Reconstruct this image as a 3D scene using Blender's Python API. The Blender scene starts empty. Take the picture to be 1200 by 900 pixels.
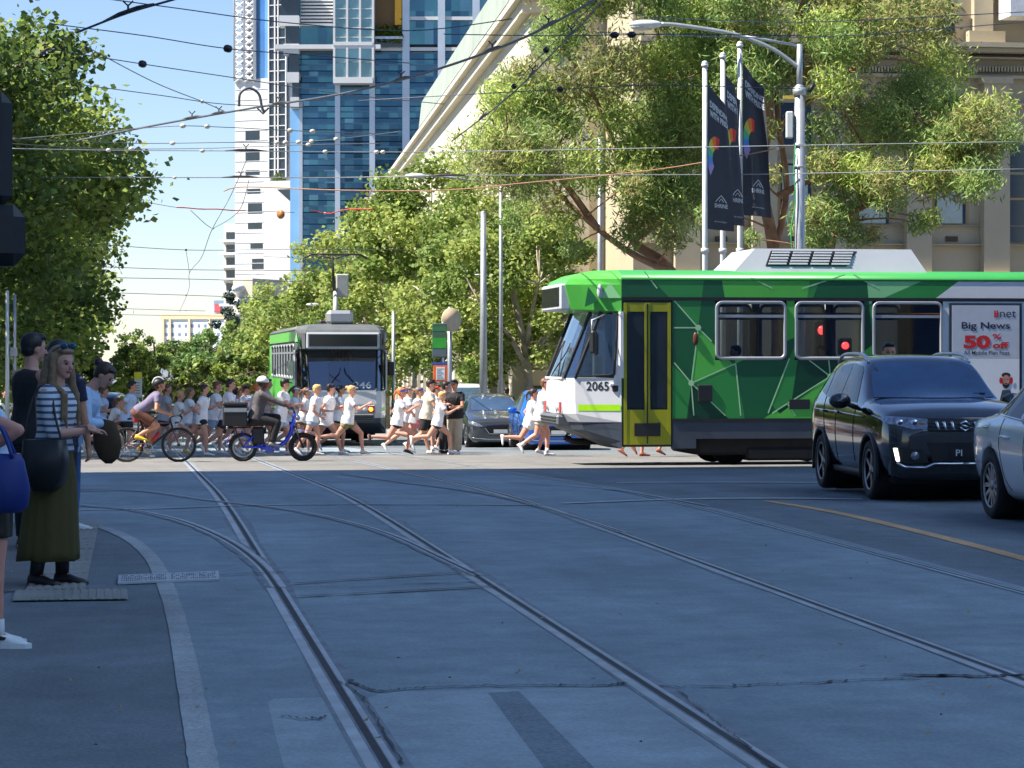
import bpy, bmesh, math, random
import numpy as np
from mathutils import Vector, Matrix
from mathutils.bvhtree import BVHTree
rad = math.radians
S = bpy.context.scene
COL = S.collection
# ------------------------------------------------------------------ place
F_ = 3000.0; HC = 1.55; YH = 421.0; TH = rad(8.29)
FX, FY = math.sin(TH), math.cos(TH); RX, RY = FY, -FX
_ys = np.arange(-3000, 3001, 1.0)
_sl = np.interp(_ys, [24, 34, 85, 112], [0, .021, .021, 0]); _sl[_ys < 24] = 0; _sl[_ys > 112] = 0
_zz = -np.cumsum(_sl); _zz -= np.interp(0, _ys, _zz)
def zg(Y): return float(np.interp(Y, _ys, _zz))
def cam(px, py, d):
    l = (px - 600) / F_ * d
    return Vector((d * FX + l * RX, d * FY + l * RY, HC + (YH - py) / F_ * d))
def gnd(px, d):
    p = cam(px, 0, d); return Vector((p.x, p.y, zg(p.y)))
def ong(px, py):
    lo, hi = 2.0, 900.0
    for _ in range(60):
        m = .5 * (lo + hi); p = cam(px, py, m)
        if p.z > zg(p.y): lo = m
        else: hi = m
    p = cam(px, py, lo); p.z = zg(p.y); return p
def onY(px, Y):
    u = (px - 600) / F_
    d = Y / (FY + u * RY); return d * FX + u * d * RX
def zY(px, py, Y):
    u = (px - 600) / F_; d = Y / (FY + u * RY); return HC + (YH - py) / F_ * d
def depth(p): return p[0] * FX + p[1] * FY
# ------------------------------------------------------------------ materials
def c(r, g, b):
    f = lambda v: (v / 255 / 12.92) if v / 255 <= .04045 else ((v / 255 + .055) / 1.055) ** 2.4
    return (f(r), f(g), f(b))
_M = {}
def M(name, col, rough=.6, metal=0., var=.12, scale=6., bump=0., bscale=60., spec=.5, coat=0., emit=0., noise=True):
    if name in _M: return _M[name]
    m = bpy.data.materials.new(name); m.use_nodes = True; nt = m.node_tree; N = nt.nodes; L = nt.links
    p = N['Principled BSDF']
    p.inputs['Base Color'].default_value = (*col, 1); p.inputs['Roughness'].default_value = rough
    p.inputs['Metallic'].default_value = metal; p.inputs['Specular IOR Level'].default_value = spec
    p.inputs['Coat Weight'].default_value = coat; p.inputs['Coat Roughness'].default_value = .04
    if emit:
        p.inputs['Emission Color'].default_value = (*col, 1); p.inputs['Emission Strength'].default_value = emit
    if noise and var:
        tc = N.new('ShaderNodeTexCoord'); nz = N.new('ShaderNodeTexNoise'); nz.inputs['Scale'].default_value = scale
        nz.inputs['Detail'].default_value = 5; nz.inputs['Roughness'].default_value = .6
        mr = N.new('ShaderNodeMapRange'); mr.inputs[1].default_value = .3; mr.inputs[2].default_value = .7
        mr.inputs[3].default_value = 1 - var; mr.inputs[4].default_value = 1 + var
        mx = N.new('ShaderNodeMix'); mx.data_type = 'RGBA'; mx.blend_type = 'MULTIPLY'; mx.inputs[0].default_value = 1
        mx.inputs[6].default_value = (*col, 1)
        L.new(tc.outputs['Object'], nz.inputs['Vector']); L.new(nz.outputs['Fac'], mr.inputs[0])
        L.new(mr.outputs[0], mx.inputs[7]); L.new(mx.outputs[2], p.inputs['Base Color'])
        if bump:
            nb = N.new('ShaderNodeTexNoise'); nb.inputs['Scale'].default_value = bscale; nb.inputs['Detail'].default_value = 3
            bp = N.new('ShaderNodeBump'); bp.inputs['Strength'].default_value = bump; bp.inputs['Distance'].default_value = .02
            L.new(tc.outputs['Object'], nb.inputs['Vector']); L.new(nb.outputs['Fac'], bp.inputs['Height'])
            L.new(bp.outputs[0], p.inputs['Normal'])
    _M[name] = m; return m
def glassM(name, tint=(.4, .45, .45), gloss=.12):
    """thin tinted pane: partly see-through, partly mirror"""
    if name in _M: return _M[name]
    m = bpy.data.materials.new(name); m.use_nodes = True; nt = m.node_tree; N = nt.nodes; L = nt.links
    N.remove(N['Principled BSDF']); out = N['Material Output']
    tr = N.new('ShaderNodeBsdfTransparent'); tr.inputs[0].default_value = (*tint, 1)
    gl = N.new('ShaderNodeBsdfGlossy'); gl.inputs['Roughness'].default_value = .03; gl.inputs[0].default_value = (.9, .95, 1, 1)
    fr = N.new('ShaderNodeLayerWeight'); fr.inputs[0].default_value = .5
    pw = N.new('ShaderNodeMath'); pw.operation = 'POWER'; pw.inputs[1].default_value = 4.; L.new(fr.outputs['Facing'], pw.inputs[0])
    ad = N.new('ShaderNodeMath'); ad.operation = 'MULTIPLY_ADD'; ad.inputs[1].default_value = .75; ad.inputs[2].default_value = gloss
    L.new(pw.outputs[0], ad.inputs[0])
    mx = N.new('ShaderNodeMixShader'); L.new(ad.outputs[0], mx.inputs[0]); L.new(tr.outputs[0], mx.inputs[1]); L.new(gl.outputs[0], mx.inputs[2])
    L.new(mx.outputs[0], out.inputs[0]); _M[name] = m; return m
def leafM(name, col, tr=.35, var=.35):
    if name in _M: return _M[name]
    m = bpy.data.materials.new(name); m.use_nodes = True; nt = m.node_tree; N = nt.nodes; L = nt.links
    p = N['Principled BSDF']; out = N['Material Output']
    p.inputs['Roughness'].default_value = .5; p.inputs['Specular IOR Level'].default_value = .35
    g = N.new('ShaderNodeNewGeometry'); hs = N.new('ShaderNodeHueSaturation'); hs.inputs['Color'].default_value = (*col, 1)
    mr = N.new('ShaderNodeMapRange'); mr.inputs[3].default_value = 1 - var; mr.inputs[4].default_value = 1 + var
    mh = N.new('ShaderNodeMapRange'); mh.inputs[3].default_value = .475; mh.inputs[4].default_value = .515
    ml = N.new('ShaderNodeMath'); ml.operation = 'MULTIPLY'; ml.inputs[1].default_value = 7.31
    fr = N.new('ShaderNodeMath'); fr.operation = 'FRACT'
    L.new(g.outputs['Random Per Island'], mr.inputs[0]); L.new(g.outputs['Random Per Island'], ml.inputs[0]); L.new(ml.outputs[0], fr.inputs[0]); L.new(fr.outputs[0], mh.inputs[0])
    L.new(mr.outputs[0], hs.inputs['Value']); L.new(mh.outputs[0], hs.inputs['Hue'])
    L.new(hs.outputs[0], p.inputs['Base Color'])
    t = N.new('ShaderNodeBsdfTranslucent'); h2 = N.new('ShaderNodeHueSaturation'); h2.inputs['Saturation'].default_value = .95; h2.inputs['Value'].default_value = 1.45
    L.new(hs.outputs[0], h2.inputs['Color']); L.new(h2.outputs[0], t.inputs[0])
    mx = N.new('ShaderNodeMixShader'); mx.inputs[0].default_value = tr
    L.new(p.outputs[0], mx.inputs[1]); L.new(t.outputs[0], mx.inputs[2]); L.new(mx.outputs[0], out.inputs[0])
    _M[name] = m; return m
# ------------------------------------------------------------------ mesh buffer
class MB:
    def __init__(s): s.v = []; s.f = []; s.m = []; s.s = []
    def add(s, vs, fs, mat=0, smooth=False, T=None):
        o = len(s.v)
        for p in vs:
            p = Vector(p); s.v.append(tuple(T @ p) if T else tuple(p))
        for f in fs: s.f.append(tuple(o + i for i in f)); s.m.append(mat); s.s.append(smooth)
        return s
    def box(s, x0, y0, z0, x1, y1, z1, mat=0, T=None):
        x0, x1 = sorted((x0, x1)); y0, y1 = sorted((y0, y1)); z0, z1 = sorted((z0, z1))
        vs = [(x, y, z) for z in (z0, z1) for y in (y0, y1) for x in (x0, x1)]
        return s.add(vs, [(0, 2, 3, 1), (4, 5, 7, 6), (0, 1, 5, 4), (2, 6, 7, 3), (0, 4, 6, 2), (1, 3, 7, 5)], mat, False, T)
    def rbox(s, x0, y0, z0, x1, y1, z1, r=.02, mat=0, T=None):
        """box with chamfered edges"""
        x0, x1 = sorted((x0, x1)); y0, y1 = sorted((y0, y1)); z0, z1 = sorted((z0, z1))
        r = min(r, (x1 - x0) * .45, (y1 - y0) * .45, (z1 - z0) * .45)
        def ring(z, i): return [(x0 + i, y0 + r, z), (x0 + r, y0 + i, z), (x1 - r, y0 + i, z), (x1 - i, y0 + r, z), (x1 - i, y1 - r, z), (x1 - r, y1 - i, z), (x0 + r, y1 - i, z), (x0 + i, y1 - r, z)]
        return s.loft([ring(z0, r * .9), ring(z0 + r, 0), ring(z1 - r, 0), ring(z1, r * .9)], mat, False, T)
    def loft(s, rings, mat=0, smooth=True, T=None, caps=True, closed=True):
        n = len(rings[0]); vs = [p for r in rings for p in r]; fs = []
        for i in range(len(rings) - 1):
            for j in range(n if closed else n - 1):
                k = (j + 1) % n; fs.append((i * n + j, i * n + k, (i + 1) * n + k, (i + 1) * n + j))
        if caps: fs.append(tuple(reversed(range(n)))); fs.append(tuple(range((len(rings) - 1) * n, len(rings) * n)))
        return s.add(vs, fs, mat, smooth, T)
    def tube(s, pts, r, n=8, mat=0, smooth=True, caps=True, T=None, ell=1.):
        pts = [Vector(p) for p in pts]; k = len(pts)
        rs = r if isinstance(r, (list, tuple)) else [r] * k
        t0 = (pts[1] - pts[0]).normalized(); a = Vector((0, 0, 1)) if abs(t0.z) < .9 else Vector((1, 0, 0))
        u = (a - t0 * a.dot(t0)).normalized(); rings = []
        for i, p in enumerate(pts):
            t = ((pts[min(i + 1, k - 1)] - pts[max(i - 1, 0)])).normalized()
            u = (u - t * u.dot(t)).normalized(); w = t.cross(u)
            rings.append([p + (u * math.cos(q) + w * math.sin(q) * ell) * rs[i] for q in [2 * math.pi * j / n for j in range(n)]])
        return s.loft(rings, mat, smooth, T, caps)
    def cyl(s, p0, p1, r0, r1=None, n=12, mat=0, smooth=True, T=None): return s.tube([p0, p1], [r0, r0 if r1 is None else r1], n, mat, smooth, True, T)
    def sph(s, ce, r, nu=12, nv=8, mat=0, T=None, R=None):
        if not isinstance(r, (tuple, list, Vector)): r = (r, r, r)
        ce = Vector(ce); vs = []; fs = []
        for i in range(nv + 1):
            a = math.pi * i / nv
            for j in range(nu):
                b = 2 * math.pi * j / nu
                p = Vector((r[0] * math.sin(a) * math.cos(b), r[1] * math.sin(a) * math.sin(b), r[2] * math.cos(a)))
                if i in (0, nv): p = Vector((0, 0, r[2] * math.cos(a))) + Vector((r[0] * math.cos(b), r[1] * math.sin(b), 0)) * 1e-4
                if R: p = R @ p
                vs.append(ce + p)
        for i in range(nv):
            for j in range(nu):
                k = (j + 1) % nu; fs.append((i * nu + j, (i + 1) * nu + j, (i + 1) * nu + k, i * nu + k))
        fs.append(tuple(range(nu))); fs.append(tuple(reversed(range(nv * nu, nv * nu + nu))))
        return s.add(vs, fs, mat, True, T)
    def cap(s, p0, p1, r0, r1, n=12, mat=0):
        """tapered capsule (closed, round ends)"""
        p0 = Vector(p0); p1 = Vector(p1); d = (p1 - p0); l = d.length; d = d / max(l, 1e-6)
        pts = []; rs = []
        for a in (-80, -50, -20): pts.append(p0 + d * r0 * math.sin(rad(a))); rs.append(r0 * math.cos(rad(a)))
        for t in (.33, .66): pts.append(p0 + d * l * t); rs.append(r0 + (r1 - r0) * t)
        for a in (20, 50, 80): pts.append(p1 + d * r1 * math.sin(rad(a))); rs.append(r1 * math.cos(rad(a)))
        return s.tube(pts, rs, n, mat)
    def lathe(s, prof, n=24, mat=0, smooth=True, T=None, caps=True):
        rings = [[(r * math.cos(2 * math.pi * j / n), r * math.sin(2 * math.pi * j / n), z) for j in range(n)] for r, z in prof]
        return s.loft(rings, mat, smooth, T, caps)
    def torus(s, R, r, n=32, k=8, mat=0, T=None, ell=1.):
        vs = []; fs = []
        for i in range(n):
            a = 2 * math.pi * i / n
            for j in range(k):
                b = 2 * math.pi * j / k; q = R + r * math.cos(b) ; vs.append((q * math.cos(a), q * math.sin(a), r * ell * math.sin(b)))
        for i in range(n):
            for j in range(k): fs.append((i * k + j, ((i + 1) % n) * k + j, ((i + 1) % n) * k + (j + 1) % k, i * k + (j + 1) % k))
        return s.add(vs, fs, mat, True, T)
    def prism(s, poly, a, b, axis='y', mat=0, T=None):
        f = {'y': lambda p, q: (p[0], q, p[1]), 'x': lambda p, q: (q, p[0], p[1]), 'z': lambda p, q: (p[0], p[1], q)}[axis]
        return s.loft([[f(p, a) for p in poly], [f(p, b) for p in poly]], mat, False, T)
    def mesh(s, me, T, mat=0): return s.add([v.co for v in me.vertices], [tuple(p.vertices) for p in me.polygons], mat, False, T)
    def data(s, name, mats):
        me = bpy.data.meshes.new(name); me.from_pydata(s.v, [], s.f)
        for m in (mats if isinstance(mats, (list, tuple)) else [mats]): me.materials.append(m)
        me.polygons.foreach_set('material_index', s.m); me.polygons.foreach_set('use_smooth', s.s)
        bm = bmesh.new(); bm.from_mesh(me); bmesh.ops.recalc_face_normals(bm, faces=bm.faces); bm.to_mesh(me); bm.free()
        return me
    def build(s, name, mats, parent=None, label=None, cat=None, group=None, kind=None):
        o = bpy.data.objects.new(name, s.data(name, mats)); COL.objects.link(o)
        if parent: o.parent = parent
        return tag(o, label, cat, group, kind)
def tag(o, label=None, cat=None, group=None, kind=None):
    if label: o['label'] = label
    if cat: o['category'] = cat
    if group: o['group'] = group
    if kind: o['kind'] = kind
    return o
def thing(name, label, cat, loc=(0, 0, 0), yaw=0., group=None):
    o = bpy.data.objects.new(name, None); COL.objects.link(o); o.location = loc; o.rotation_euler = (0, 0, yaw)
    o.empty_display_size = .2
    return tag(o, label, cat, group)
def mobj(me, name, parent=None):
    o = bpy.data.objects.new(name, me); COL.objects.link(o)
    if parent: o.parent = parent
    return o
def copy_tree(o, parent=None):
    k = o.copy(); COL.objects.link(k)
    if parent: k.parent = parent
    for ch in o.children: copy_tree(ch, k)
    return k
def evalmesh(o, name):
    bpy.context.view_layer.update()
    dg = bpy.context.evaluated_depsgraph_get()
    me = bpy.data.meshes.new_from_object(o.evaluated_get(dg)); me.name = name; bpy.data.objects.remove(o); return me
def fused(mb, name, mat, vox=.012, it=3, parent=None, fac=.5):
    """overlapping closed shells -> one continuous skin"""
    o = mobj(mb.data(name, mat), name)
    r = o.modifiers.new('r', 'REMESH'); r.mode = 'VOXEL'; r.voxel_size = vox; r.use_smooth_shade = True
    if it: q = o.modifiers.new('s', 'SMOOTH'); q.iterations = it; q.factor = fac
    me = evalmesh(o, name)
    if not me.materials: me.materials.append(mat)
    me.polygons.foreach_set('use_smooth', [True] * len(me.polygons))
    return mobj(me, name, parent)
_tx = {}
def text(t, bold=0., space=1.):
    """letters, unit size, lower left at origin; returns mesh and its width/height"""
    k = (t, bold, space)
    if k in _tx: return _tx[k]
    cu = bpy.data.curves.new('t', 'FONT'); cu.body = t; cu.size = 1; cu.offset = bold; cu.space_character = space; cu.resolution_u = 4
    o = bpy.data.objects.new('t', cu); COL.objects.link(o); me = evalmesh(o, 'letters')
    xs = [v.co.x for v in me.vertices]; ys = [v.co.y for v in me.vertices]
    mn = Vector((min(xs), min(ys), 0))
    for v in me.vertices: v.co -= mn
    _tx[k] = (me, max(xs) - min(xs), max(ys) - min(ys)); return _tx[k]
def put_text(mb, t, w, h, T, mat=0, bold=0.):
    me, tw, th = text(t, bold); return mb.mesh(me, T @ Matrix.Diagonal((w / tw, h / th, 1, 1)), mat)
def frame(o, ex, ey):
    ex = Vector(ex).normalized(); ey = Vector(ey).normalized(); ez = ex.cross(ey)
    m = Matrix((ex, ey, ez)).transposed().to_4x4(); m.translation = Vector(o); return m
def smooth_pts(pts, n=8):
    pts = [Vector(p) for p in pts]; out = []
    for i in range(len(pts) - 1):
        p0 = pts[max(i - 1, 0)]; p1 = pts[i]; p2 = pts[i + 1]; p3 = pts[min(i + 2, len(pts) - 1)]
        for k in range(n):
            t = k / n; out.append(.5 * ((2 * p1) + (p2 - p0) * t + (2 * p0 - 5 * p1 + 4 * p2 - p3) * t * t + (3 * p1 - p0 - 3 * p2 + p3) * t ** 3))
    out.append(pts[-1]); return out
# ------------------------------------------------------------------ shared materials
STEEL = M('galvanised_steel', (.42, .44, .46), .45, .6, .15, 3)
PALE = M('pale_painted_steel', (.62, .63, .62), .5, .2, .1, 2)
BLK = M('black_plastic', (.012, .012, .013), .5, 0, .2, 8)
RUB = M('tyre_rubber', (.018, .018, .019), .8, 0, .2, 20)
DGREY = M('dark_grey_paint', (.045, .055, .07), .5, 0, .15, 2)
CHROME = M('chrome', (.75, .75, .76), .12, 1., .05, 4)
ALLOY = M('alloy_rim', (.35, .36, .38), .3, .9, .1, 6)
WHITE = M('white_paint', (.8, .8, .8), .35, 0, .04, 2, coat=.3)
# ================================================================== ground and road
def groundM(name, col, var, patch, bump, rough=.85):
    m = bpy.data.materials.new(name); m.use_nodes = True; nt = m.node_tree; N = nt.nodes; L = nt.links
    p = N['Principled BSDF']; p.inputs['Roughness'].default_value = rough; p.inputs['Specular IOR Level'].default_value = .35
    tc = N.new('ShaderNodeTexCoord')
    def nz(sc, det, lo, hi, sy=1.):
        mp = N.new('ShaderNodeMapping'); mp.inputs['Scale'].default_value = (1, sy, 1); L.new(tc.outputs['Object'], mp.inputs[0])
        n = N.new('ShaderNodeTexNoise'); n.inputs['Scale'].default_value = sc; n.inputs['Detail'].default_value = det; n.inputs['Roughness'].default_value = .65
        L.new(mp.outputs[0], n.inputs['Vector']); r = N.new('ShaderNodeMapRange')
        r.inputs[1].default_value = .3; r.inputs[2].default_value = .7; r.inputs[3].default_value = lo; r.inputs[4].default_value = hi
        L.new(n.outputs['Fac'], r.inputs[0]); return n, r.outputs[0]
    _, a = nz(.35, 4, 1 - patch, 1 + patch)
    _, st = nz(1.2, 5, 1 - patch * .7, 1 + patch * .7, .12)
    n3, b = nz(45, 4, 1 - var, 1 + var)
    _, sp = nz(260, 2, 1 - var, 1 + var)
    _, wh = nz(3.2, 6, .86, 1.14)
    cur = None
    for s_ in (a, st, b, sp, wh):
        if cur is None: cur = s_
        else:
            q = N.new('ShaderNodeMath'); q.operation = 'MULTIPLY'; L.new(cur, q.inputs[0]); L.new(s_, q.inputs[1]); cur = q.outputs[0]
    mx = N.new('ShaderNodeMix'); mx.data_type = 'RGBA'; mx.blend_type = 'MULTIPLY'; mx.inputs[0].default_value = 1
    mx.inputs[6].default_value = (*col, 1); L.new(cur, mx.inputs[7]); L.new(mx.outputs[2], p.inputs['Base Color'])
    bp = N.new('ShaderNodeBump'); bp.inputs['Strength'].default_value = bump; bp.inputs['Distance'].default_value = .01
    L.new(n3.outputs['Fac'], bp.inputs['Height']); L.new(bp.outputs[0], p.inputs['Normal'])
    return m
ASPH = groundM('asphalt', (.145, .166, .180), .28, .22, .35)
CONC = groundM('track_concrete', (.222, .266, .292), .18, .2, .25)
PATCHC = groundM('pale_concrete_patch', (.30, .345, .37), .16, .14, .25)
DPATCH = groundM('dark_asphalt_patch', (.175, .207, .23), .3, .2, .4)
ROUGH = groundM('coarse_asphalt', (.112, .116, .122), .6, .2, .8)
PAVE = groundM('bluestone_paving', (.13, .13, .128), .2, .18, .2)
TACT = groundM('tactile_paving', (.27, .26, .235), .12, .1, .2)
LINEW = groundM('worn_white_paint', (.33, .34, .335), .3, .35, .2, .7)
LINEB = groundM('bright_white_paint', (.5, .51, .51), .15, .2, .1, .6)
LINEO = groundM('worn_orange_paint', (.52, .29, .13), .25, .3, .2, .7)
LINEOF = groundM('faded_orange_paint', (.13, .088, .062), .25, .3, .2, .7)
CRK = groundM('crack_filler', (.062, .070, .078), .3, .3, .3)
RAILM = M('polished_rail_steel', (.34, .36, .38), .45, .25, .3, 3)
GROOV = M('rail_groove', (.028, .028, .03), .8, 0, .3, 10)
FLANG = M('rail_edge_concrete', (.185, .205, .225), .8, 0, .3, 4)

def ground():
    ys = sorted(set([-3000, -800, -200, -60] + list(np.arange(-30, 130, 2.)) + [140, 180, 260, 400, 700, 1200, 3000]))
    xs = [-3000, -600, -150, -60, -30, -10, 0, 10, 30, 60, 150, 600, 3000]
    mb = MB(); n = len(xs)
    vs = [(x, y, zg(y)) for y in ys for x in xs]
    fs = [(j * n + i, j * n + i + 1, (j + 1) * n + i + 1, (j + 1) * n + i) for j in range(len(ys) - 1) for i in range(n - 1)]
    mb.add(vs, fs, 0, True); mb.build('road', ASPH, kind='structure')
ground()
def sheet_w(name, pts, dz, mat, kind='structure'):
    """flat sheet over world XY outline, cut so it follows the fall of the road"""
    bm = bmesh.new(); bm.faces.new([bm.verts.new((p[0], p[1], 0)) for p in pts])
    y0 = min(p[1] for p in pts); y1 = max(p[1] for p in pts)
    for y in np.arange(math.ceil(y0 / 2) * 2, y1, 2.):
        bmesh.ops.bisect_plane(bm, geom=bm.verts[:] + bm.edges[:] + bm.faces[:], plane_co=(0, float(y), 0), plane_no=(0, 1, 0))
    for v in bm.verts: v.co.z = zg(v.co.y) + dz
    bmesh.ops.recalc_face_normals(bm, faces=bm.faces)
    for f in bm.faces:
        if f.normal.z < 0: f.normal_flip()
    me = bpy.data.meshes.new(name); bm.to_mesh(me); bm.free(); me.materials.append(mat)
    return tag(mobj(me, name), kind=kind)
def sheet_p(name, px, dz, mat): return sheet_w(name, [ong(*p) for p in px], dz, mat)
def strip_w(mb, pts, w, dz, mat=0, jit=0.):
    """ribbon of width w (or list) along world points"""
    L_ = []; R_ = []; n = len(pts); rnd = random.Random(3)
    for i, p in enumerate(pts):
        a = pts[max(i - 1, 0)]; b = pts[min(i + 1, n - 1)]; t = Vector((b[0] - a[0], b[1] - a[1])).normalized()
        q = (w[i] if isinstance(w, list) else w) * .5 * (1 + rnd.uniform(-jit, jit)); nn = Vector((-t.y, t.x)) * q
        for lst, s_ in ((L_, 1), (R_, -1)):
            x, y = p[0] + s_ * nn.x, p[1] + s_ * nn.y; lst.append((x, y, zg(y) + dz))
    vs = L_ + R_; mb.add(vs, [(n + i, n + i + 1, i + 1, i) for i in range(n - 1)], mat)
def off_path(pts, o):
    out = []; n = len(pts)
    for i, p in enumerate(pts):
        a = pts[max(i - 1, 0)]; b = pts[min(i + 1, n - 1)]; t = Vector((b[0] - a[0], b[1] - a[1])).normalized()
        out.append((p[0] - t.y * o, p[1] + t.x * o))
    return out
def path_px(px, n=10): return smooth_pts([Vector((*ong(*p).xy, 0)) for p in px], n)
def straight(X, y0, y1, st=2.):
    return [(X, float(y)) for y in np.arange(y0, y1 + .1, st)]
_rn = [0]
def rail(pts, wg=1.):
    mb = MB(); _rn[0] += 1; e = .0008 * _rn[0]
    strip_w(mb, pts, .19 * wg, .0050 + e, 2, .25)
    strip_w(mb, off_path(pts, .055 * wg), .050 * wg, .0058 + e, 0)
    strip_w(mb, off_path(pts, 0), .034 * wg, .0054 + e, 1)
    strip_w(mb, off_path(pts, -.034 * wg), .026 * wg, .0058 + e, 0)
    mb.build('tram_rail', [RAILM, GROOV, FLANG], kind='structure')
X1, X2, X3, X4 = .93, 2.38, 4.22, 5.80
_el = [tuple(p[:2]) for p in path_px([(96, 612), (125, 620), (155, 634), (178, 655), (192, 682), (204, 716), (215, 765), (226, 825), (234, 870), (240, 905)], 3)]
sheet_w('track_slab', [(_el[-1][0], 4), (X4 + .15, 4), (X4 + .15, 130), (-40, 130), (-40, _el[0][1])] + _el, .004, CONC)
for X in (X1, X2, X3): rail(straight(X, 4, 130))
sheet_w('sunlit_cross_street', [(-150, 42.2), (150, 42.2), (150, 57.5), (-150, 57.5)], .0045, groundM('sunlit_pale_asphalt', (.175, .168, .158), .2, .16, .3))  # paler asphalt beyond the shadow edge: sunlight put into the road colour
rail(straight(X4, 4, 130), .62)
rail(path_px([(60, 588), (105, 594), (150, 598), (200, 608), (240, 622), (275, 640), (305, 664), (325, 690)]), .8)
rail(path_px([(70, 574), (160, 576), (245, 587), (330, 597), (400, 611), (460, 629), (510, 652), (560, 676)]), .62)
rail(path_px([(400, 556), (470, 566), (540, 575), (600, 586), (660, 603), (730, 625)]), .5)
def mark(name, px, w, mat, dz=.0135, n=8, jit=0.):
    mb = MB(); strip_w(mb, path_px(px, n), w, dz + _dz[0] * (dz > .0134), 0, jit); _dz[0] += .0003; return mb.build(name, mat, kind='structure')
_dz = [0]
mark('edge_line', [(96, 612), (125, 620), (155, 634), (178, 655), (192, 682), (204, 716), (215, 765), (226, 825), (234, 870), (240, 905)], .115, LINEW, .0060, jit=.05)
mark('crossing_line', [(85, 598.5), (170, 597.5), (300, 593), (480, 592), (640, 593)], .10, LINEW, jit=.2)
mark('crossing_line', [(660, 591), (800, 586), (905, 585), (1010, 586)], .13, LINEB)
mark('crossing_line', [(590, 566), (650, 569), (710, 574), (770, 583), (830, 594)], .05, LINEW)
mark('crossing_line', [(90, 576), (160, 577)], .08, LINEW)
mark('crossing_line', [(722, 566.5), (860, 566), (1020, 567)], .14, LINEB)
mark('crossing_line', [(430, 553), (560, 552.5), (700, 553)], .10, LINEW)
mark('orange_line', [(900, 587.5), (980, 601), (1080, 624), (1200, 655), (1330, 692)], .14, LINEO, .0045, jit=.05)
mark('faded_line', [(350, 701), (430, 697), (580, 689)], .05, LINEOF, jit=.5)
mark('faded_line', [(345, 686), (430, 680), (560, 672)], .04, LINEOF, jit=.5)
mark('faded_line', [(470, 685), (560, 683)], .03, LINEW, jit=.6)
# tactile strips at the waiting place
def tactile(name, px, ax, nb=6):
    o = sheet_p(name, px, .012, TACT)
    P = [ong(*p) for p in px]; mb = MB()
    A, B, C_, D = [Vector((p.x, p.y)) for p in P]
    for i in range(nb):
        t0 = (i + .2) / nb; t1 = (i + .75) / nb
        if ax == 0: q = [A.lerp(B, t0), A.lerp(B, t1), D.lerp(C_, t1), D.lerp(C_, t0)]
        else: q = [A.lerp(D, t0), B.lerp(D + (C_ - D), t0) if False else B.lerp(C_, t0), B.lerp(C_, t1), A.lerp(D, t1)]
        n_ = 6
        for k in range(n_):
            a0, a1 = (k + .03) / n_, (k + .97) / n_
            if ax == 0: r = [q[0].lerp(q[3], a0), q[1].lerp(q[2], a0), q[1].lerp(q[2], a1), q[0].lerp(q[3], a1)]
            else: r = [q[0].lerp(q[1], a0), q[0].lerp(q[1], a1), q[3].lerp(q[2], a1), q[3].lerp(q[2], a0)]
            mb.loft([[(p.x, p.y, zg(p.y) + .010) for p in r], [(p.x, p.y, zg(p.y) + .017) for p in r]], 0, False)
    mb.build('tactile_paving', TACT, kind='structure')
tactile('tactile_paving', [(62, 614), (117, 612), (100, 692), (30, 694)], 0, 7)
tactile('tactile_paving', [(18, 694), (149, 692), (150, 704), (14, 706)], 0, 14)
sheet_p('paving', [(-240, 612), (60, 614), (28, 694), (-320, 700)], .006, PAVE)
# pale drain grate with its punched pattern
g = [ong(139, 677), ong(256, 672), ong(257, 681.5), ong(138, 686)]
mb = MB(); mb.loft([[(p.x, p.y, zg(p.y) + .006) for p in g], [(p.x, p.y, zg(p.y) + .02) for p in g]], 0, False)
A, B, C_, D = [Vector((p.x, p.y)) for p in g]; rnd = random.Random(5)
for r_ in range(4):
    for k in range(44):
        if rnd.random() < .2 or k in (21, 22): continue
        a0, a1 = .03 + .94 * (k + .15) / 44, .03 + .94 * (k + .15 + rnd.uniform(.3, .7)) / 44; b0, b1 = .14 + .2 * r_, .14 + .2 * r_ + .11
        q = [A.lerp(B, a).lerp(D.lerp(C_, a), b) for a, b in ((a0, b0), (a1, b0), (a1, b1), (a0, b1))]
        mb.add([(p.x, p.y, zg(p.y) + .022) for p in q], [(0, 1, 2, 3)], 1)
mb.build('drain_grate', [M('pale_cast_grate', (.42, .44, .46), .55, .3, .15, 6), GROOV], label='pale cast drain grate set in the dark road', cat='drain grate')
mark('slab_joint', [(257, 676), (300, 674), (335, 672)], .03, CRK, .014)
# worn concrete slabs, patches, cracks
sheet_p('concrete_patch', [(314, 824), (322, 820), (384, 818), (394, 826), (440, 905), (334, 905), (322, 860)], .0046, PATCHC)
sheet_p('concrete_patch', [(428, 820), (450, 812), (640, 808), (760, 806), (790, 824), (880, 905), (470, 905)], .0043, PATCHC)
sheet_p('asphalt_patch', [(572, 813), (608, 811), (700, 905), (640, 905)], .0049, DPATCH)
sheet_p('concrete_patch', [(794, 812), (1010, 803), (1215, 802), (1330, 830), (1300, 905), (900, 905)], .0044, CONC)
def crack(px, w, seed):
    rnd = random.Random(seed); pts = path_px(px, 14)
    pts = [(p[0] + rnd.gauss(0, .006), p[1] + rnd.gauss(0, .022)) for p in pts]
    ww = [w * rnd.uniform(.2, 1.4) for _ in pts]; ww = [(ww[max(i - 1, 0)] + ww[i] * 2 + ww[min(i + 1, len(ww) - 1)]) / 4 for i in range(len(ww))]
    mb = MB(); strip_w(mb, pts, ww, .0125 + .00008 * seed); mb.build('road_crack', CRK, kind='structure')
crack([(410, 800), (440, 812), (480, 809), (560, 806), (640, 805), (700, 806), (735, 803)], .022, 1)
crack([(770, 806), (830, 807), (900, 804), (960, 802), (1040, 798), (1080, 797)], .022, 2)
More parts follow.
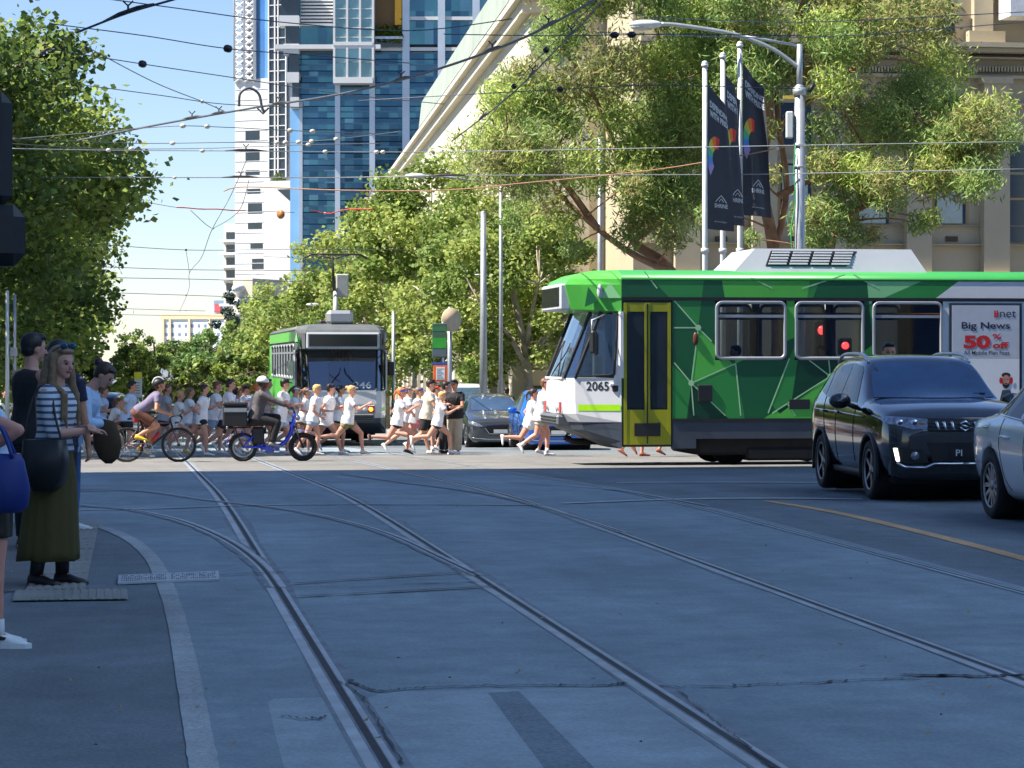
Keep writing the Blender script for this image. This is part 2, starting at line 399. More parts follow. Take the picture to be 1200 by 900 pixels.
crack([(1060, 793), (1100, 793.5), (1150, 794), (1200, 793)], .05, 3)
crack([(394, 800), (420, 815), (450, 860), (470, 900)], .012, 4)
crack([(795, 812), (830, 842), (870, 872), (905, 905)], .008, 5)
crack([(330, 842), (360, 845), (382, 842)], .012, 6)
crack([(345, 690), (480, 688), (640, 679)], .012, 7)
crack([(700, 624), (850, 617), (960, 616)], .02, 8)
crack([(20, 722), (150, 718), (220, 717)], .012, 9)
# footpaths beyond the crossing street, with kerbs
def footpath(pts):
    mb = MB(); ys = [p[1] for p in pts]
    o = sheet_w('footpath', pts, .13, PAVE)
    n = len(pts)
    for i in range(n):
        a, b = Vector(pts[i]), Vector(pts[(i + 1) % n]); k = max(1, int((b - a).length / 4))
        for j in range(k):
            p, q = a.lerp(b, j / k), a.lerp(b, (j + 1) / k)
            mb.add([(p.x, p.y, zg(p.y)), (q.x, q.y, zg(q.y)), (q.x, q.y, zg(q.y) + .131), (p.x, p.y, zg(p.y) + .131)], [(0, 1, 2, 3)])
    mb.build('kerb', M('bluestone_kerb', (.2, .2, .2), .8, 0, .2, 4), kind='structure')
footpath([(12.4, 62), (14, 60), (70, 60), (70, 400), (12.4, 400)])
footpath([(-3.6, 68), (-3.6, 400), (-60, 400), (-60, 66), (-5, 66)])
# ================================================================== trams
GRN = [M('livery_dark_green', c(24, 92, 52), .35, 0, .05, 1, coat=.1), M('livery_mid_green', c(50, 138, 64), .35, 0, .05, 1, coat=.1),
       M('livery_bright_green', c(86, 182, 70), .35, 0, .05, 1, coat=.1), M('livery_pale_green', c(140, 205, 140), .35, 0, .05, 1, coat=.1),
       M('livery_deep_green', c(10, 62, 36), .35, 0, .05, 1, coat=.1)]
LINEG = M('livery_line', c(170, 215, 160), .4, 0, .03)
TWHITE = M('tram_white', (.72, .72, .72), .3, 0, .05, 1, coat=.1)
LIME = M('lime_stripe', c(170, 230, 20), .4, 0, .05)
YEL = M('door_yellow_green', c(152, 152, 16), .4, 0, .1, 2, coat=.2)
TGREY = M('tram_skirt_grey', c(58, 66, 78), .5, 0, .15, 2)
SILV = M('window_alloy', c(150, 156, 162), .5, .3, .1, 3)
TROOF = M('tram_roof_grey', c(92, 96, 98), .6, 0, .15, 2)
ACG = M('aircon_pale_grey', c(182, 185, 192), .5, 0, .06, 1.5)
TGLASS = glassM('tram_side_glass', (.42, .46, .47), .05)
WGLASS = glassM('tram_windscreen_glass', (.34, .40, .44), .26)
DISPM = M('sign_glass', (.015, .017, .02), .12, 0, .1, 3)
INT = M('tram_inside_grey', (.22, .22, .21), .7, 0, .1)
SEATM = M('tram_seat_green', c(40, 90, 70), .8, 0, .2)
REDL = M('tail_lamp_red', (.5, .02, .015), .25, 0, .05)
HEADL = M('lamp_lens', (.7, .72, .72), .1, .3, .05)
AMB = M('indicator_amber', (.95, .42, .03), .3, 0, .05, emit=2.0)
UND = M('underframe_black', (.012, .012, .013), .8, 0, .3, 5)

def rrect(x0, z0, x1, z1, r, n=4):
    P = []
    for cx, cz, a0 in ((x1 - r, z1 - r, 0), (x0 + r, z1 - r, 90), (x0 + r, z0 + r, 180), (x1 - r, z0 + r, 270)):
        for k in range(n + 1): a = rad(a0 + 90 * k / n); P.append((cx + r * math.cos(a), cz + r * math.sin(a)))
    return P
def facets(mb, x0, x1, z0, z1, y, sgn, lines, xwhite, seed=1, band=0):
    """side panel sheet broken into the livery's triangles"""
    bm = bmesh.new(); bm.faces.new([bm.verts.new(p) for p in ((x0, 0, z0), (x1, 0, z0), (x1, 0, z1), (x0, 0, z1))])
    for (ax, az, bx, bz) in lines:
        bmesh.ops.bisect_plane(bm, geom=bm.verts[:] + bm.edges[:] + bm.faces[:], plane_co=(ax, 0, az), plane_no=(bz - az, 0, -(bx - ax)))
    for f in bm.faces:
        q = f.calc_center_median(); s_ = 0
        for i, (ax, az, bx, bz) in enumerate(lines): s_ = s_ * 2 + (1 if (q.x - ax) * (bz - az) - (q.z - az) * (bx - ax) > 0 else 0)
        r = random.Random(s_ * 7 + seed).random()
        k = 0 if r < .20 else 1 if r < .50 else 2 if r < .84 else 3 if r < .92 else 4
        if q.x < xwhite: k = 5
        mb.add([(v.co.x, y, v.co.z) for v in f.verts], [tuple(range(len(f.verts)))], k)
    bm.free()
def tram(label, loc, yaw, wins, door, ad, L=16., number='', nsize=.2, pods=(), pano=None, lines=(), nodes=(), segs=(), xwhite=-1e9, numfront=False, seed=1, tilt=0., roofm=None):
    t = thing('tram', label, 'tram', loc, yaw); t.rotation_euler = (0, tilt, yaw)
    HW = 1.32; mats = GRN + [TWHITE, INT, TGREY, BLK, TROOF, LINEG]
    # ---- passenger body shell
    mb = MB(); xb = -1.0; Z0, Z1, Z2, Z3 = .83, 1.90, 2.96, 3.32
    def wall(side):
        y = HW * side; yi = y - .05 * side
        ops = sorted([(a, b) for a, b in wins] + ([door] if (door and side > 0) else []) , key=lambda p: -p[0])
        if side < 0: ops = sorted(wins, key=lambda p: -p[0])
        def pan(x0, x1, z0, z1):
            if x0 - x1 < .005: return
            mb.box(x1, yi, z0, x0, y, z1, 6); facets(mb, x1, x0, z0, z1, y + .003 * side, side, lines, xwhite, seed)
        cur = xb
        for (a, b) in ops:
            isd = side > 0 and door and (a, b) == door
            pan(cur, a, Z0, Z1); pan(cur, a, Z1, Z2)
            if not isd: pan(a, b, Z0, Z1)
            cur = b
        pan(cur, -L, Z0, Z1); pan(cur, -L, Z1, Z2)
        pan(xb, -L, Z2 + .06, Z3)
        mb.box(-L, yi, Z2, xb, y + .012 * side, Z2 + .06, 8)                         # black gutter
        # dark skirt with bogie openings
        sk = [(xb, -2.35), (-2.35, -6.0), (-6.0, -L + 5.2), (-L + 5.2, -L + 1.8), (-L + 1.8, -L)]
        for i, (a, b) in enumerate(sk):
            lo = .33 if i in (0, 2, 4) else .50
            if side > 0 and door and i == 0:
                mb.box(door[0], yi, lo, a, y + .006 * side, Z0 - .004, 7); mb.box(b, yi, lo, door[1], y + .006 * side, Z0 - .004, 7)
            else: mb.box(b, yi, lo, a, y + .006 * side, Z0 - .004, 7)
        mb.box(-L, y, Z0 - .03, door[1] if (door and side > 0) else xb, y + .02 * side, Z0 + .03, 8)
    wall(1); wall(-1)
    mb.box(-L + .05, -HW + .06, .78, xb, HW - .06, .84, 7)                            # floor
    mb.box(-L, -HW + .05, .34, -L + .06, HW - .05, 3.3, 5)                            # rear end
    # livery lines and nodes
    y = HW + .006
    for (ax, az, bx, bz) in segs:
        d = Vector((bx - ax, bz - az)).normalized(); n = Vector((-d.y, d.x)) * .011
        mb.add([(ax + n.x, y, az + n.y), (bx + n.x, y, bz + n.y), (bx - n.x, y, bz - n.y), (ax - n.x, y, az - n.y)], [(0, 1, 2, 3)], 10)
    for (ax, az) in nodes: mb.add([(ax + .055 * math.cos(q * math.pi / 5), y + .003, az + .055 * math.sin(q * math.pi / 5)) for q in range(10)], [tuple(range(10))], 10)
    mb.build('body', mats, t)
    # ---- roof
    rb = MB(); R = []
    for x, k in ((xb, 1), (-L, 1)):
        pr = [(HW + .01, 3.322), (HW + .005, 3.37), (1.24, 3.44), (1.0, 3.50), (.4, 3.53), (-.4, 3.53), (-1.0, 3.50), (-1.24, 3.44), (-HW - .005, 3.37), (-HW - .01, 3.322)]
        R.append([(x, a, b) for a, b in pr])
    rb.loft(R, 0, True); rb.build('roof', roofm or GRN[1], t)
    for (a, b, h, kind) in pods:
        p = MB()
        if kind == 'ac':
            w0, w1 = 1.05, .92
            p.loft([[(a, w0, 3.45), (b, w0, 3.45), (b, -w0, 3.45), (a, -w0, 3.45)], [(a - .45, w1, 3.45 + h), (b + .28, w1, 3.45 + h), (b + .28, -w1, 3.45 + h), (a - .45, -w1, 3.45 + h)]], 0, False)
            ac = p.build('roof_aircon', ACG, t)
            gq = MB(); sl = (w0 - w1) / h
            def on(x, z): return (x, w0 - sl * (z - 3.45) + .006, z)
            x0, x1 = a - .62, a - 2.22; z0, z1 = 3.45 + h * .30, 3.45 + h * .92
            gq.add([on(x0, z0), on(x1 + .1, z0), on(x1 - .12, z1), on(x0 - .12, z1)], [(0, 1, 2, 3)], 1)
            for i in range(4):
                for j in range(5):
                    u0, u1 = x0 - .06 - i * .39, x0 - .06 - i * .39 - .33; zz0 = z0 + .03 + j * (z1 - z0 - .03) / 5; zz1 = zz0 + .028
                    q = [on(u0 - .02 * j, zz0), on(u1 - .02 * j, zz0), on(u1 - .02 * j, zz1), on(u0 - .02 * j, zz1)]
                    gq.loft([q, [(v[0], v[1] + .02, v[2] + .008) for v in q]], 0, False)
            gq.build('grille', [ACG, BLK], ac)
        else:
            p.rbox(b, -.38, 3.50, a, .38, 3.50 + h, .1); p.build('roof_pod', M('pod_silver', c(170, 172, 176), .35, .4, .08, 2), t)
    # ---- cab: plan outlines at successive heights
    def plan(fx, xa, wa, wb, wc, z): return [(xb, wa, z), (xa, wb, z), (fx, wc, z), (fx + .03, wc * .4, z), (fx + .03, -wc * .4, z), (fx, -wc, z), (xa, -wb, z), (xb, -wa, z)]
    cb = MB()
    cb.loft([plan(-.10, -.3, HW, 1.12, .9, .80), plan(-.02, -.22, HW, 1.13, .95, .95), plan(0, -.2, HW, 1.13, .96, 1.2), plan(-.03, -.2, HW, 1.13, .96, 1.58)], 0, False)
    # pillars
    lo = plan(-.03, -.2, HW, 1.13, .96, 1.58); hi = plan(-.50, -.66, HW, 1.17, 1.02, 2.76)
    for i in (0, 1, 2, 5, 6, 7): cb.tube([lo[i], hi[i]], .035 if i in (1, 2, 5, 6) else .05, 6, 1 if i in (1, 2, 5, 6) else 0, False)
    cb.box(xb - .06, -HW + .01, .84, xb - .01, HW - .01, 1.6, 1)
    for sgn in (1, -1): cb.box(xb - .06, sgn * .35, 1.6, xb - .01, sgn * (HW - .02), 3.2, 2)
    cb.build('cab', [TWHITE, BLK, INT], t)
    # cab skirt and lime stripe
    sk = MB(); sk.loft([plan(-.95, -.98, HW - .02, 1.2, .8, .33), plan(-.62, -.7, HW - .004, 1.15, .85, .46), plan(-.16, -.36, HW - .004, 1.11, .88, .66), plan(-.12, -.32, HW - .004, 1.11, .89, .798)], 0, False); sk.build('cab_skirt', TGREY, t)
    for sgn in (1, -1):
        st = MB(); q = [(-.985, sgn * (HW + .004)), (-.25, sgn * (1.143))]
        st.add([(q[0][0], q[0][1], 1.0), (q[1][0], q[1][1], 1.0), (q[1][0], q[1][1], 1.11), (q[0][0], q[0][1], 1.11)], [(0, 1, 2, 3)]); st.build('lime_stripe', LIME, t)
    # glazing
    w = MB(); n = 8
    for i in (2, 3, 4): w.add([lo[i], lo[(i + 1) % n], hi[(i + 1) % n], hi[i]], [(0, 1, 2, 3)])
    w.add([lo[1], lo[2], hi[2], hi[1]], [(0, 1, 2, 3)]); w.add([lo[5], lo[6], hi[6], hi[5]], [(0, 1, 2, 3)])
    w.build('windscreen', WGLASS, t)
    for sgn, (i, j) in ((1, (0, 1)), (-1, (6, 7))):
        a, b, cc, d = [Vector(v) for v in (lo[i], lo[j], hi[j], hi[i])]
        fr = MB(); mid = [a.lerp(d, .18), a.lerp(b, .9).lerp(d.lerp(cc, .9), .1), d.lerp(cc, .9).lerp(a.lerp(b, .9), .06), d.lerp(a, .06)]
        # white surround below window, window pane
        g2 = MB(); g2.add([a.lerp(b, .16).lerp(d.lerp(cc, .16), .05), b.lerp(cc, .02), cc.lerp(b, .02), d.lerp(cc, .16).lerp(a.lerp(b, .16), .04)], [(0, 1, 2, 3)]); ob = g2.build('cab_window', WGLASS, t)
        fr.tube([a.lerp(b, .16).lerp(d.lerp(cc, .16), .05), b.lerp(cc, .02), cc.lerp(b, .02), d.lerp(cc, .16).lerp(a.lerp(b, .16), .04), a.lerp(b, .16).lerp(d.lerp(cc, .16), .05)], .025, 6, 0, False); fr.build('frame', BLK, ob)
        s2 = MB(); s2.loft([[a, a.lerp(b, .15), d.lerp(cc, .15), d], [v - Vector((0, .04 * sgn, 0)) for v in (a, a.lerp(b, .15), d.lerp(cc, .15), d)]], 0, False); s2.build('cab_post', TWHITE, t)
    # brow with destination sign
    br = MB(); br.loft([plan(-.42, -.66, HW, 1.18, 1.08, 2.765), plan(-.14, -.34, HW, 1.14, 1.08, 2.80), plan(-.03, -.3, HW + .005, 1.15, 1.09, 3.24), plan(-.10, -.36, HW - .005, 1.13, 1.06, 3.34), plan(-.3, -.5, 1.24, 1.06, .98, 3.44), plan(-.6, -.7, 1.0, .9, .8, 3.50)], 0, False)
    brow = br.build('cab_brow', roofm or GRN[2], t)
    for sgn in (1, -1):
        tr = MB(); tr.add([(-.99, sgn * (HW + .008), 3.0), (-.6, sgn * 1.255, 3.0), (-.8, sgn * 1.29, 3.28)], [(0, 1, 2)], 0); tr.build('livery_triangle', GRN[3], brow); tr = MB(); tr.add([(-.6, sgn * 1.258, 2.95), (-.36, sgn * 1.20, 2.84), (-.42, sgn * 1.215, 3.2)], [(0, 1, 2)], 0); tr.build('livery_triangle', GRN[0], brow)
    sg = MB(); sg.rbox(-.14, -1.05, 2.79, .06, 1.05, 3.26, .03, 0); sg.build('destination_sign', ACG, t)
    so = t.children[-1]; s3 = MB(); s3.box(.055, -.98, 2.86, .068, .98, 3.20, 0)
    s3.build('display', DISPM, so)
    # lamps, bumper, number
    for sgn in (1, -1):
        lb = MB(); lb.rbox(-.06, sgn * .92, .93, .02, sgn * .36, 1.18, .02, 0); hl = lb.build('headlight', ACG, t)
        a = MB(); a.cyl((.015, sgn * .46, 1.055), (.03, sgn * .46, 1.055), .085, n=14); a.cyl((.015, sgn * .62, 1.055), (.03, sgn * .62, 1.055), .06, n=14); a.build('lamp', HEADL, hl)
        a = MB(); a.box(.015, sgn * .72, .96, .028, sgn * .91, 1.15); a.build('tail_lamp', REDL, hl)
        if numfront: a = MB(); a.cyl((.02, sgn * .80, 1.055), (.04, sgn * .80, 1.055), .06, n=14); a.build('indicator', AMB, hl)
    bp = MB(); bp.rbox(-.3, -.9, .72, .10, .9, .93, .04)
    for k in range(3): bp.box(.10, -.86, .75 + k * .055, .112, .86, .775 + k * .055, 1)
    bp.build('bumper', [M('bumper_grey', c(96, 100, 104), .55, .2, .15, 4), BLK], t)
    tm = MB(); tm.box(-.01, -.94, 1.56, .012, .94, 1.60); tm.build('trim', TWHITE, t)
    for sgn in (1, -1):
        wi = MB(); wi.tube([(.0, sgn * .5, 1.62), (-.14, sgn * .1, 2.1), (-.2, sgn * .05, 2.25)], .012, 5); wi.build('wiper', BLK, t)
    mi = MB(); mi.tube([(-.75, 1.2, 2.72), (-.45, 1.42, 2.6), (-.45, 1.42, 2.3)], .015, 6, 1); mi.rbox(-.52, 1.33, 2.02, -.42, 1.52, 2.42, .03); mi.build('mirror', [BLK, STEEL], t)
    mi = MB(); mi.tube([(-.75, -1.2, 2.72), (-.45, -1.46, 2.6), (-.45, -1.46, 2.3)], .015, 6, 1); mi.rbox(-.52, -1.58, 2.02, -.42, -1.38, 2.46, .03, 2); mi.build('mirror', [BLK, STEEL, M('mirror_pale', c(200, 205, 170), .4)], t)
    tb = MB()
    if numfront: put_text(tb, number, .52, .20, frame((-.020, .30, 1.66), (0, 1, 0), (-.37, 0, .93)), 0, .02)
    else:
        d = Vector((-.98, HW + .008, 0)) - Vector((-.22, 1.138 + .008, 0)); ex = -d.normalized() * -1
        put_text(tb, number, .40, .16, frame(Vector((-.2, 1.13, 1.36)) + ex * .20 + Vector((-ex.y, ex.x, 0)) * -.004, ex, (0, 0, 1)), 0, .015)
    tb.build('number', WHITE if numfront else M('number_black', (.02, .02, .025), .5), t)
    if not numfront:
        hb = MB(); q = Vector((-.90, HW + .0, 1.44)); hb.rbox(-.95, HW - .06, 1.34, -.84, HW + .002, 1.45, .02, 0); hb.box(-.97, HW - .06, 1.452, -.80, HW + .006, 1.48, 1); hb.build('cab_camera', [BLK, TWHITE], t)
    # windows
    for (a, b) in wins:
        for sgn in (1, -1):
            yy = HW * sgn
            g_ = MB(); g_.add([(b + .02, yy - .018 * sgn, Z1 + .02), (a - .02, yy - .018 * sgn, Z1 + .02), (a - .02, yy - .018 * sgn, Z2 - .02), (b + .02, yy - .018 * sgn, Z2 - .02)], [(0, 1, 2, 3)]); wo = g_.build('window', TGLASS, t)
            f_ = MB(); P = rrect(b + .03, Z1 + .03, a - .03, Z2 - .03, .10); P.append(P[0])
            f_.tube([(x, yy + .0 * sgn, z) for x, z in P], .032, 6, 0, False); zb = Z1 + .74 * (Z2 - Z1)
            f_.box(b + .05, yy - .02 * sgn, zb - .025, a - .05, yy + .015 * sgn, zb + .025)
            f_.build('frame', SILV, wo)
    # doorway
    if door:
        a, b = door; dr = MB(); yy = HW + .012
        dr.box(b, yy - .06, .36, a, yy - .03, Z2 - .0, 1)
        for x0, x1 in ((a - .03, a - .085), (b + .085, b + .03), ((a + b) / 2 + .05, (a + b) / 2 - .05)): dr.box(x1, yy - .035, .40, x0, yy, Z2 - .04, 0)
        for x0, x1 in ((a - .085, (a + b) / 2 + .05), ((a + b) / 2 - .05, b + .085)):
            dr.box(x1, yy - .035, .40, x0, yy - .006, 1.02, 0); dr.box(x1, yy - .035, Z2 - .20, x0, yy - .006, Z2 - .04, 0)
        dr.box((a + b) / 2 - .012, yy, .42, (a + b) / 2 + .012, yy + .006, Z2 - .06, 1)
        do = dr.build('door', [YEL, BLK], t)
        for x0, x1 in ((a - .10, (a + b) / 2 + .07), ((a + b) / 2 - .07, b + .10)):
            pn = MB(); pn.prism(rrect(x1, 1.05, x0, Z2 - .22, .05), yy - .02, yy - .012, 'y'); pn.build('pane', M('door_glass', (.02, .03, .038), .12, 0, .2, 2, spec=.45), do)
        st_ = MB(); st_.box(b + .22, yy, .55, a - .22, yy + .012, .78); st_.build('step_plate', BLK, do)
    # advertising panel
    if ad:
        a, b = ad; yy = HW + .006; ap = MB(); ap.box(b, yy, 1.1, a, yy + .02, Z2 - .03, 0); ap.box(b + .05, yy + .02, 1.16, a - .05, yy + .026, 1.93, 1); ap.box(b + .05, yy + .02, 1.935, a - .05, yy + .026, Z2 - .07, 2)
        ao = ap.build('advert', [M('advert_frame', c(40, 52, 66), .5), M('advert_white', c(222, 224, 228), .5, 0, .03), M('advert_grey', c(186, 192, 200), .5, 0, .04)], t)
        ww = a - b - .1; TT = lambda u, v: frame((a - .05 - u * ww, yy + .029, Z2 - .07 - v * 1.1), (-1, 0, 0), (0, 0, 1))
        AR, AN = M('advert_red', c(205, 40, 38), .5), M('advert_navy', c(38, 42, 60), .5)
        for tx_, w_, h_, u_, v_, m_, bo in (('ii', .066 * ww, .13, .62, .20, AR, .04), ('net', .24 * ww, .125, .71, .20, AN, 0), ('Big News', .72 * ww, .16, .14, .42, AN, .02), ('50', .40 * ww, .24, .17, .71, AR, .05), ('%', .13 * ww, .10, .60, .56, AR, .02), ('off', .24 * ww, .12, .60, .71, AR, .04), ('All Mobile Plan Fees', .68 * ww, .07, .17, .81, AN, .01)):
            tb = MB(); put_text(tb, tx_, w_, h_, TT(u_, v_), 0, bo); tb.build('advert_lettering', m_, ao)
        hd = MB(); cx = a - .05 - .80 * ww; cz = Z2 - .07 - 1.36
        def disc(x, z, rx, rz, k, m): hd.add([(x + rx * math.cos(q * .3142), yy + .028 + .001 * k, z + rz * math.sin(q * .3142)) for q in range(20)], [tuple(range(20))], m)
        hd.add([(cx - .16, yy + .0275, cz - .40), (cx + .13, yy + .0275, cz - .40), (cx + .07, yy + .0275, cz - .17), (cx - .08, yy + .0275, cz - .17)], [(0, 1, 2, 3)], 3)
        disc(cx, cz - .045, .072, .095, 2, 1); disc(cx, cz + .095, .086, .05, 3, 1); disc(cx, cz + .01, .070, .090, 4, 0); disc(cx, cz - .055, .030, .010, 5, 1); disc(cx - .028, cz + .025, .011, .008, 5, 1); disc(cx + .028, cz + .025, .011, .008, 5, 1); disc(cx - .095, cz, .034, .06, 6, 2); disc(cx + .095, cz, .034, .06, 6, 2)
        hd.build('advert_portrait', [M('print_skin', c(190, 140, 120), .6), M('print_dark_hair', c(45, 35, 32), .6), M('print_red', c(200, 30, 35), .5), M('print_shirt', c(60, 75, 80), .6)], ao)
    # small fittings on the near side
    ft = MB(); xf = door[1] - .30 if door else -3
    ft.rbox(xf - .42, HW, 1.16, xf - .16, HW + .03, 1.46, .01); ft.build('vent_box', BLK, t)
    for x in (-4.05, -6.2, -8.4):
        ft = MB(); ft.rbox(x - .38, HW + .0, 1.02, x, HW + .014, 1.20, .008); ft.build('hatch', BLK, t)
    ft = MB(); ft.sph((xf - .12, HW + .01, 2.28), (.05, .03, .12)); ft.build('side_indicator', M('indicator_brown', c(96, 50, 36), .4), t)
    ft = MB(); ft.sph((-.62, 1.26, 3.12), (.05, .05, .13)); ft.build('side_lamp', ACG, t)
    # bogies with wheels
    for xc in (-4.0, -L + 3.4):
        bg = MB(); bg.rbox(xc - 1.6, -1.15, .20, xc + 1.6, 1.15, .62, .05); bg.rbox(xc - .7, -1.2, .10, xc + .7, 1.2, .34, .05); bo = bg.build('bogie', UND, t)
        for dx in (-.9, .9):
            for sg_ in (1, -1):
                wh = MB(); wh.cyl((xc + dx, sg_ * .64, .335), (xc + dx, sg_ * .80, .335), .33, n=20); wh.build('wheel', UND, bo)
    ub = MB(); ub.rbox(-L + 6, -1.0, .24, -6.3, 1.0, .78, .05); ub.build('underframe', UND, t); ub = MB(); ub.box(-2.3, -1.0, .40, -1.05, 1.0, .78); ub.tube([(-.2, 0, .5), (-.35, 0, .42), (-2.4, 0, .42)], .06, 8); ub.build('coupler', UND, t)
    # inside
    se = MB()
    for (a, b) in wins:
        for yy in (.85, -.85):
            for q in (.25, .75):
                x = a + (b - a) * q; se.rbox(x - .22, yy - .4, 1.22, x + .22, yy + .4, 1.32, .03); se.rbox(x - .26, yy - .4, 1.30, x - .19, yy + .4, 1.92, .03)
    se.build('seat', SEATM, t)
    po = MB()
    for (a, b) in wins: po.cyl((a - .1, .45, .84), (a - .1, .45, 3.3), .02, n=8); po.cyl((b + .1, -.45, .84), (b + .1, -.45, 3.3), .02, n=8)
    po.tube([(xb - .3, .45, 2.75), (-L + .5, .45, 2.75)], .016, 6); po.build('grab_rail', M('grab_rail_orange', c(205, 120, 50), .4), t)
    ce = MB(); ce.box(-L + .06, -HW + .06, 3.24, xb - .01, HW - .06, 3.27); ce.build('ceiling', INT, t)
    ds = MB(); ds.rbox(-.98, -.85, 1.35, -.3, .85, 1.52, .05); ds.rbox(-1.25, -.32, 1.1, -1.12, .32, 1.95, .05); ds.build('driver_console', DGREY, t)
    if pano:
        px_ = pano; pa = MB(); pa.rbox(px_ - .5, -.5, 3.5, px_ + .5, .5, 3.66, .04, 0)
        pa.tube([(px_ + .3, 0, 3.65), (px_ - .25, .02, 4.55)], [.09, .06], 8, 2); pa.tube([(px_ - .25, 0, 4.5), (px_ + .15, -.1, 5.55)], [.05, .035], 8, 0); pa.rbox(px_ - .34, .05, 4.35, px_ - .2, .42, 5.05, .03, 2)
        for dx in (.0, .32): pa.tube([(px_ + dx, .95, 5.5), (px_ + dx, .72, 5.62), (px_ + dx, -.72, 5.62), (px_ + dx, -.95, 5.5)], .025, 6, 0)
        pa.tube([(px_ + .15, -.1, 5.5), (px_, .5, 5.62)], .02, 6); pa.tube([(px_ + .15, -.1, 5.5), (px_, -.6, 5.62)], .02, 6); pa.build('pantograph', [M('pantograph_dark', (.07, .065, .06), .5, .4), STEEL, M('pantograph_pale', c(185, 186, 180), .5, .1)], t)
    return t
TY = 44.6
_x0 = onY(640, TY + 2.2)
def lx(px): return -(onY(px, TY) - _x0)
def lz(py, px=900): return zY(px, py, TY) - zg(TY + 1.3)
w65 = [(lx(838), lx(922)), (lx(931), lx(1013)), (lx(1022), lx(1105))]
d65 = (lx(729), lx(788)); ad65 = (lx(1112), lx(1197))
w65 += [(lx(1206 + k * 92), lx(1290 + k * 92)) for k in range(4)]
def LN(*p): return (lx(p[0]), lz(p[1], p[0]), lx(p[2]), lz(p[3], p[2]))
segs65 = [LN(818, 384, 810, 449), LN(818, 384, 790, 352), LN(818, 384, 790, 384), LN(818, 384, 834, 400), LN(810, 449, 862, 426), LN(810, 449, 850, 487), LN(810, 449, 790, 425), LN(810, 449, 813, 487),
          LN(973, 441, 948, 422), LN(973, 441, 971, 421), LN(973, 441, 1000, 421), LN(973, 441, 905, 484), LN(973, 441, 1030, 425), LN(973, 441, 985, 456), LN(900, 484, 925, 420), LN(862, 426, 868, 487), LN(922, 472, 932, 487), LN(880, 325, 905, 338), LN(755, 318, 770, 338), LN(990, 322, 940, 338), LN(1000, 322, 1030, 338)]
lines65 = [LN(818, 384, 810, 449), LN(818, 384, 838, 405), LN(810, 449, 862, 426), LN(862, 426, 872, 487), LN(810, 449, 850, 487), LN(900, 484, 925, 420), LN(973, 441, 905, 484), LN(973, 441, 1000, 421), LN(935, 421, 925, 487), LN(1015, 320, 1030, 480)]
loc = Vector((_x0, TY + 1.32, zg(TY + 1.3)))
tram('green and white tram with yellow doors crossing the street behind the dark car', loc, math.pi, w65, d65, ad65, 19., '2065',
     pods=[(lx(862), lx(1093), .46, 'ac')], lines=lines65, segs=segs65, nodes=[(lx(818), lz(384, 818)), (lx(810), lz(449, 810)), (lx(973), lz(441, 973))], xwhite=lx(1100), seed=4)
p46 = gnd(402, 73.5); zt = zg(p46.y)
tram('green tram with raised pantograph waiting face on behind the crossing runners', (p46.x, p46.y, zt), rad(-90), [(-1.5 - k * 1.55, -2.95 - k * 1.55) for k in range(8)], None, None, 15.5, '246', numfront=True,
     pods=[(-.95, -1.85, .42, 'pod')], pano=-3.0, lines=[(-2, 1, -3, 3), (-4, 3, -5, 1), (-1.2, 2, -3, 3.3), (-6, 1, -7.5, 3)], seed=2, tilt=0., roofm=TROOF)
# ================================================================== cars
CGLASS = M('car_glass', (.010, .015, .022), .05, 0, .1, 2, spec=.22)
SCREEN = M('windscreen_glass', (.10, .17, .27), .05, .55, .25, 1.2, spec=1.)
LENS = M('headlamp_lens', (.26, .28, .32), .08, .5, .5, 22)
RLAMP = M('rear_lamp', (.35, .01, .01), .15, 0, .1)
SEAM = M('panel_gap', (.006, .006, .007), .7, 0, 0)
DRL = M('running_light', (1., .93, .78), .3, 0, 0, emit=2.2)
PLATE = M('black_number_plate', (.015, .015, .017), .4, 0, .05)
PLATEW = M('white_number_plate', (.75, .75, .74), .4, 0, .05)
def hermite(xs, ys, x):
    xs = np.array(xs, float); ys = np.array(ys, float); o = np.argsort(xs); xs, ys = xs[o], ys[o]
    h = np.diff(xs); d = np.diff(ys) / h; m = np.zeros(len(xs)); m[0], m[-1] = d[0], d[-1]
    for i in range(1, len(xs) - 1): m[i] = 0 if d[i - 1] * d[i] <= 0 else 2 / (1 / d[i - 1] + 1 / d[i])
    i = int(np.clip(np.searchsorted(xs, x) - 1, 0, len(h) - 1)); t = (x - xs[i]) / h[i]
    return (2 * t ** 3 - 3 * t * t + 1) * ys[i] + (t ** 3 - 2 * t * t + t) * h[i] * m[i] + (-2 * t ** 3 + 3 * t * t) * ys[i + 1] + (t ** 3 - t * t) * h[i] * m[i + 1]
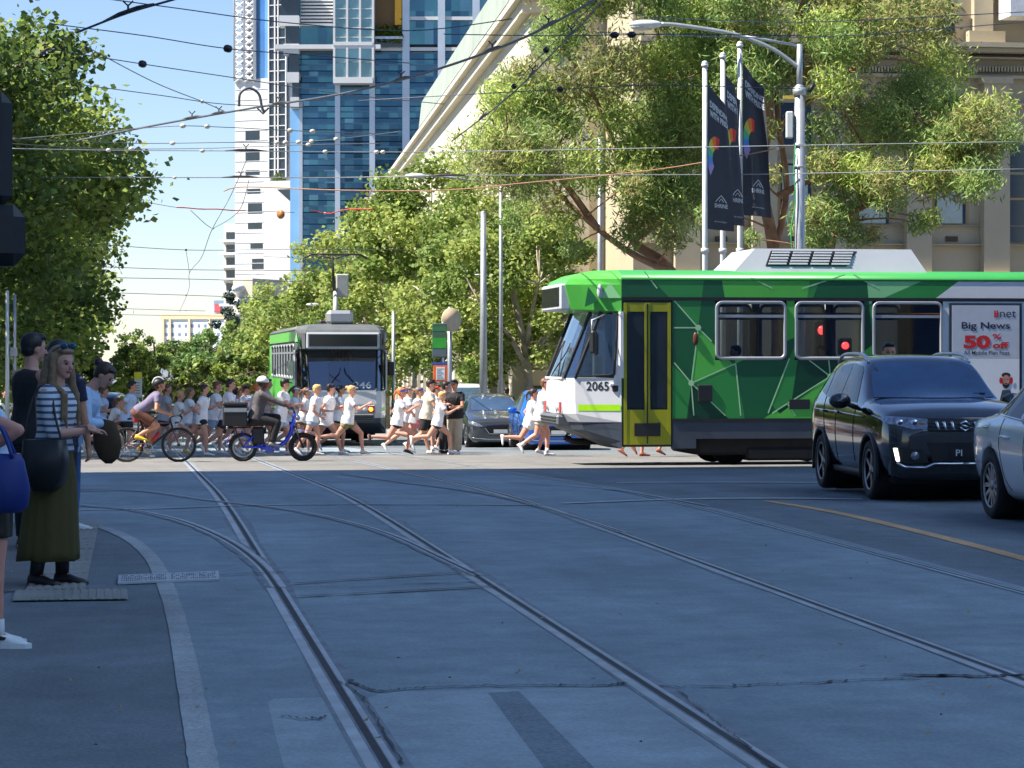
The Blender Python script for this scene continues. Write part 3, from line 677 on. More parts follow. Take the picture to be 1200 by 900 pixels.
class Car:
    """st: stations (x, z_bottom, z_belt, z_top, half width, half width at top); front is +x"""
    def __init__(s, name, label, loc, yaw, st, axles, wr, paint, cat='car', group=None, tilt=0):
        s.t = thing(name, label, cat, loc, yaw, group); s.t.rotation_euler = (0, tilt, yaw)
        st = sorted(st); cols = list(zip(*st)); mb = MB(); rings = []
        xs = np.concatenate([np.linspace(st[i][0], st[i + 1][0], 5)[:-1] for i in range(len(st) - 1)] + [[st[-1][0]]])
        for x in xs:
            zb, ze, zt, w, wt = [hermite(cols[0], cols[k], x) for k in range(1, 6)]
            h = ze - zb
            half = [(0, zb), (.80 * w, zb), (.93 * w, zb + .06), (.985 * w, zb + .38 * h), (w, zb + .68 * h), (.985 * w, zb + .88 * h), (.955 * w, ze)]
            for f in (.35, .75): half.append((.95 * w + (wt - .95 * w) * f, ze + (zt - .035 - ze) * f))
            half += [(wt * .97, zt - .025), (wt * .80, zt), (wt * .4, zt + .018), (0, zt + .022)]
            rings.append([(x, y, z) for y, z in half] + [(x, -y, z) for y, z in reversed(half[1:-1])])
        mb.loft(rings, 0, True)
        o = mobj(mb.data('body', paint), 'body'); q = o.modifiers.new('s', 'SUBSURF'); q.levels = 1
        cut = MB()
        for ax in axles:
            for sg in (1, -1): cut.cyl((ax, sg * .45, wr), (ax, sg * 1.3, wr), wr + .055, n=32, smooth=False)
        co = mobj(cut.data('cut', SEAM), 'cut'); b = o.modifiers.new('b', 'BOOLEAN'); b.object = co; b.operation = 'DIFFERENCE'; b.solver = 'EXACT'
        me = evalmesh(o, 'body'); bpy.data.objects.remove(co)
        s.body = mobj(me, 'body', s.t)
        bm = bmesh.new(); bm.from_mesh(me); s.bvh = BVHTree.FromBMesh(bm); bm.free()
        s.axles = axles; s.wr = wr; s.hw = max(x[4] for x in st)
    def decal(s, name, poly, axis, mat, off=.004, thick=.0, step=.09, parent=None):
        ay = {'x': (1, 2), 'y': (0, 2), 'z': (0, 1)}[axis[0]]; sg = -1 if axis.endswith('-') else 1; ai = 'xyz'.index(axis[0])
        bm = bmesh.new(); bm.faces.new([bm.verts.new((p[0], p[1], 0)) for p in poly])
        for k in (0, 1):
            a = min(p[k] for p in poly); b = max(p[k] for p in poly); no = [0, 0, 0]; no[k] = 1
            for v in np.arange(a + step, b, step):
                co = [0, 0, 0]; co[k] = float(v); bmesh.ops.bisect_plane(bm, geom=bm.verts[:] + bm.edges[:] + bm.faces[:], plane_co=co, plane_no=no)
        dead = []
        for v in bm.verts:
            o = [0, 0, 0]; o[ay[0]], o[ay[1]] = v.co.x, v.co.y; o[ai] = 8 * sg; d = [0, 0, 0]; d[ai] = -sg
            h, n, _, _ = s.bvh.ray_cast(o, d)
            if h is None: dead.append(v)
            else: v.co = h + n * off * (1 if n.dot(Vector(d)) < 0 else -1)
        if dead: bmesh.ops.delete(bm, geom=dead, context='VERTS')
        bmesh.ops.recalc_face_normals(bm, faces=bm.faces)
        me = bpy.data.meshes.new(name); bm.to_mesh(me); bm.free(); me.materials.append(mat)
        me.polygons.foreach_set('use_smooth', [True] * len(me.polygons))
        return mobj(me, name, parent or s.t)
    def line(s, name, pts, axis, r, mat=SEAM, off=0., n=6, parent=None):
        ay = {'x': (1, 2), 'y': (0, 2), 'z': (0, 1)}[axis[0]]; sg = -1 if axis.endswith('-') else 1; ai = 'xyz'.index(axis[0]); out = []
        P = []
        for i in range(len(pts) - 1):
            for k in range(8): P.append([pts[i][j] + (pts[i + 1][j] - pts[i][j]) * k / 8 for j in (0, 1)])
        P.append(pts[-1])
        for p in P:
            o = [0, 0, 0]; o[ay[0]], o[ay[1]] = p; o[ai] = 8 * sg; d = [0, 0, 0]; d[ai] = -sg
            h, nn, _, _ = s.bvh.ray_cast(o, d)
            if h: out.append(h + nn * off)
        mb = MB()
        if len(out) > 1: mb.tube(out, r, n); return mb.build(name, mat, parent or s.t)
    def wheels(s, spokes=10, track=None, rimc=ALLOY, tw=.105, only=None):
        tr = (s.hw - .115) if track is None else track; wr = s.wr
        for ax in s.axles:
            for sg in (1, -1):
                T = Matrix.Translation((ax, sg * tr, wr)) @ Matrix.Rotation(-sg * math.pi / 2, 4, 'X')
                w = MB(); rr = wr * .70
                w.lathe([(rr, -tw), (wr * .93, -tw), (wr * .985, -tw * .75), (wr, -tw * .4), (wr, tw * .4), (wr * .985, tw * .75), (wr * .93, tw), (rr, tw), (rr - .01, tw * .8)], 32, 0, True, T, False)
                w.cyl((0, 0, -tw * .9), (0, 0, tw * .35), rr, n=24, T=T, mat=1)
                wo = w.build('wheel', [RUB, BLK], s.t)
                r = MB(); r.torus(rr - .012, .014, 32, 6, 0, Matrix.Translation((ax, sg * tr, wr)) @ Matrix.Rotation(-sg * math.pi / 2, 4, 'X') @ Matrix.Translation((0, 0, tw * .85)))
                r.cyl((0, 0, tw * .4), (0, 0, tw * .8), .06, .05, 12, 0, True, T)
                for k in range(spokes):
                    a = 2 * math.pi * k / spokes; ca, sa = math.cos(a), math.sin(a); R_ = Matrix.Rotation(a, 4, 'Z')
                    r.loft([[(.04, -.022, tw * .55), (.04, .022, tw * .55), (.04, .022, tw * .75), (.04, -.022, tw * .75)], [(rr - .01, -.026, tw * .6), (rr - .01, .026, tw * .6), (rr - .01, .020, tw * .84), (rr - .01, -.020, tw * .84)]], 0, False, T @ R_)
                r.build('rim', rimc, wo)
    def under(s, x0, x1, z0=.17, z1=.4):
        u = MB(); u.rbox(x0, -s.hw * .85, z0, x1, s.hw * .85, z1, .05)
        for ax in s.axles: u.cyl((ax, -s.hw + .2, s.wr), (ax, s.hw - .2, s.wr), s.wr * 1.02, n=20)
        u.build('underbody', UND, s.t)
    def mirrors(s, x, z, y, mat, sz=1.):
        for sg in (1, -1):
            m = MB(); m.tube([(x, sg * (y - .08), z - .05), (x, sg * (y + .04), z)], .03, 6, 1); m.sph((x, sg * (y + .12), z + .03), (.07 * sz, .13 * sz, .09 * sz), 12, 8, 0); m.build('mirror', [mat, BLK], s.t)
def mirror_y(poly): return [(-a, b) for a, b in poly]

# ---- black compact SUV facing the camera
BP = M('black_car_paint', (.008, .009, .012), .12, 0, .1, 1, coat=1., spec=.6)
px_d = 28.7
fw = gnd(1026, 28.7)        # right front wheel, foot
yaw = rad(-90 - 2.9)
st = [(2.06, .42, .74, .80, .60, .5), (2.03, .30, .80, .86, .74, .62), (1.95, .24, .86, .93, .82, .70), (1.75, .22, .94, 1.02, .875, .78), (1.2, .20, 1.00, 1.10, .888, .80), (.80, .20, 1.01, 1.125, .888, .79),
      (.72, .20, 1.01, 1.16, .888, .76), (.1, .20, 1.02, 1.555, .888, .65), (-.2, .20, 1.03, 1.60, .888, .635), (-1.0, .20, 1.05, 1.61, .888, .62), (-1.6, .22, 1.07, 1.56, .885, .60), (-1.90, .26, 1.08, 1.46, .86, .58), (-2.04, .34, 1.06, 1.24, .80, .60), (-2.10, .45, .95, 1.02, .72, .6)]
ax_f, ax_r = 1.25, -1.25
R_ = Matrix.Rotation(yaw, 3, 'Z'); off = R_ @ Vector((ax_f, -.80, 0))
suv = Car('sport_utility', 'black compact SUV facing the viewer with lit running light and silver grille bars', (fw.x - off.x, fw.y - off.y, zg(fw.y)), yaw, st, (ax_f, ax_r), .335, BP, 'SUV')
suv.wheels(5, tw=.11); suv.under(-1.9, 1.9, .2)
ws = [(-.70, 1.13), (.70, 1.13), (.60, 1.50), (.45, 1.535), (-.45, 1.535), (-.60, 1.50)]
suv.decal('windscreen', ws, 'x', SCREEN, .006)
for sg, a in ((1, 'y'), (-1, 'y-')):
    suv.decal('side_window', [(.42, 1.07), (-.42, 1.09), (-.42, 1.52), (.02, 1.49), (.14, 1.44)], a, CGLASS)
    suv.decal('side_window', [(-.47, 1.09), (-1.18, 1.12), (-1.30, 1.38), (-1.22, 1.49), (-.47, 1.52)], a, CGLASS)
    suv.decal('quarter_window', [(-1.25, 1.13), (-1.72, 1.20), (-1.62, 1.38), (-1.36, 1.46)], a, CGLASS)
    suv.line('door_seam', [(.50, 1.05), (.46, .4)], a, .006); suv.line('door_seam', [(-.445, 1.08), (-.44, .36)], a, .006); suv.line('door_seam', [(-1.20, 1.12), (-1.05, .8), (-.95, .45), (-.9, .36)], a, .006)
    suv.line('body_crease', [(1.0, .92), (-.4, .95), (-1.9, .97)], a, .008, BP, .0)
    suv.line('sill_trim', [(.86, .27), (-.86, .27)], a, .05, BLK, -.01)
    for x in (-.25, -1.02): suv.line('door_handle', [(x, .945), (x - .20, .95)], a, .018, BP, .02)
    ar = MB()
    for axx in (ax_f, ax_r):
        pts = [(axx + .40 * math.cos(q), sg * .872, .335 + .40 * math.sin(q)) for q in [rad(-15 + 210 * k / 24) for k in range(25)]]
        ar = MB(); ar.tube(pts, .032, 6, 0, True, True, None, 1.0); ar.build('arch_trim', BLK, suv.t)
    rr = MB(); P = [(.06, sg * .60, 1.535), (-.10, sg * .595, 1.60), (-.4, sg * .585, 1.632), (-1.2, sg * .575, 1.632), (-1.55, sg * .56, 1.585), (-1.66, sg * .56, 1.53)]
    rr.tube(smooth_pts(P, 4), .020, 8); rr.build('roof_rail', M('roof_rail_silver', (.6, .62, .65), .3, .8), suv.t)
suv.mirrors(.42, 1.06, .90, BP)
for sg in (1, -1):
    f = lambda P: P if sg > 0 else mirror_y(P)
    hl = suv.decal('headlight', f([(.42, .80), (.60, .805), (.84, .87), (.86, .945), (.62, .93), (.40, .91)]), 'x', LENS, .008, step=.05)
    q = MB()
    for yy in (.55, .70):
        h, n, _, _ = suv.bvh.ray_cast((8, yy * sg, .87), (-1, 0, 0)); q = MB(); q.sph(h, (.02, .05, .042), 12, 8); lo2 = q.build('lamp', CHROME, hl); q = MB(); q.sph(h + Vector((.012, 0, 0)), (.016, .026, .022), 10, 6); q.build('bulb', M('lamp_inner', (.05, .055, .07), .05, .2), lo2)
    h, n, _, _ = suv.bvh.ray_cast((8, .47 * sg, .86), (-1, 0, 0)); q = MB(); q.sph(h, (.015, .03, .03), 10, 6); q.build('indicator', M('indicator_orange', (.45, .14, .04), .2), hl)
    suv.decal('running_light', f([(.715, .46), (.745, .46), (.775, .60), (.74, .60)]), 'x', DRL, .02, step=.04)
    fo = suv.decal('fog_lamp', f([(.40, .44), (.69, .44), (.72, .60), (.46, .58)]), 'x', BLK, .006)
    h, n, _, _ = suv.bvh.ray_cast((8, .56 * sg, .515), (-1, 0, 0)); q = MB(); q.cyl(h, h + Vector((.03, 0, 0)), .045, n=14); q.build('lamp', LENS, fo)
    suv.line('chrome_strip', f([(.74, .44), (.66, .395), (.44, .39), (.34, .43), (.0, .43)]), 'x', .014, CHROME, .012)
gr = suv.decal('grille', [(-.42, .775), (.42, .775), (.40, .90), (-.40, .90)], 'x', SEAM, .008)
for y in (-.30, -.22, -.13, .13, .22, .30):
    q = MB()
    for a, b, r in ((y + .012 * (1 if y < 0 else -1), .885, .0), (y, .80, 0)): pass
    h0 = suv.bvh.ray_cast((8, y - .012, .885), (-1, 0, 0))[0]; h1 = suv.bvh.ray_cast((8, y + .012, .795), (-1, 0, 0))[0]
    q.tube([h0 + Vector((.012, 0, 0)), h1 + Vector((.012, 0, 0))], .019, 6); q.build('grille_bar', CHROME, gr)
for z in (.80, .835, .87): suv.line('grille_slat', [(-.40, z), (.40, z)], 'x', .006, DGREY, .006, parent=gr)
suv.decal('lower_grille', [(-.36, .46), (.36, .46), (.42, .66), (-.42, .66)], 'x', BLK, .006)
# S emblem in chrome
q = MB(); ox = suv.bvh.ray_cast((8, 0, .84), (-1, 0, 0))[0].x + .022
q.tube([(ox, y, .84 + z) for y, z in ((.058, .012), (.0, .052), (-.058, .022), (-.03, .006), (.03, -.006), (.058, -.022), (.0, -.052), (-.058, -.012))], .013, 6); q.build('emblem', CHROME, suv.t)
pl = suv.decal('number_plate', [(-.16, .50), (.20, .50), (.20, .60), (-.16, .60)], 'x', PLATE, .03)
q = MB(); ox = suv.bvh.ray_cast((8, 0, .55), (-1, 0, 0))[0].x + .055; put_text(q, 'PI', .07, .07, frame((ox, -.115, .515), (0, 1, 0), (0, 0, 1)), 0, .01); q.build('plate_letters', WHITE, pl)
for y in (-.45, .1): suv.line('wiper', [(y, 1.15), (y + .5, 1.165)], 'x', .012, SEAM, .015)
suv.line('bonnet_edge', [(-.70, .925), (-.3, .915), (.3, .915), (.70, .925)], 'x', .006)
# ---- white sedan, only its tail end in frame
WP = M('white_car_paint', (.84, .85, .86), .18, 0, .03, 1, coat=.8)
rw = gnd(1169, 24.9); yaw2 = rad(-90 - 1.5); R2 = Matrix.Rotation(yaw2, 3, 'Z'); off = R2 @ Vector((-1.35, -.80, 0))
st = [(2.30, .42, .62, .66, .62, .5), (2.25, .26, .68, .73, .78, .66), (2.05, .2, .76, .82, .86, .75), (1.4, .18, .84, .93, .89, .80), (.95, .18, .89, .98, .89, .78), (.10, .18, .91, 1.40, .89, .60), (-.3, .18, .92, 1.46, .89, .58), (-.9, .18, .94, 1.44, .89, .57),
      (-1.45, .19, .95, 1.19, .885, .60), (-1.75, .22, .96, 1.05, .87, .66), (-2.05, .28, .95, 1.01, .83, .66), (-2.22, .36, .90, .97, .76, .6), (-2.28, .48, .80, .84, .68, .55)]
sed = Car('sedan', 'white sedan cut off by the frame in front of the black SUV', (rw.x - off.x, rw.y - off.y, zg(rw.y)), yaw2, st, (1.35, -1.35), .325, WP, 'car')
sed.wheels(12, tw=.105); sed.under(-2.0, 2.0, .19)
for sg, a in ((1, 'y'), (-1, 'y-')):
    w = sed.decal('side_window', [(.55, .95), (-.28, .97), (-.28, 1.37), (.02, 1.34), (.2, 1.24)], a, CGLASS)
    sed.decal('side_window', [(-.33, .97), (-1.02, 1.0), (-1.10, 1.06), (-.95, 1.30), (-.8, 1.37), (-.33, 1.38)], a, CGLASS)
    sed.decal('quarter_window', [(-1.06, 1.01), (-1.38, 1.035), (-1.33, 1.09), (-1.05, 1.26), (-1.0, 1.28), (-1.13, 1.07)], a, CGLASS)
    sed.line('window_trim', [(.6, .945), (-.3, .96), (-1.40, 1.02), (-1.2, 1.19), (-.95, 1.34)], a, .010, CHROME, .004)
    sed.line('door_seam', [(-.31, .93), (-.3, .3)], a, .005); sed.line('door_seam', [(-1.05, .98), (-1.05, .72), (-.92, .4), (-.8, .3)], a, .005)
    sed.line('door_handle', [(-.72, .80), (-.95, .81)], a, .016, WP, .02)
    q = sed.decal('fuel_flap', [(-1.58, .82), (-1.44, .82), (-1.44, .93), (-1.58, .93)], a, WP, .006); sed.line('flap_catch', [(-1.56, .885), (-1.46, .885)], a, .012, CHROME, .012)
    sed.decal('tail_lamp', [(-2.12, .74), (-2.32, .70), (-2.32, .90), (-2.16, .88)], a, RLAMP, .006, step=.04)
    sed.decal('headlight', [(2.4, .58), (1.9, .66), (1.95, .74), (2.4, .72)], a, LENS, .006, step=.06)
sed.decal('rear_window', [(-.52, 1.12), (.52, 1.12), (.48, 1.38), (-.48, 1.38)], 'x-', CGLASS); sed.decal('windscreen', [(-.62, 1.0), (.62, 1.0), (.52, 1.36), (-.52, 1.36)], 'x', SCREEN)
sed.mirrors(.45, .98, .90, WP)
# ---- smaller cars at the far side
def hatch(name, label, loc, yaw, paint, H=1.46, L=4.1, cat='car', face='x', plate=PLATEW, bonnet=.92, grille=True, van=0, tilt=rad(1.2)):
    k = L / 4.1; d = H - 1.46
    st = [(2.05 * k, .40, .62, .70, .60, .5), (2.0 * k, .24, .70, .78, .76, .66), (1.85 * k, .2, .80, .86, .85, .74), (1.3 * k, .18, bonnet - .06, bonnet + .03, .885, .78), (.85 * k, .18, bonnet, bonnet + .10, .885, .76), (.0, .18, bonnet + .02, 1.39 + d, .885, .62), (-.5 * k, .18, bonnet + .04, 1.46 + d, .885, .60),
          (-1.2 * k, .18, bonnet + .06, 1.42 + d, .88, .58 + .1 * van), (-1.75 * k, .24, bonnet + .06, 1.22 + d + .15 * van, .85, .56 + .1 * van), (-1.98 * k, .34, bonnet, 1.0 + d * .5, .78, .55), (-2.05 * k, .48, bonnet - .15, .8, .70, .5)]
    c_ = Car(name, label, loc, yaw, st, (1.28 * k, -1.28 * k), .32, paint, cat, tilt=tilt); c_.wheels(8); c_.under(-1.8 * k, 1.8 * k, .19)
    b = bonnet
    c_.decal('windscreen', [(-.66, b + .13), (.66, b + .13), (.58, 1.33 + d), (.45, 1.37 + d), (-.45, 1.37 + d), (-.58, 1.33 + d)], 'x', SCREEN, .006)
    c_.decal('rear_window', [(-.55, b + .16), (.55, b + .16), (.50, 1.30 + d), (-.50, 1.30 + d)], 'x-', CGLASS, .006)
    for sg, a in ((1, 'y'), (-1, 'y-')):
        c_.decal('side_window', [(.50 * k, b + .07), (-.38 * k, b + .09), (-.38 * k, 1.38 + d), (-.0, 1.34 + d), (.22 * k, 1.20 + d)], a, CGLASS); c_.decal('side_window', [(-.43 * k, b + .09), (-1.15 * k, b + .12), (-1.3 * k, 1.22 + d), (-1.1 * k, 1.34 + d), (-.43 * k, 1.38 + d)], a, CGLASS)
        c_.line('door_seam', [(-.4 * k, b + .05), (-.4 * k, .35)], a, .006); c_.line('door_seam', [(.62 * k, b), (.55 * k, .35)], a, .006)
        f = (lambda P: P) if sg > 0 else mirror_y
        c_.decal('headlight', f([(.46, .66), (.62, .65), (.83, .72), (.84, .80), (.64, .76)]), 'x', LENS, .008, step=.05)
        c_.decal('tail_lamp', f([(.50, .78), (.80, .80), (.80, .95), (.56, .92)]), 'x-', RLAMP, .008, step=.05)
    c_.mirrors(.55 * k, b + .08, .89, paint)
    c_.decal('grille', [(-.30, .42), (.30, .42), (.42, .60), (.36, .68), (-.36, .68), (-.42, .60)], 'x', SEAM, .008)
    c_.line('chrome_strip', [(-.42, .62), (-.30, .46), (.30, .46), (.42, .62)], 'x', .012, CHROME, .012); c_.line('lower_strip', [(-.8, .36), (-.4, .32), (.4, .32), (.8, .36)], 'x', .014, CHROME, .01)
    c_.decal('number_plate', [(-.19, .48), (.19, .48), (.19, .58), (-.19, .58)], 'x', plate, .03)
    c_.decal('number_plate', [(-.19, .60), (.19, .60), (.19, .71), (-.19, .71)], 'x-', plate, .02)
    return c_
p = gnd(576, 71.5); hatch('hatchback', 'dark grey hatchback waiting at the crossing left of the blue car', p, rad(-90 - 1), M('grey_car_paint', c(72, 76, 82), .2, .5, .05, 1, coat=.9), 1.46)
p = gnd(643, 66); hatch('hatchback', 'bright blue hatchback partly behind the nose of the crossing tram', p, rad(-90 - 1.8), M('blue_car_paint', c(32, 104, 200), .2, .2, .05, 1, coat=.9), 1.52, 3.9)
p = gnd(549, 82); hatch('van', 'white van behind the dark grey hatchback', p, rad(-90), WP, 1.85, 4.6, 'van', van=1, bonnet=1.08)
p = gnd(126, 80); hatch('hatchback', 'dark car with red tail lamps half hidden behind the runners', p, rad(80), M('dark_blue_car_paint', c(24, 32, 44), .2, .2, .05, 1, coat=.9), 1.6, 4.3)
p = gnd(283, 104); hatch('hatchback', 'pale silver car glimpsed behind the running crowd', p, rad(-88), M('silver_car_paint', c(190, 192, 196), .2, .4, .05, 1, coat=.9), 1.5, 4.2)
# ================================================================== two-wheelers (local: x forward, wheels in the xz plane)
def wheel2(t, x, R, r, spokes, mt, mr, rimr, disc=None):
    T = Matrix.Translation((x, 0, R)) @ Matrix.Rotation(math.pi / 2, 4, 'X')
    w = MB(); w.torus(R - r, r, 40, 8, 0, T); wo = w.build('wheel', mt, t)
    q = MB(); q.torus(R - 2 * r - rimr * .6, rimr, 40, 6, 0, T, .8); q.cyl((x, -.05, R), (x, .05, R), .028, n=10)
    q.build('rim', mr, wo); sp = MB()
    for k in range(spokes):
        a = 2 * math.pi * k / spokes; sg = .03 if k % 2 else -.03
        sp.tube([(x + .02 * math.cos(a), sg, R + .02 * math.sin(a)), (x + (R - 2 * r) * math.cos(a), 0, R + (R - 2 * r) * math.sin(a))], .003, 4)
    sp.build('spokes', STEEL, wo); return wo
def road_bike(label, loc, yaw):
    t = thing('road_bicycle', label, 'bicycle', loc, yaw); R = .34; wf, wr_ = .52, -.49
    RED = M('bike_red', c(104, 28, 36), .3, .2, .05, coat=.6)
    wheel2(t, wf, R, .014, 24, RUB, BLK, .016); wheel2(t, wr_, R, .014, 24, RUB, BLK, .016)
    BB, ST, HT, HB = Vector((-.07, 0, .28)), Vector((-.22, 0, .80)), Vector((.36, 0, .80)), Vector((.40, 0, .66))
    f = MB(); f.tube([BB, ST], .017); f.tube([ST - Vector((-.01, 0, .05)), HT - Vector((0, 0, .02))], .016); f.tube([BB, HB], .021, mat=1); f.tube([HT, HB], .019, mat=1)
    for sg in (1, -1): f.tube([BB, (wr_, sg * .06, R)], .010); f.tube([ST - Vector((-.01, 0, .05)), (wr_, sg * .06, R)], .008)
    f.build('frame', [RED, BLK], t)
    k = MB()
    for sg in (1, -1): k.tube(smooth_pts([(.405, sg * .03, .64), (.45, sg * .05, .52), (wf, sg * .055, R)], 4), .012)
    k.build('fork', RED, t)
    s_ = MB(); s_.tube([ST - Vector((0, 0, .02)), (-.26, 0, .95)], .014); s_.loft([[(-.40, .07, .95), (-.40, -.07, .95), (-.40, -.06, .985), (-.40, .06, .985)], [(-.28, .05, .96), (-.28, -.05, .96), (-.28, -.045, .99), (-.28, .045, .99)], [(-.13, .015, .965), (-.13, -.015, .965), (-.13, -.015, .985), (-.13, .015, .985)]]); s_.build('saddle', BLK, t)
    h = MB(); h.tube([HT, (.36, 0, .88), (.45, 0, .91)], .014)
    h.tube([(.45, -.2, .91), (.45, .2, .91)], .013)
    for sg in (1, -1): h.tube(smooth_pts([(.45, sg * .2, .91), (.54, sg * .21, .91), (.58, sg * .21, .86), (.53, sg * .215, .79), (.45, sg * .215, .77)], 5), .014); h.tube([(.54, sg * .21, .92), (.59, sg * .21, .98)], .018)
    h.build('handlebar', BLK, t)
    c_ = MB(); T = Matrix.Translation((BB.x, -.05, BB.z)) @ Matrix.Rotation(math.pi / 2, 4, 'X'); c_.torus(.085, .012, 24, 6, 0, T)
    c_.tube([(BB.x, -.06, BB.z), (BB.x + .08, -.07, BB.z - .15)], .012); c_.tube([(BB.x, .06, BB.z), (BB.x - .08, .07, BB.z + .15)], .012); c_.box(BB.x + .03, -.16, BB.z - .165, BB.x + .13, -.07, BB.z - .145); c_.box(BB.x - .13, .07, BB.z + .145, BB.x - .03, .16, BB.z + .165)
    c_.tube([(BB.x, -.05, BB.z + .085), (wr_, -.05, R + .035)], .006, 4); c_.tube([(BB.x, -.05, BB.z - .085), (wr_ + .03, -.05, R - .12), (wr_, -.05, R - .035)], .006, 4); c_.build('crankset', STEEL, t)
    b = MB(); b.cap((.02, 0, .42), (.12, 0, .56), .036, .036); b.build('bottle', M('bidon_red', c(190, 30, 40), .4), t)
    b = MB(); b.rbox(-.36, -.05, .78, -.24, .05, .90, .02); b.build('saddle_bag', M('saddlebag_red', c(165, 25, 35), .6), t)
    return t
def e_bike(label, loc, yaw):
    t = thing('electric_bicycle', label, 'electric bicycle', loc, yaw); R = .285; wf, wr_ = .62, -.56
    BL = M('ebike_blue', c(30, 60, 205), .25, .1, .05, coat=.8)
    wheel2(t, wf, R, .038, 18, RUB, BLK, .02); wheel2(t, wr_, R, .038, 10, RUB, ALLOY, .03)
    f = MB(); f.tube(smooth_pts([(.44, 0, .80), (.36, 0, .52), (.22, 0, .34), (.0, 0, .27), (-.2, 0, .27)], 5), .042, 10); f.tube(smooth_pts([(-.2, 0, .30), (-.38, 0, .42), (-.60, 0, .56)], 4), .035)
    for sg in (1, -1): f.tube([(-.16, sg * .06, .28), (wr_, sg * .07, R)], .022); f.tube([(-.34, sg * .07, .52), (wr_, sg * .08, R)], .016)
    f.tube([(-.12, 0, .28), (-.26, 0, .66)], .03); f.tube([(.38, 0, .60), (.46, 0, .94)], .028); f.box(-.12, -.07, .20, .16, .07, .30); f.build('frame', BL, t)
    for x, a0, a1 in ((wf, 20, 175), (wr_, 10, 170)):
        m = MB(); vs = []; fs = []
        for i in range(15):
            a = rad(a0 + (a1 - a0) * i / 14)
            for y in (-.06, 0, .06): rr = R + .045 + (.012 if y == 0 else 0); vs.append((x + rr * math.cos(a), y, R + rr * math.sin(a)))
        for i in range(14):
            for j in (0, 1): fs.append((i * 3 + j, i * 3 + j + 1, i * 3 + j + 4, i * 3 + j + 3))
        m.add(vs, fs, 0, True); m.build('mudguard', BL, t)
    k = MB()
    for sg in (1, -1): k.tube([(.47, sg * .05, .66), (wf, sg * .075, R)], .020)
    k.box(.44, -.06, .64, .50, .06, .70); k.build('fork', BLK, t)
    h = MB(); h.tube([(.46, 0, .94), (.43, 0, 1.02)], .02); h.tube(smooth_pts([(.34, -.33, 1.04), (.42, -.2, 1.05), (.44, 0, 1.02), (.42, .2, 1.05), (.34, .33, 1.04)], 4), .015); h.build('handlebar', BLK, t)
    l = MB(); l.sph((.52, 0, .86), (.05, .06, .06)); l.build('headlight', LENS, t)
    s_ = MB(); s_.rbox(-.56, -.11, .70, -.12, .11, .79, .04); s_.rbox(-.38, -.08, .34, -.14, .08, .68, .03); s_.build('seat', BLK, t)
    r = MB()
    for sg in (1, -1): r.tube([(-.40, sg * .10, .68), (-.86, sg * .10, .66)], .012); r.tube([(-.72, sg * .10, .66), (wr_, sg * .09, R)], .010)
    r.build('rack', BLK, t)
    pd = MB(); pd.tube([(.02, -.08, .27), (.10, -.10, .20)], .012); pd.tube([(.02, .08, .27), (-.06, .10, .34)], .012); pd.rbox(.05, -.20, .18, .15, -.10, .21, .008); pd.rbox(-.11, .10, .33, -.01, .20, .36, .008); pd.build('crankset', STEEL, t)
    return t
P_BIKE = gnd(178, 50.0); road_bike('dark road bicycle with red frame ridden by the cyclist in purple', P_BIKE, rad(-2))
P_EB = gnd(318, 50.5); EB = e_bike('blue step through electric bicycle with blue mudguards', P_EB, 0.)
bx = MB(); bx.rbox(-.95, -.20, .70, -.48, .20, 1.10, .02, 0); bx.rbox(-.96, -.21, 1.10, -.47, .21, 1.17, .02, 0); bx.box(-.94, -.205, .98, -.49, -.201, 1.06, 1)
b = bx.build('delivery_box', [BLK, M('box_reflective', c(150, 155, 158), .5)], label='black delivery box strapped behind the seat of the blue bike', cat='box'); b.location = P_EB
# ================================================================== people
SK = [M('skin_light', c(206, 152, 130), .55, 0, .06, 6, spec=.35), M('skin_tan', c(200, 142, 112), .55, 0, .06, 6, spec=.35), M('skin_dark', c(92, 62, 48), .5, 0, .06, 6), M('skin_pink', c(204, 144, 126), .55, 0, .06, 6, spec=.35)]
TEE = M('white_cotton', (.86, .86, .87), .8, 0, .05, 9, .5, 16); CREAM = M('cream_cotton', c(228, 218, 196), .8, 0, .06, 9, .5, 16); BLACKC = M('black_cloth', (.015, .015, .017), .85, 0, .25, 9, .5, 18)
NAVY = M('navy_cloth', c(34, 40, 62), .85, 0, .15, 9, .5, 18); KHAKI = M('khaki_cloth', c(132, 128, 88), .85, 0, .15, 9, .5, 18); DENIM = M('pale_denim', c(150, 172, 196), .85, 0, .15, 9, .5, 30); JEANS = M('blue_denim', c(64, 104, 156), .85, 0, .2, 9, .5, 30)
BEIGE = M('beige_cloth', c(182, 170, 150), .85, 0, .12, 9, .5, 18); GREYJ = M('charcoal_jacket', c(84, 78, 80), .8, 0, .15, 9, .6, 14); PURP = M('dusty_purple_cloth', c(112, 104, 128), .8, 0, .1, 9, .5, 16); OLIVE = M('olive_skirt_cloth', c(74, 66, 26), .85, 0, .1, 5, .3, 20)
LBLUE = M('pale_blue_shirt', c(186, 210, 236), .8, 0, .06, 9, .6, 14); TEAL = M('teal_uniform', c(40, 120, 130), .8, 0, .1); BROWNC = M('brown_cloth', c(104, 66, 50), .85, 0, .15); ORANGE = M('orange_cloth', c(236, 92, 40), .8, 0, .1); PINKC = M('pink_cloth', c(226, 130, 150), .8, 0, .1)
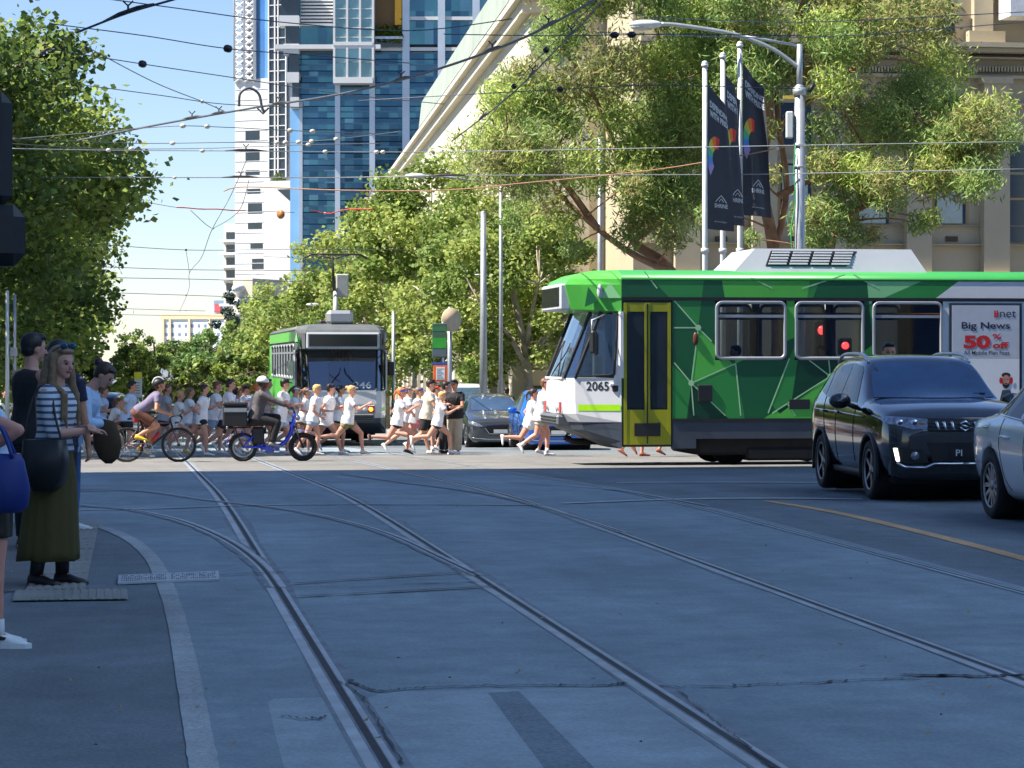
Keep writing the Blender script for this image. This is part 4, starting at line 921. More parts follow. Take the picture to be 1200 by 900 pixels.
H_BLK = M('black_hair', (.010, .009, .009), .55, 0, .4, 40); H_DKB = M('dark_brown_hair', c(52, 36, 28), .5, 0, .35, 40); H_BRN = M('brown_hair', c(110, 76, 50), .5, 0, .35, 40); H_BLD = M('blonde_hair', c(208, 168, 104), .5, 0, .3, 40); H_RED = M('red_hair', c(196, 112, 52), .5, 0, .3, 40); H_DBL = M('dark_blonde_hair', c(126, 100, 72), .5, 0, .35, 30)
SHW = M('white_shoe', (.78, .78, .77), .6, 0, .05); SHB = M('black_shoe', (.014, .014, .015), .5, 0, .2); SHY = M('yellow_shoe', c(240, 190, 40), .5, 0, .1); SHG = M('grey_shoe', c(120, 120, 122), .6, 0, .1); SHP = M('brown_sandal', c(150, 84, 62), .6, 0, .1); SOCK = M('white_sock', (.7, .7, .7), .8, 0, .05)
EYE = M('eye_dark', (.02, .016, .014), .2, 0, 0); LIP = M('lips', c(170, 84, 84), .45, 0, .05); CAPB = M('cap_blue', c(56, 92, 170), .8, 0, .1); CAPN = M('cap_navy', c(40, 48, 90), .8, 0, .1); CAPG = M('cap_grey', c(172, 172, 176), .8, 0, .1); CAPP = M('cap_pink', c(196, 140, 150), .8, 0, .1); HELW = M('helmet_white', (.75, .76, .77), .25, 0, .03, coat=.6)
def stripeM():
    m = bpy.data.materials.new('striped_knit'); m.use_nodes = True; nt = m.node_tree; N = nt.nodes; L = nt.links; p = N['Principled BSDF']; p.inputs['Roughness'].default_value = .85
    tc = N.new('ShaderNodeTexCoord'); w = N.new('ShaderNodeTexWave'); w.bands_direction = 'Z'; w.inputs['Scale'].default_value = 7.0; w.inputs['Distortion'].default_value = .35
    r = N.new('ShaderNodeValToRGB'); r.color_ramp.interpolation = 'CONSTANT'; r.color_ramp.elements[0].color = (*c(206, 210, 216), 1); r.color_ramp.elements[1].color = (*c(74, 88, 112), 1); r.color_ramp.elements[1].position = .66
    L.new(tc.outputs['Object'], w.inputs['Vector']); L.new(w.outputs['Fac'], r.inputs[0]); L.new(r.outputs[0], p.inputs['Base Color']); return m
STRIPE = stripeM()
def V(*a): return Vector(a)
def person(label, loc, yaw, h=1.65, lean=4, legs=((0, 0), (0, 0)), arms=((8, 8, 15), (8, 8, 15)), head=(0, 0), skin=0, top=None, bot=None, shoe=SHW, hair=None, cap=None, helmet=None, lift=0., near=False, group=None,
           hands=None, feet=None, hipz=None, female=False, sock=False, twist=0, crossed=None, arm_ab=None):
    t = thing('person', label, 'person', loc, yaw, group)
    la = rad(lean); sp = V(math.sin(la), 0, math.cos(la)); P = V(0, 0, 0); fw = V(math.cos(la), 0, -math.sin(la))
    neck = P + sp * .30 * h; sw = (.098 if female else .110) * h; hwid = .052 * h
    tw = rad(twist); side = lambda s_: V(-math.sin(tw) * s_ * .9, math.cos(tw) * s_, 0)
    sh = [neck - sp * .028 * h + side(1) * sw, neck - sp * .028 * h - side(1) * sw]
    hip = [V(0, hwid, -.01 * h), V(0, -hwid, -.01 * h)]
    T1, T2, A1, A2 = .245 * h, .235 * h, .172 * h, .150 * h
    def ik(a, b, l1, l2, pole):
        d = b - a; D = min(max(d.length, .02), (l1 + l2) * .999); u = d.normalized(); x = (D * D + l1 * l1 - l2 * l2) / (2 * D); y = math.sqrt(max(l1 * l1 - x * x, 0))
        pl = (pole - u * pole.dot(u)).normalized(); return a + u * x + pl * y, a + u * D
    knee = []; ank = []; toe = []
    for i in (0, 1):
        s_ = 1 if i == 0 else -1
        if feet:
            k, a = ik(hip[i], V(*feet[i][:3]), T1, T2, V(1, s_ * (feet[i][4] if len(feet[i]) > 4 else .12), .3)); pitch = feet[i][3] if len(feet[i]) > 3 else 0
        else:
            L_ = legs[i]; a0 = rad(L_[0]); k = hip[i] + V(math.sin(a0), s_ * .02, -math.cos(a0)).normalized() * T1
            a1 = rad(L_[0] - L_[1]); a = k + V(math.sin(a1), 0, -math.cos(a1)) * T2
            dg = L_[0] - L_[1]; pitch = L_[2] if len(L_) > 2 else (0 if -16 < dg < 22 else max(dg * .95, -80) if dg < 0 else dg * .6)
        knee.append(k); ank.append(a); q = rad(pitch); toe.append((V(math.cos(q), s_ * .12, math.sin(q)).normalized(), V(-math.sin(q), 0, math.cos(q))))
    elb = []; wri = []
    for i in (0, 1):
        s_ = 1 if i == 0 else -1
        if hands and hands[i]:
            e, w = ik(sh[i], V(*hands[i][:3]), A1, A2, V(hands[i][3], s_ * .25, -.25) if len(hands[i]) > 3 else V(-.4, s_ * .7, -.8))
        else:
            s0, ab, e0 = arms[i][:3]; inn = arms[i][3] if len(arms[i]) > 3 else 0
            q = rad(s0); d = V(math.sin(q) * math.cos(rad(ab)), s_ * math.sin(rad(ab)), -math.cos(q) * math.cos(rad(ab))); e = sh[i] + d * A1
            q = rad(s0 + e0); d = V(math.sin(q), -s_ * math.sin(rad(inn)), -math.cos(q)).normalized(); w = e + d * A2
        elb.append(e); wri.append(w)
    # stand on the ground
    foot_h = .042 * h
    lo = min(min(ank[i].z - toe[i][1].z * foot_h - .03 * h * abs(toe[i][0].z), (ank[i] + toe[i][0] * .10 * h - toe[i][1] * foot_h).z) for i in (0, 1))
    dz = (hipz if hipz is not None else -lo + lift); D = V(0, 0, dz)
    P, neck = P + D, neck + D
    for l in (sh, hip, knee, ank, elb, wri):
        for i in (0, 1): l[i] = l[i] + D
    hp, hy = rad(head[0]), rad(head[1]); hd_up = V(math.sin(la * .5 + hp), 0, math.cos(la * .5 + hp)); hc = neck + hd_up * .098 * h + V(.012 * h, 0, 0)
    HR = Matrix.Rotation(hy, 3, 'Z') @ Matrix.Rotation(la * .25 + hp, 3, 'Y')
    hx = lambda x, y, z: hc + HR @ V(x * h, y * h, z * h)
    RS = Matrix((fw, V(0, 1, 0), sp)).transposed()
    vox = .0085 if near else .013
    def torso(mb, secs, n=18):
        rings = []
        for tt, hw, hd, sx in secs:
            ce = P + sp * tt * h + fw * sx * h; k = max(0, min(1, tt / .28)); a_ = tw * k
            rings.append([ce + RS @ (Matrix.Rotation(a_, 3, 'Z') @ V(hd * h * math.copysign(abs(math.cos(q)) ** .85, math.cos(q)), hw * h * math.copysign(abs(math.sin(q)) ** .85, math.sin(q)), 0)) for q in [2 * math.pi * j / n for j in range(n)]])
        mb.loft(rings)
    g = .92 if female else 1.0
    secs = [(-.075, .05, .04, 0), (-.06, .085, .058, -.004), (-.02, .097, .07, -.008), (.03, .096, .068, -.006), (.09, .084 * g, .056, 0), (.13, .080 * g, .054, .003), (.19, .092 * g, .063, .006), (.235, .099 * g, .064, .006), (.265, .096 * g, .054, .002), (.288, .070 * g, .042, 0), (.305, .034, .034, 0), (.33, .03, .03, .004)]
    b = MB(); torso(b, secs)
    for i in (0, 1):
        s_ = 1 if i == 0 else -1
        mid = hip[i].lerp(knee[i], .35); b.cap(hip[i], mid, .060 * h, .053 * h); b.cap(mid, knee[i], .053 * h, .034 * h)
        cm = knee[i].lerp(ank[i], .30) - (knee[i] - ank[i]).normalized().cross(V(0, 1, 0)) * -.006 * h
        b.cap(knee[i], cm, .033 * h, .034 * h); b.cap(cm, ank[i], .034 * h, .019 * h)
        ft, fu = toe[i]; so = ank[i] - fu * (foot_h - .014 * h); b.cap(ank[i] - fu * .012 * h - ft * .012 * h, so - ft * .022 * h, .020 * h, .014 * h); b.cap(so - ft * .02 * h, so + ft * .085 * h, .020 * h, .012 * h); b.cap(ank[i], so + ft * .06 * h, .020 * h, .014 * h)
        b.sph(sh[i] - V(0, s_ * .012 * h, .004 * h), .036 * h * (.9 if female else 1)); um = sh[i].lerp(elb[i], .5); b.cap(sh[i], um, .030 * h, .027 * h * g); b.cap(um, elb[i], .027 * h * g, .022 * h)
        fm = elb[i].lerp(wri[i], .3); b.cap(elb[i], fm, .022 * h, .023 * h); b.cap(fm, wri[i], .023 * h, .0145 * h)
        # hand: palm, four fingers with a bend, thumb
        d = (wri[i] - elb[i]).normalized(); ac = V(0, 1, 0) - d * d.y; ac = (ac if ac.length > .3 else V(1, 0, 0) - d * d.x).normalized(); nrm = d.cross(ac) * (1 if d.cross(ac).dot(V(-s_ * .2, 0, 1)) > 0 else 1)
        ac2 = (V(1, 0, 0) - d * d.x); ac2 = ac2.normalized() if ac2.length > .35 else V(0, 0, 1); pn = d.cross(ac2)
        pn = pn if pn.y * -s_ >= 0 else -pn
        pc = wri[i] + d * .026 * h
        for o_ in (-.014, -.005, .005, .014): b.cap(wri[i] + d * .006 * h + ac2 * o_ * .7 * h, wri[i] + d * .05 * h + ac2 * o_ * h, .0085 * h, .0075 * h, 8)
        for k, o_ in enumerate((-.0165, -.0055, .0055, .0165)):
            fl = (.036, .044, .048, .042)[k] * h; p0 = wri[i] + d * .050 * h + ac2 * o_ * h; p1 = p0 + (d * .9 + pn * .35).normalized() * fl * .55; p2 = p1 + (d * .55 + pn * .85).normalized() * fl * .5
            b.cap(p0, p1, .0058 * h, .0054 * h, 8); b.cap(p1, p2, .0054 * h, .0046 * h, 8)
        p0 = wri[i] + d * .014 * h + ac2 * .014 * h; p1 = p0 + (ac2 * .75 + d * .7 + pn * .3).normalized() * .026 * h; b.cap(p0, p1, .0075 * h, .0062 * h, 8); b.cap(p1, p1 + (d * .9 + ac2 * .25 + pn * .3).normalized() * .022 * h, .006 * h, .005 * h, 8)
    # head and face
    b.cap(neck - sp * .015 * h, hc - HR @ V(.012 * h, 0, .03 * h), .033 * h, .030 * h)
    b.sph(hx(-.006, 0, .014), (.056 * h, .045 * h, .052 * h), 18, 12, 0, None, HR); b.sph(hx(.010, 0, -.016), (.040 * h, .036 * h, .044 * h), 16, 10, 0, None, HR)
    b.sph(hx(.030, 0, -.048), (.017 * h, .018 * h, .013 * h), 10, 8, 0, None, HR); b.cap(hx(.047, 0, .008), hx(.058, 0, -.014), .0055 * h, .0085 * h, 8)
    for s_ in (1, -1): b.sph(hx(-.006, s_ * .044, -.004), (.012 * h, .006 * h, .018 * h), 8, 6, 0, None, HR); b.sph(hx(.030, s_ * .022, -.012), (.014 * h, .012 * h, .014 * h), 8, 6, 0, None, HR)
    b.cap(hx(.046, -.016, .016), hx(.046, .016, .016), .006 * h, .006 * h, 8)
    fused(b, 'body', SK[skin], vox, 3, t)
    for s_ in (1, -1): e = MB(); e.sph(hx(.0455, s_ * .0185, .004), (.005 * h, .0075 * h, .0045 * h), 8, 6, 0, None, HR); e.build('eye', EYE, t)
    m_ = MB(); m_.cap(hx(.047, -.011, -.030), hx(.047, .011, -.030), .0042 * h, .0042 * h, 8); m_.build('mouth', LIP, t)
    if near:
        for s_ in (1, -1): e = MB(); e.cap(hx(.048, s_ * .009, .0165), hx(.042, s_ * .030, .0155), .0028 * h, .002 * h, 6); e.build('eyebrow', H_DKB, t)
    def pants_like(mat, frac, slack, name, skirt=False):
        q = MB(); torso(q, [(-.085, .06, .05, 0), (-.07, .098, .074, -.004), (-.02, .105, .078, -.008), (.03, .102, .074, -.006), (.075, .092, .064, -.002)])
        for i in (0, 1):
            end = hip[i].lerp(knee[i], min(frac, 1)); r0 = .066 * h; r1 = (.060 - .018 * min(frac, 1)) * h + slack
            q.tube([hip[i] + (hip[i] - knee[i]).normalized() * .02 * h, hip[i].lerp(end, .5), end], [r0 * .95, (r0 + r1) / 2, r1], 14)
            if frac > 1:
                e2 = knee[i].lerp(ank[i], frac - 1); q.sph(knee[i], r1 * .98); q.tube([knee[i], knee[i].lerp(e2, .4), e2], [r1, r1 * .98, max(r1 * .78, .028 * h)], 12)
        fused(q, name, mat, vox * 1.15, 2, t)
    if bot:
        kind, mat = bot[0], bot[1]
        if kind == 'shorts': pants_like(mat, bot[2] if len(bot) > 2 else .45, .016, 'shorts')
        elif kind == 'pants': pants_like(mat, 1.93, bot[2] if len(bot) > 2 else .008, 'trousers')
        elif kind == 'skirt':
            q = MB(); n = 96; rings = []; zt, zb = P.z + .09 * h, bot[2]
            for k in range(15):
                f = k / 14; z = zt + (zb - zt) * f; r = (.082 + .030 * min(1, f * 3)) * h + .036 * f * h
                rings.append([(r * (.78 + .1 * f) * math.cos(a) * (1 + .022 * f * math.sin(17 * a + 1.5 * math.sin(3 * a)) + .03 * f * math.sin(6 * a + 2)) + math.sin(la) * (z - P.z), r * math.sin(a) * (1 + .022 * f * math.sin(17 * a + 1 + 1.5 * math.sin(3 * a)) + .03 * f * math.sin(5 * a)), z + .008 * math.sin(6 * a) * f) for a in [2 * math.pi * j / n for j in range(n)]])
            q.loft(rings); q.build('skirt', mat, t)
    if top:
        mat, slv, hem, loose = (list(top) + [0, 0, 0])[:4]; l_ = loose or .010
        q = MB(); base = [(tt, hw + .006 + l_, hd + .005 + l_ * .9, sx) for tt, hw, hd, sx in secs if hem <= tt <= .29]
        k0 = base[0]; base = [(hem, max(.100, .100) + l_ * 1.5, .074 + l_ * 1.4, -.005)] + base + [(.300, .040, .040, 0), (.306, .030, .032, 0)]
        base = [bb for j, bb in enumerate(base) if j == 0 or bb[0] > base[0][0] + .02]
        torso(q, base, 22)
        for i in (0, 1):
            s_ = 1 if i == 0 else -1
            if slv > 0:
                q.sph(sh[i] - V(0, s_ * .014 * h, .002 * h), .042 * h)
                f = min(slv, 1); e_ = sh[i].lerp(elb[i], f); r1 = (.030 - .006 * f) * h + .006 + l_ * h * .25; q.tube([sh[i], sh[i].lerp(e_, .5), e_], [.037 * h, .035 * h, r1 + .004], 14)
                if slv > 1: e2 = elb[i].lerp(wri[i], slv - 1); q.sph(elb[i], r1); q.tube([elb[i], elb[i].lerp(e2, .5), e2], [r1, r1 * .98, r1 * .82], 12)
        fused(q, 'top', mat, vox * 1.1, 2, t)
    for i in (0, 1):
        if shoe is None: break
        ft, fu = toe[i]; so = ank[i] - fu * foot_h; rt = fu.cross(ft).normalized(); q = MB(); R_ = []
        for x, w, z1 in ((-.036, .014, .030), (-.030, .021, .050), (.0, .023, .056), (.03, .024, .046), (.065, .027, .032), (.095, .023, .024), (.112, .010, .014)):
            ce = so + ft * x * h; R_.append([ce + rt * (w * h * math.cos(a)) + fu * (z1 * h * (.5 + .5 * math.sin(a))) for a in [2 * math.pi * j / 14 for j in range(14)]])
        q.loft(R_, 0)
        if shoe is SHB and near: q.tube([ank[i] + fu * .002 * h, ank[i] + (knee[i] - ank[i]).normalized() * .09 * h], [.028 * h, .032 * h], 14)
        so_ = q.build('shoe', shoe, t)
        if near and shoe is SHW:
            q = MB(); q.loft([[so + ft * x * h * 1.02 + rt * (w * h * sg) + fu * z for x, w, sg in ((-.036, .012, 1), (-.02, .024, 1), (.05, .029, 1), (.10, .022, 1), (.116, .004, 1), (.116, .004, -1), (.10, .022, -1), (.05, .029, -1), (-.02, .024, -1), (-.036, .012, -1))] for z in (-.002, .026)], 0, False); q.build('sole', SHW, so_)
            q = MB()
            for sg in (1, -1): q.tube(smooth_pts([so + ft * .005 * h + rt * sg * .0255 * h + fu * .030 * h, so + ft * .035 * h + rt * sg * .024 * h + fu * .034 * h, so - ft * .02 * h + rt * sg * .021 * h + fu * .044 * h], 3), .0065, 6)
            q.build('side_stripe', SHB, so_)
        if sock: q = MB(); q.tube([ank[i] - fu * .01 * h, ank[i] + (knee[i] - ank[i]).normalized() * .055 * h], [.024 * h, .025 * h], 12); q.build('sock', SOCK, t)
    if hair:
        kind, mat = hair; q = MB(); q.sph(hx(-.016, 0, .023), (.056 * h, .050 * h, .054 * h), 18, 12, 0, None, HR)
        if kind == 'short':
            q.sph(hx(-.032, 0, -.008), (.036 * h, .044 * h, .034 * h), 12, 8, 0, None, HR); q.sph(hx(.022, 0, .055), (.030 * h, .038 * h, .018 * h), 10, 8, 0, None, HR)
        else:
            q.sph(hx(-.030, 0, -.004), (.036 * h, .046 * h, .036 * h), 12, 8, 0, None, HR); q.sph(hx(.020, 0, .052), (.028 * h, .040 * h, .016 * h), 10, 8, 0, None, HR)
        if kind == 'pony':
            a = hx(-.07, 0, .03); q.cap(hx(-.05, 0, .03), a, .02 * h, .018 * h); q.cap(a, a + V(-.035 * h, .012 * h, -.05 * h), .019 * h, .017 * h); q.cap(a + V(-.035 * h, .012 * h, -.05 * h), a + V(-.038 * h, .02 * h, -.13 * h), .017 * h, .006 * h)
        if kind == 'bun': q.sph(hx(-.072, 0, .042), .026 * h)
        if kind == 'long':
            for s_ in (1, -1):
                ps = [hx(-.01, s_ * .046, .03), hx(.004, s_ * .052, -.03), hx(.012, s_ * .056, -.085)]; q.cap(ps[0], ps[1], .020 * h, .017 * h); q.cap(ps[1], ps[2], .017 * h, .019 * h)
                fr = neck + fw * (.062 * h) + V(0, s_ * .058 * h, -.03 * h); q.cap(ps[2], fr, .017 * h, .015 * h); q.cap(fr, fr - sp * .09 * h + fw * .012 * h + V(0, s_ * .01 * h, 0), .015 * h, .011 * h); q.cap(fr - sp * .09 * h + fw * .012 * h + V(0, s_ * .01 * h, 0), fr - sp * .15 * h + fw * .02 * h, .011 * h, .003 * h); q.cap(fr + V(0, s_ * .012 * h, 0), fr - sp * .11 * h + fw * .004 * h + V(0, s_ * .024 * h, 0), .013 * h, .004 * h)
                q.cap(hx(-.040, s_ * .030, 0), neck - fw * .048 * h + V(0, s_ * .035 * h, -.03 * h), .030 * h, .028 * h); bk = neck - fw * .052 * h + V(0, s_ * .034 * h, -.03 * h); q.cap(bk, bk - sp * .15 * h, .028 * h, .015 * h)
            q.cap(hx(-.046, 0, 0), neck - fw * .055 * h - sp * .14 * h, .032 * h, .018 * h)
        hm = fused(q, 'hair', mat, vox * .8, 2, t)
    if cap:
        q = MB(); R_ = []
        for k in range(6): a = rad(90 * k / 5.6); R_.append([hx(-.010 + .060 * math.cos(a) * math.cos(s_), .051 * math.cos(a) * math.sin(s_), .022 + .050 * math.sin(a)) for s_ in [2 * math.pi * j / 18 for j in range(18)]])
        q.loft(R_)
        B = [[hx(.035, w, .026 + dz_), hx(.085, w * .8, .016 + dz_)] for w, dz_ in ((-.046, 0), (-.025, .007), (0, .010), (.025, .007), (.046, 0))]
        q.loft([[b_[0], b_[1], b_[1] - V(0, 0, .004 * h), b_[0] - V(0, 0, .004 * h)] for b_ in B]); q.build('cap', cap, t)
    if helmet:
        q = MB(); R_ = []
        for k in range(6): a = rad(-8 + 98 * k / 5.3); R_.append([hx(-.010 + .074 * math.cos(a) * math.cos(s_), .060 * math.cos(a) * math.sin(s_), .018 + .066 * math.sin(a)) for s_ in [2 * math.pi * j / 20 for j in range(20)]])
        q.loft(R_, 0)
        if helmet is not HELW:
            for y in (-.03, 0, .03): q.tube(smooth_pts([hx(.06, y, .040), hx(.025, y, .082), hx(-.03, y, .088), hx(-.075, y, .045)], 4), .007 * h, 6, 1)
        q.build('helmet', [helmet, HELW], t)
        q = MB(); q.tube([hx(0, .046, .02), hx(.012, .040, -.03), hx(.024, .0, -.062), hx(.012, -.040, -.03), hx(0, -.046, .02)], .003 * h, 5); q.build('strap', BLK, t)
    Mx = Matrix.Translation(loc) @ Matrix.Rotation(yaw, 4, 'Z')
    J = dict(sh=sh, elb=elb, wri=wri, hip=hip, knee=knee, ank=ank, neck=neck, head=hc, sp=sp, fw=fw, P=P, M=Mx, t=t, hx=hx, h=h)
    return J
def held(mb, J, name, mats, label, cat, group=None):
    o = mb.build(name, mats, label=label, cat=cat, group=group); o.matrix_world = J['M']; o.location = J['M'].translation; o.rotation_euler = (0, 0, J['M'].to_euler().z); return o
# ---- the runners (they run to the right: heading +X)
RG = 'runners in white T-shirts crossing the street'
YR = rad(-8)
def runner(px, d, label, h, stride, lean=8, lift=.02, yaw=YR, arms=None, **k):
    st = {'A': ((38, 62), (-24, 30)), 'B': ((52, 70), (-32, 62)), 'C': ((22, 26), (-14, 42)), 'D': ((-30, 70), (34, 20)), 'E': ((-38, 85), (14, 12)), 'F': ((16, 20), (-22, 12)), 'G': ((45, 40), (-36, 50)), 'S': ((4, 4), (-4, 2))}[stride]
    ar = arms or {'A': ((-35, 10, 75, 20), (28, 10, 85, 20)), 'B': ((-40, 12, 80, 20), (35, 10, 90, 20)), 'C': ((-10, 10, 60, 25), (25, 10, 75, 25)), 'D': ((30, 10, 85, 20), (-38, 12, 70, 20)), 'E': ((30, 12, 90, 20), (-40, 12, 75, 20)), 'F': ((15, 10, 70, 25), (-10, 10, 60, 25)), 'G': ((-42, 14, 70, 15), (40, 10, 80, 20)), 'S': ((5, 8, 12), (5, 8, 12))}[stride]
    k.setdefault('group', RG)
    return person(label, gnd(px, d), yaw, h, lean, st, ar, lift=lift, **k)
T_ = lambda m=TEE, s_=.55, hem=-.055, l=.014: (m, s_, hem, l)
J = runner(106, 58, 'girl with an orange shirt tied round her waist running at the tail of the crowd', 1.58, 'F', hair=('pony', H_BRN), top=T_(), bot=('shorts', BLACKC, .3), female=True, shoe=SHW)
q = MB(); q.tube([(0, 0, J['P'].z + .085), (0, 0, J['P'].z - .02), (.0, 0, J['P'].z - .16)], [.175, .19, .20], 18); q.tube([(.14, .05, J['P'].z + .06), (.19, .05, J['P'].z - .2)], [.03, .02], 8); held(q, J, 'tied_shirt', ORANGE, 'orange shirt knotted round the waist of the hindmost girl', 'shirt')
runner(93, 61, 'runner mostly hidden behind the looking-down woman, white shirt and dark shorts', 1.62, 'C', hair=('short', H_DKB), top=T_(), bot=('shorts', BLACKC))
runner(129, 57, 'small brown haired child leaning forward in a white top behind the bicycle wheel', 1.42, 'G', lean=22, hair=('pony', H_BRN), top=T_(), bot=('shorts', TEE, .5), female=True)
J = runner(149, 56, 'dark haired runner in black shorts carrying a grey pack beside the rear bicycle wheel', 1.66, 'E', lean=10, hair=('short', H_BLK), top=T_(LBLUE), bot=('shorts', BLACKC, .6), skin=1, sock=True)
runner(207, 58, 'blonde runner in yellow shoes seen in front of the cyclist', 1.58, 'B', hair=('pony', H_BLD), top=T_(), bot=('shorts', TEE, .35), shoe=SHY, female=True)
runner(237, 56.5, 'girl with a dark bun and black shorts by the front wheel of the road bicycle', 1.58, 'E', hair=('bun', H_DKB), top=T_(hem=-.09), bot=('shorts', BLACKC, .35), female=True, lean=4)
J = runner(250, 58.5, 'brown haired boy wearing a dark blue backpack over a white T-shirt', 1.70, 'C', hair=('short', H_BRN), top=T_(), bot=('shorts', DENIM, .6))
q = MB(); z0, z1 = J['P'].z + .10, J['neck'].z - .04
q.rbox(-.34, -.15, z0, -.12, .15, z1, .06)
for s_ in (1, -1): q.tube(smooth_pts([(-.14, s_ * .10, z1 - .03), (.02, s_ * .11, z1 + .05), (.14, s_ * .11, z1 - .10), (.08, s_ * .14, z0 + .12), (-.13, s_ * .13, z0 + .04)], 4), .02, 6)
held(q, J, 'backpack', M('backpack_blue', c(52, 72, 110), .8, 0, .2), 'dark blue backpack on the back of a runner in white', 'backpack')
runner(265, 57, 'tall boy with wavy dark hair and navy shorts striding behind the delivery rider', 1.76, 'A', hair=('short', H_DKB), top=T_(), bot=('shorts', NAVY, .62), sock=False)
runner(283, 59, 'girl in a dark cap and white shirt just behind the black delivery box', 1.62, 'C', hair=('pony', H_BRN), cap=BLACKC, top=T_(), bot=('shorts', DENIM, .4), female=True)
runner(297, 58, 'orange haired runner hidden behind the delivery rider', 1.63, 'F', hair=('pony', H_RED), top=T_(), bot=('shorts', DENIM, .4), female=True)
runner(329, 57.5, 'tall runner in a black cap and loose white shirt ahead of the delivery rider', 1.74, 'C', hair=('short', H_DKB), cap=BLACKC, top=T_(hem=-.09, l=.02), bot=('shorts', LBLUE, .6))
runner(355, 59, 'girl in a grey cap with one hand on her hip and yellow striped shorts', 1.55, 'C', hair=('pony', H_BRN), cap=CAPG, top=T_(), bot=('shorts', M('yellow_black_shorts', c(120, 100, 30), .8), .3), female=True, arms=((-20, 30, 80, 40), (-25, 35, 95, 40)))
runner(367, 56.5, 'curly blonde girl in a white tee and pale denim shorts', 1.58, 'F', hair=('short', H_BLD), top=T_(), bot=('shorts', DENIM, .4), female=True)
runner(383, 58, 'runner in a navy cap and long white tee in front of the waiting tram', 1.68, 'D', hair=('short', H_DKB), cap=CAPN, top=T_(hem=-.10, l=.02), bot=('shorts', TEE, .4))
runner(408, 57.5, 'fair haired runner in khaki shorts taking a long stride before the tram front', 1.66, 'G', hair=('bun', H_BLD), top=T_(), bot=('shorts', KHAKI, .45), female=True, lean=7, lift=.03)
runner(466, 57, 'red haired girl in a blue cap and navy shorts kicking a black shoe back', 1.62, 'B', lean=8, hair=('pony', H_RED), cap=CAPB, top=T_(), bot=('shorts', NAVY, .3), shoe=SHB, female=True, skin=3)
runner(475, 59, 'runner in a grey cap half hidden behind the red haired girl', 1.62, 'A', hair=('short', H_BRN), cap=CAPG, top=T_(), bot=('shorts', BEIGE, .4))
runner(487, 58.2, 'runner in a bright blue cap with a pink bib low on the shirt', 1.60, 'D', hair=('pony', H_DBL), cap=CAPB, top=T_(), bot=('shorts', PINKC, .35), female=True)
runner(500, 57.6, 'boy in a black cap, cream shirt and long dark shorts beside the blue capped runner', 1.72, 'C', hair=('short', H_DKB), cap=BLACKC, top=T_(CREAM, hem=-.06), bot=('shorts', BLACKC, .8), sock=True)
J = runner(513, 56.8, 'blonde child in navy shorts leaping ahead with a pale blue bag', 1.48, 'G', hair=('short', H_BLD), top=T_(), bot=('shorts', NAVY, .3), female=True, lean=10, lift=.05)
q = MB(); q.rbox(.06, .10, J['P'].z + .16, .20, .28, J['P'].z + .36, .03); held(q, J, 'pouch', M('pale_blue_pouch', c(120, 186, 214), .7), 'pale blue pouch held by the leaping blonde child', 'pouch')
runner(521, 59.5, 'figure in black behind the leaping child', 1.68, 'S', hair=('short', H_BLK), top=T_(BLACKC), bot=('pants', BLACKC), shoe=SHB, lift=0, group=None, lean=3)
J = runner(533, 58.0, 'man standing in a black shirt, black cap and beige trousers with a camera bag', 1.70, 'S', hair=('short', H_BLK), cap=BLACKC, top=T_(BLACKC, hem=-.05), bot=('pants', BEIGE, .02), shoe=SHW, lift=0, group=None, lean=2, skin=1, yaw=rad(-120), arms=((18, 8, 70, 20), (18, 8, 70, 20)))
q = MB(); q.rbox(.16, -.10, J['P'].z + .08, .28, .10, J['P'].z + .24, .03); q.tube([(.2, .08, J['P'].z + .2), (.12, .11, J['neck'].z - .05), (-.04, .09, J['neck'].z), (-.04, -.09, J['neck'].z), (.12, -.11, J['neck'].z - .05), (.2, -.08, J['P'].z + .2)], .008, 5); held(q, J, 'camera_bag', BLK, 'black camera bag hanging in front of the standing man', 'bag')
runner(566, 76, 'dark haired woman in white standing between the grey car and the white van', 1.66, 'S', hair=('short', H_DKB), top=T_(), bot=('pants', NAVY), lift=0, group=None, lean=2, female=True, yaw=rad(90))
runner(594, 78, 'person with black hair behind the grey and blue cars', 1.72, 'S', hair=('short', H_BLK), top=T_(BLACKC), bot=('pants', BLACKC), lift=0, group=None, lean=2, yaw=rad(100))
runner(621, 56, 'girl with a dark ponytail and a black bag strap running before the blue car', 1.58, 'B', hair=('pony', H_DKB), top=T_(), bot=('shorts', TEE, .35), female=True, skin=3, yaw=rad(-8))
runner(634, 55, 'runner in a pink cap and white tee about to pass behind the tram nose', 1.70, 'C', hair=('short', H_BRN), cap=CAPP, top=T_(hem=-.08, l=.018), bot=('shorts', BEIGE, .5), sock=True)
runner(748, 54, 'pedestrian in brown sandals whose feet show under the crossing tram', 1.6, 'F', hair=('long', H_DKB), top=T_(PINKC), bot=('shorts', DENIM, .6), shoe=SHP, female=True, group=None)
runner(768, 55, 'second sandalled pedestrian hidden behind the tram doors', 1.6, 'A', hair=('long', H_BRN), top=T_(), bot=('shorts', DENIM, .6), shoe=SHP, female=True, group=None)
GREYT = M('grey_marl_cotton', c(176, 178, 184), .8, 0, .06, 9, .5, 16)
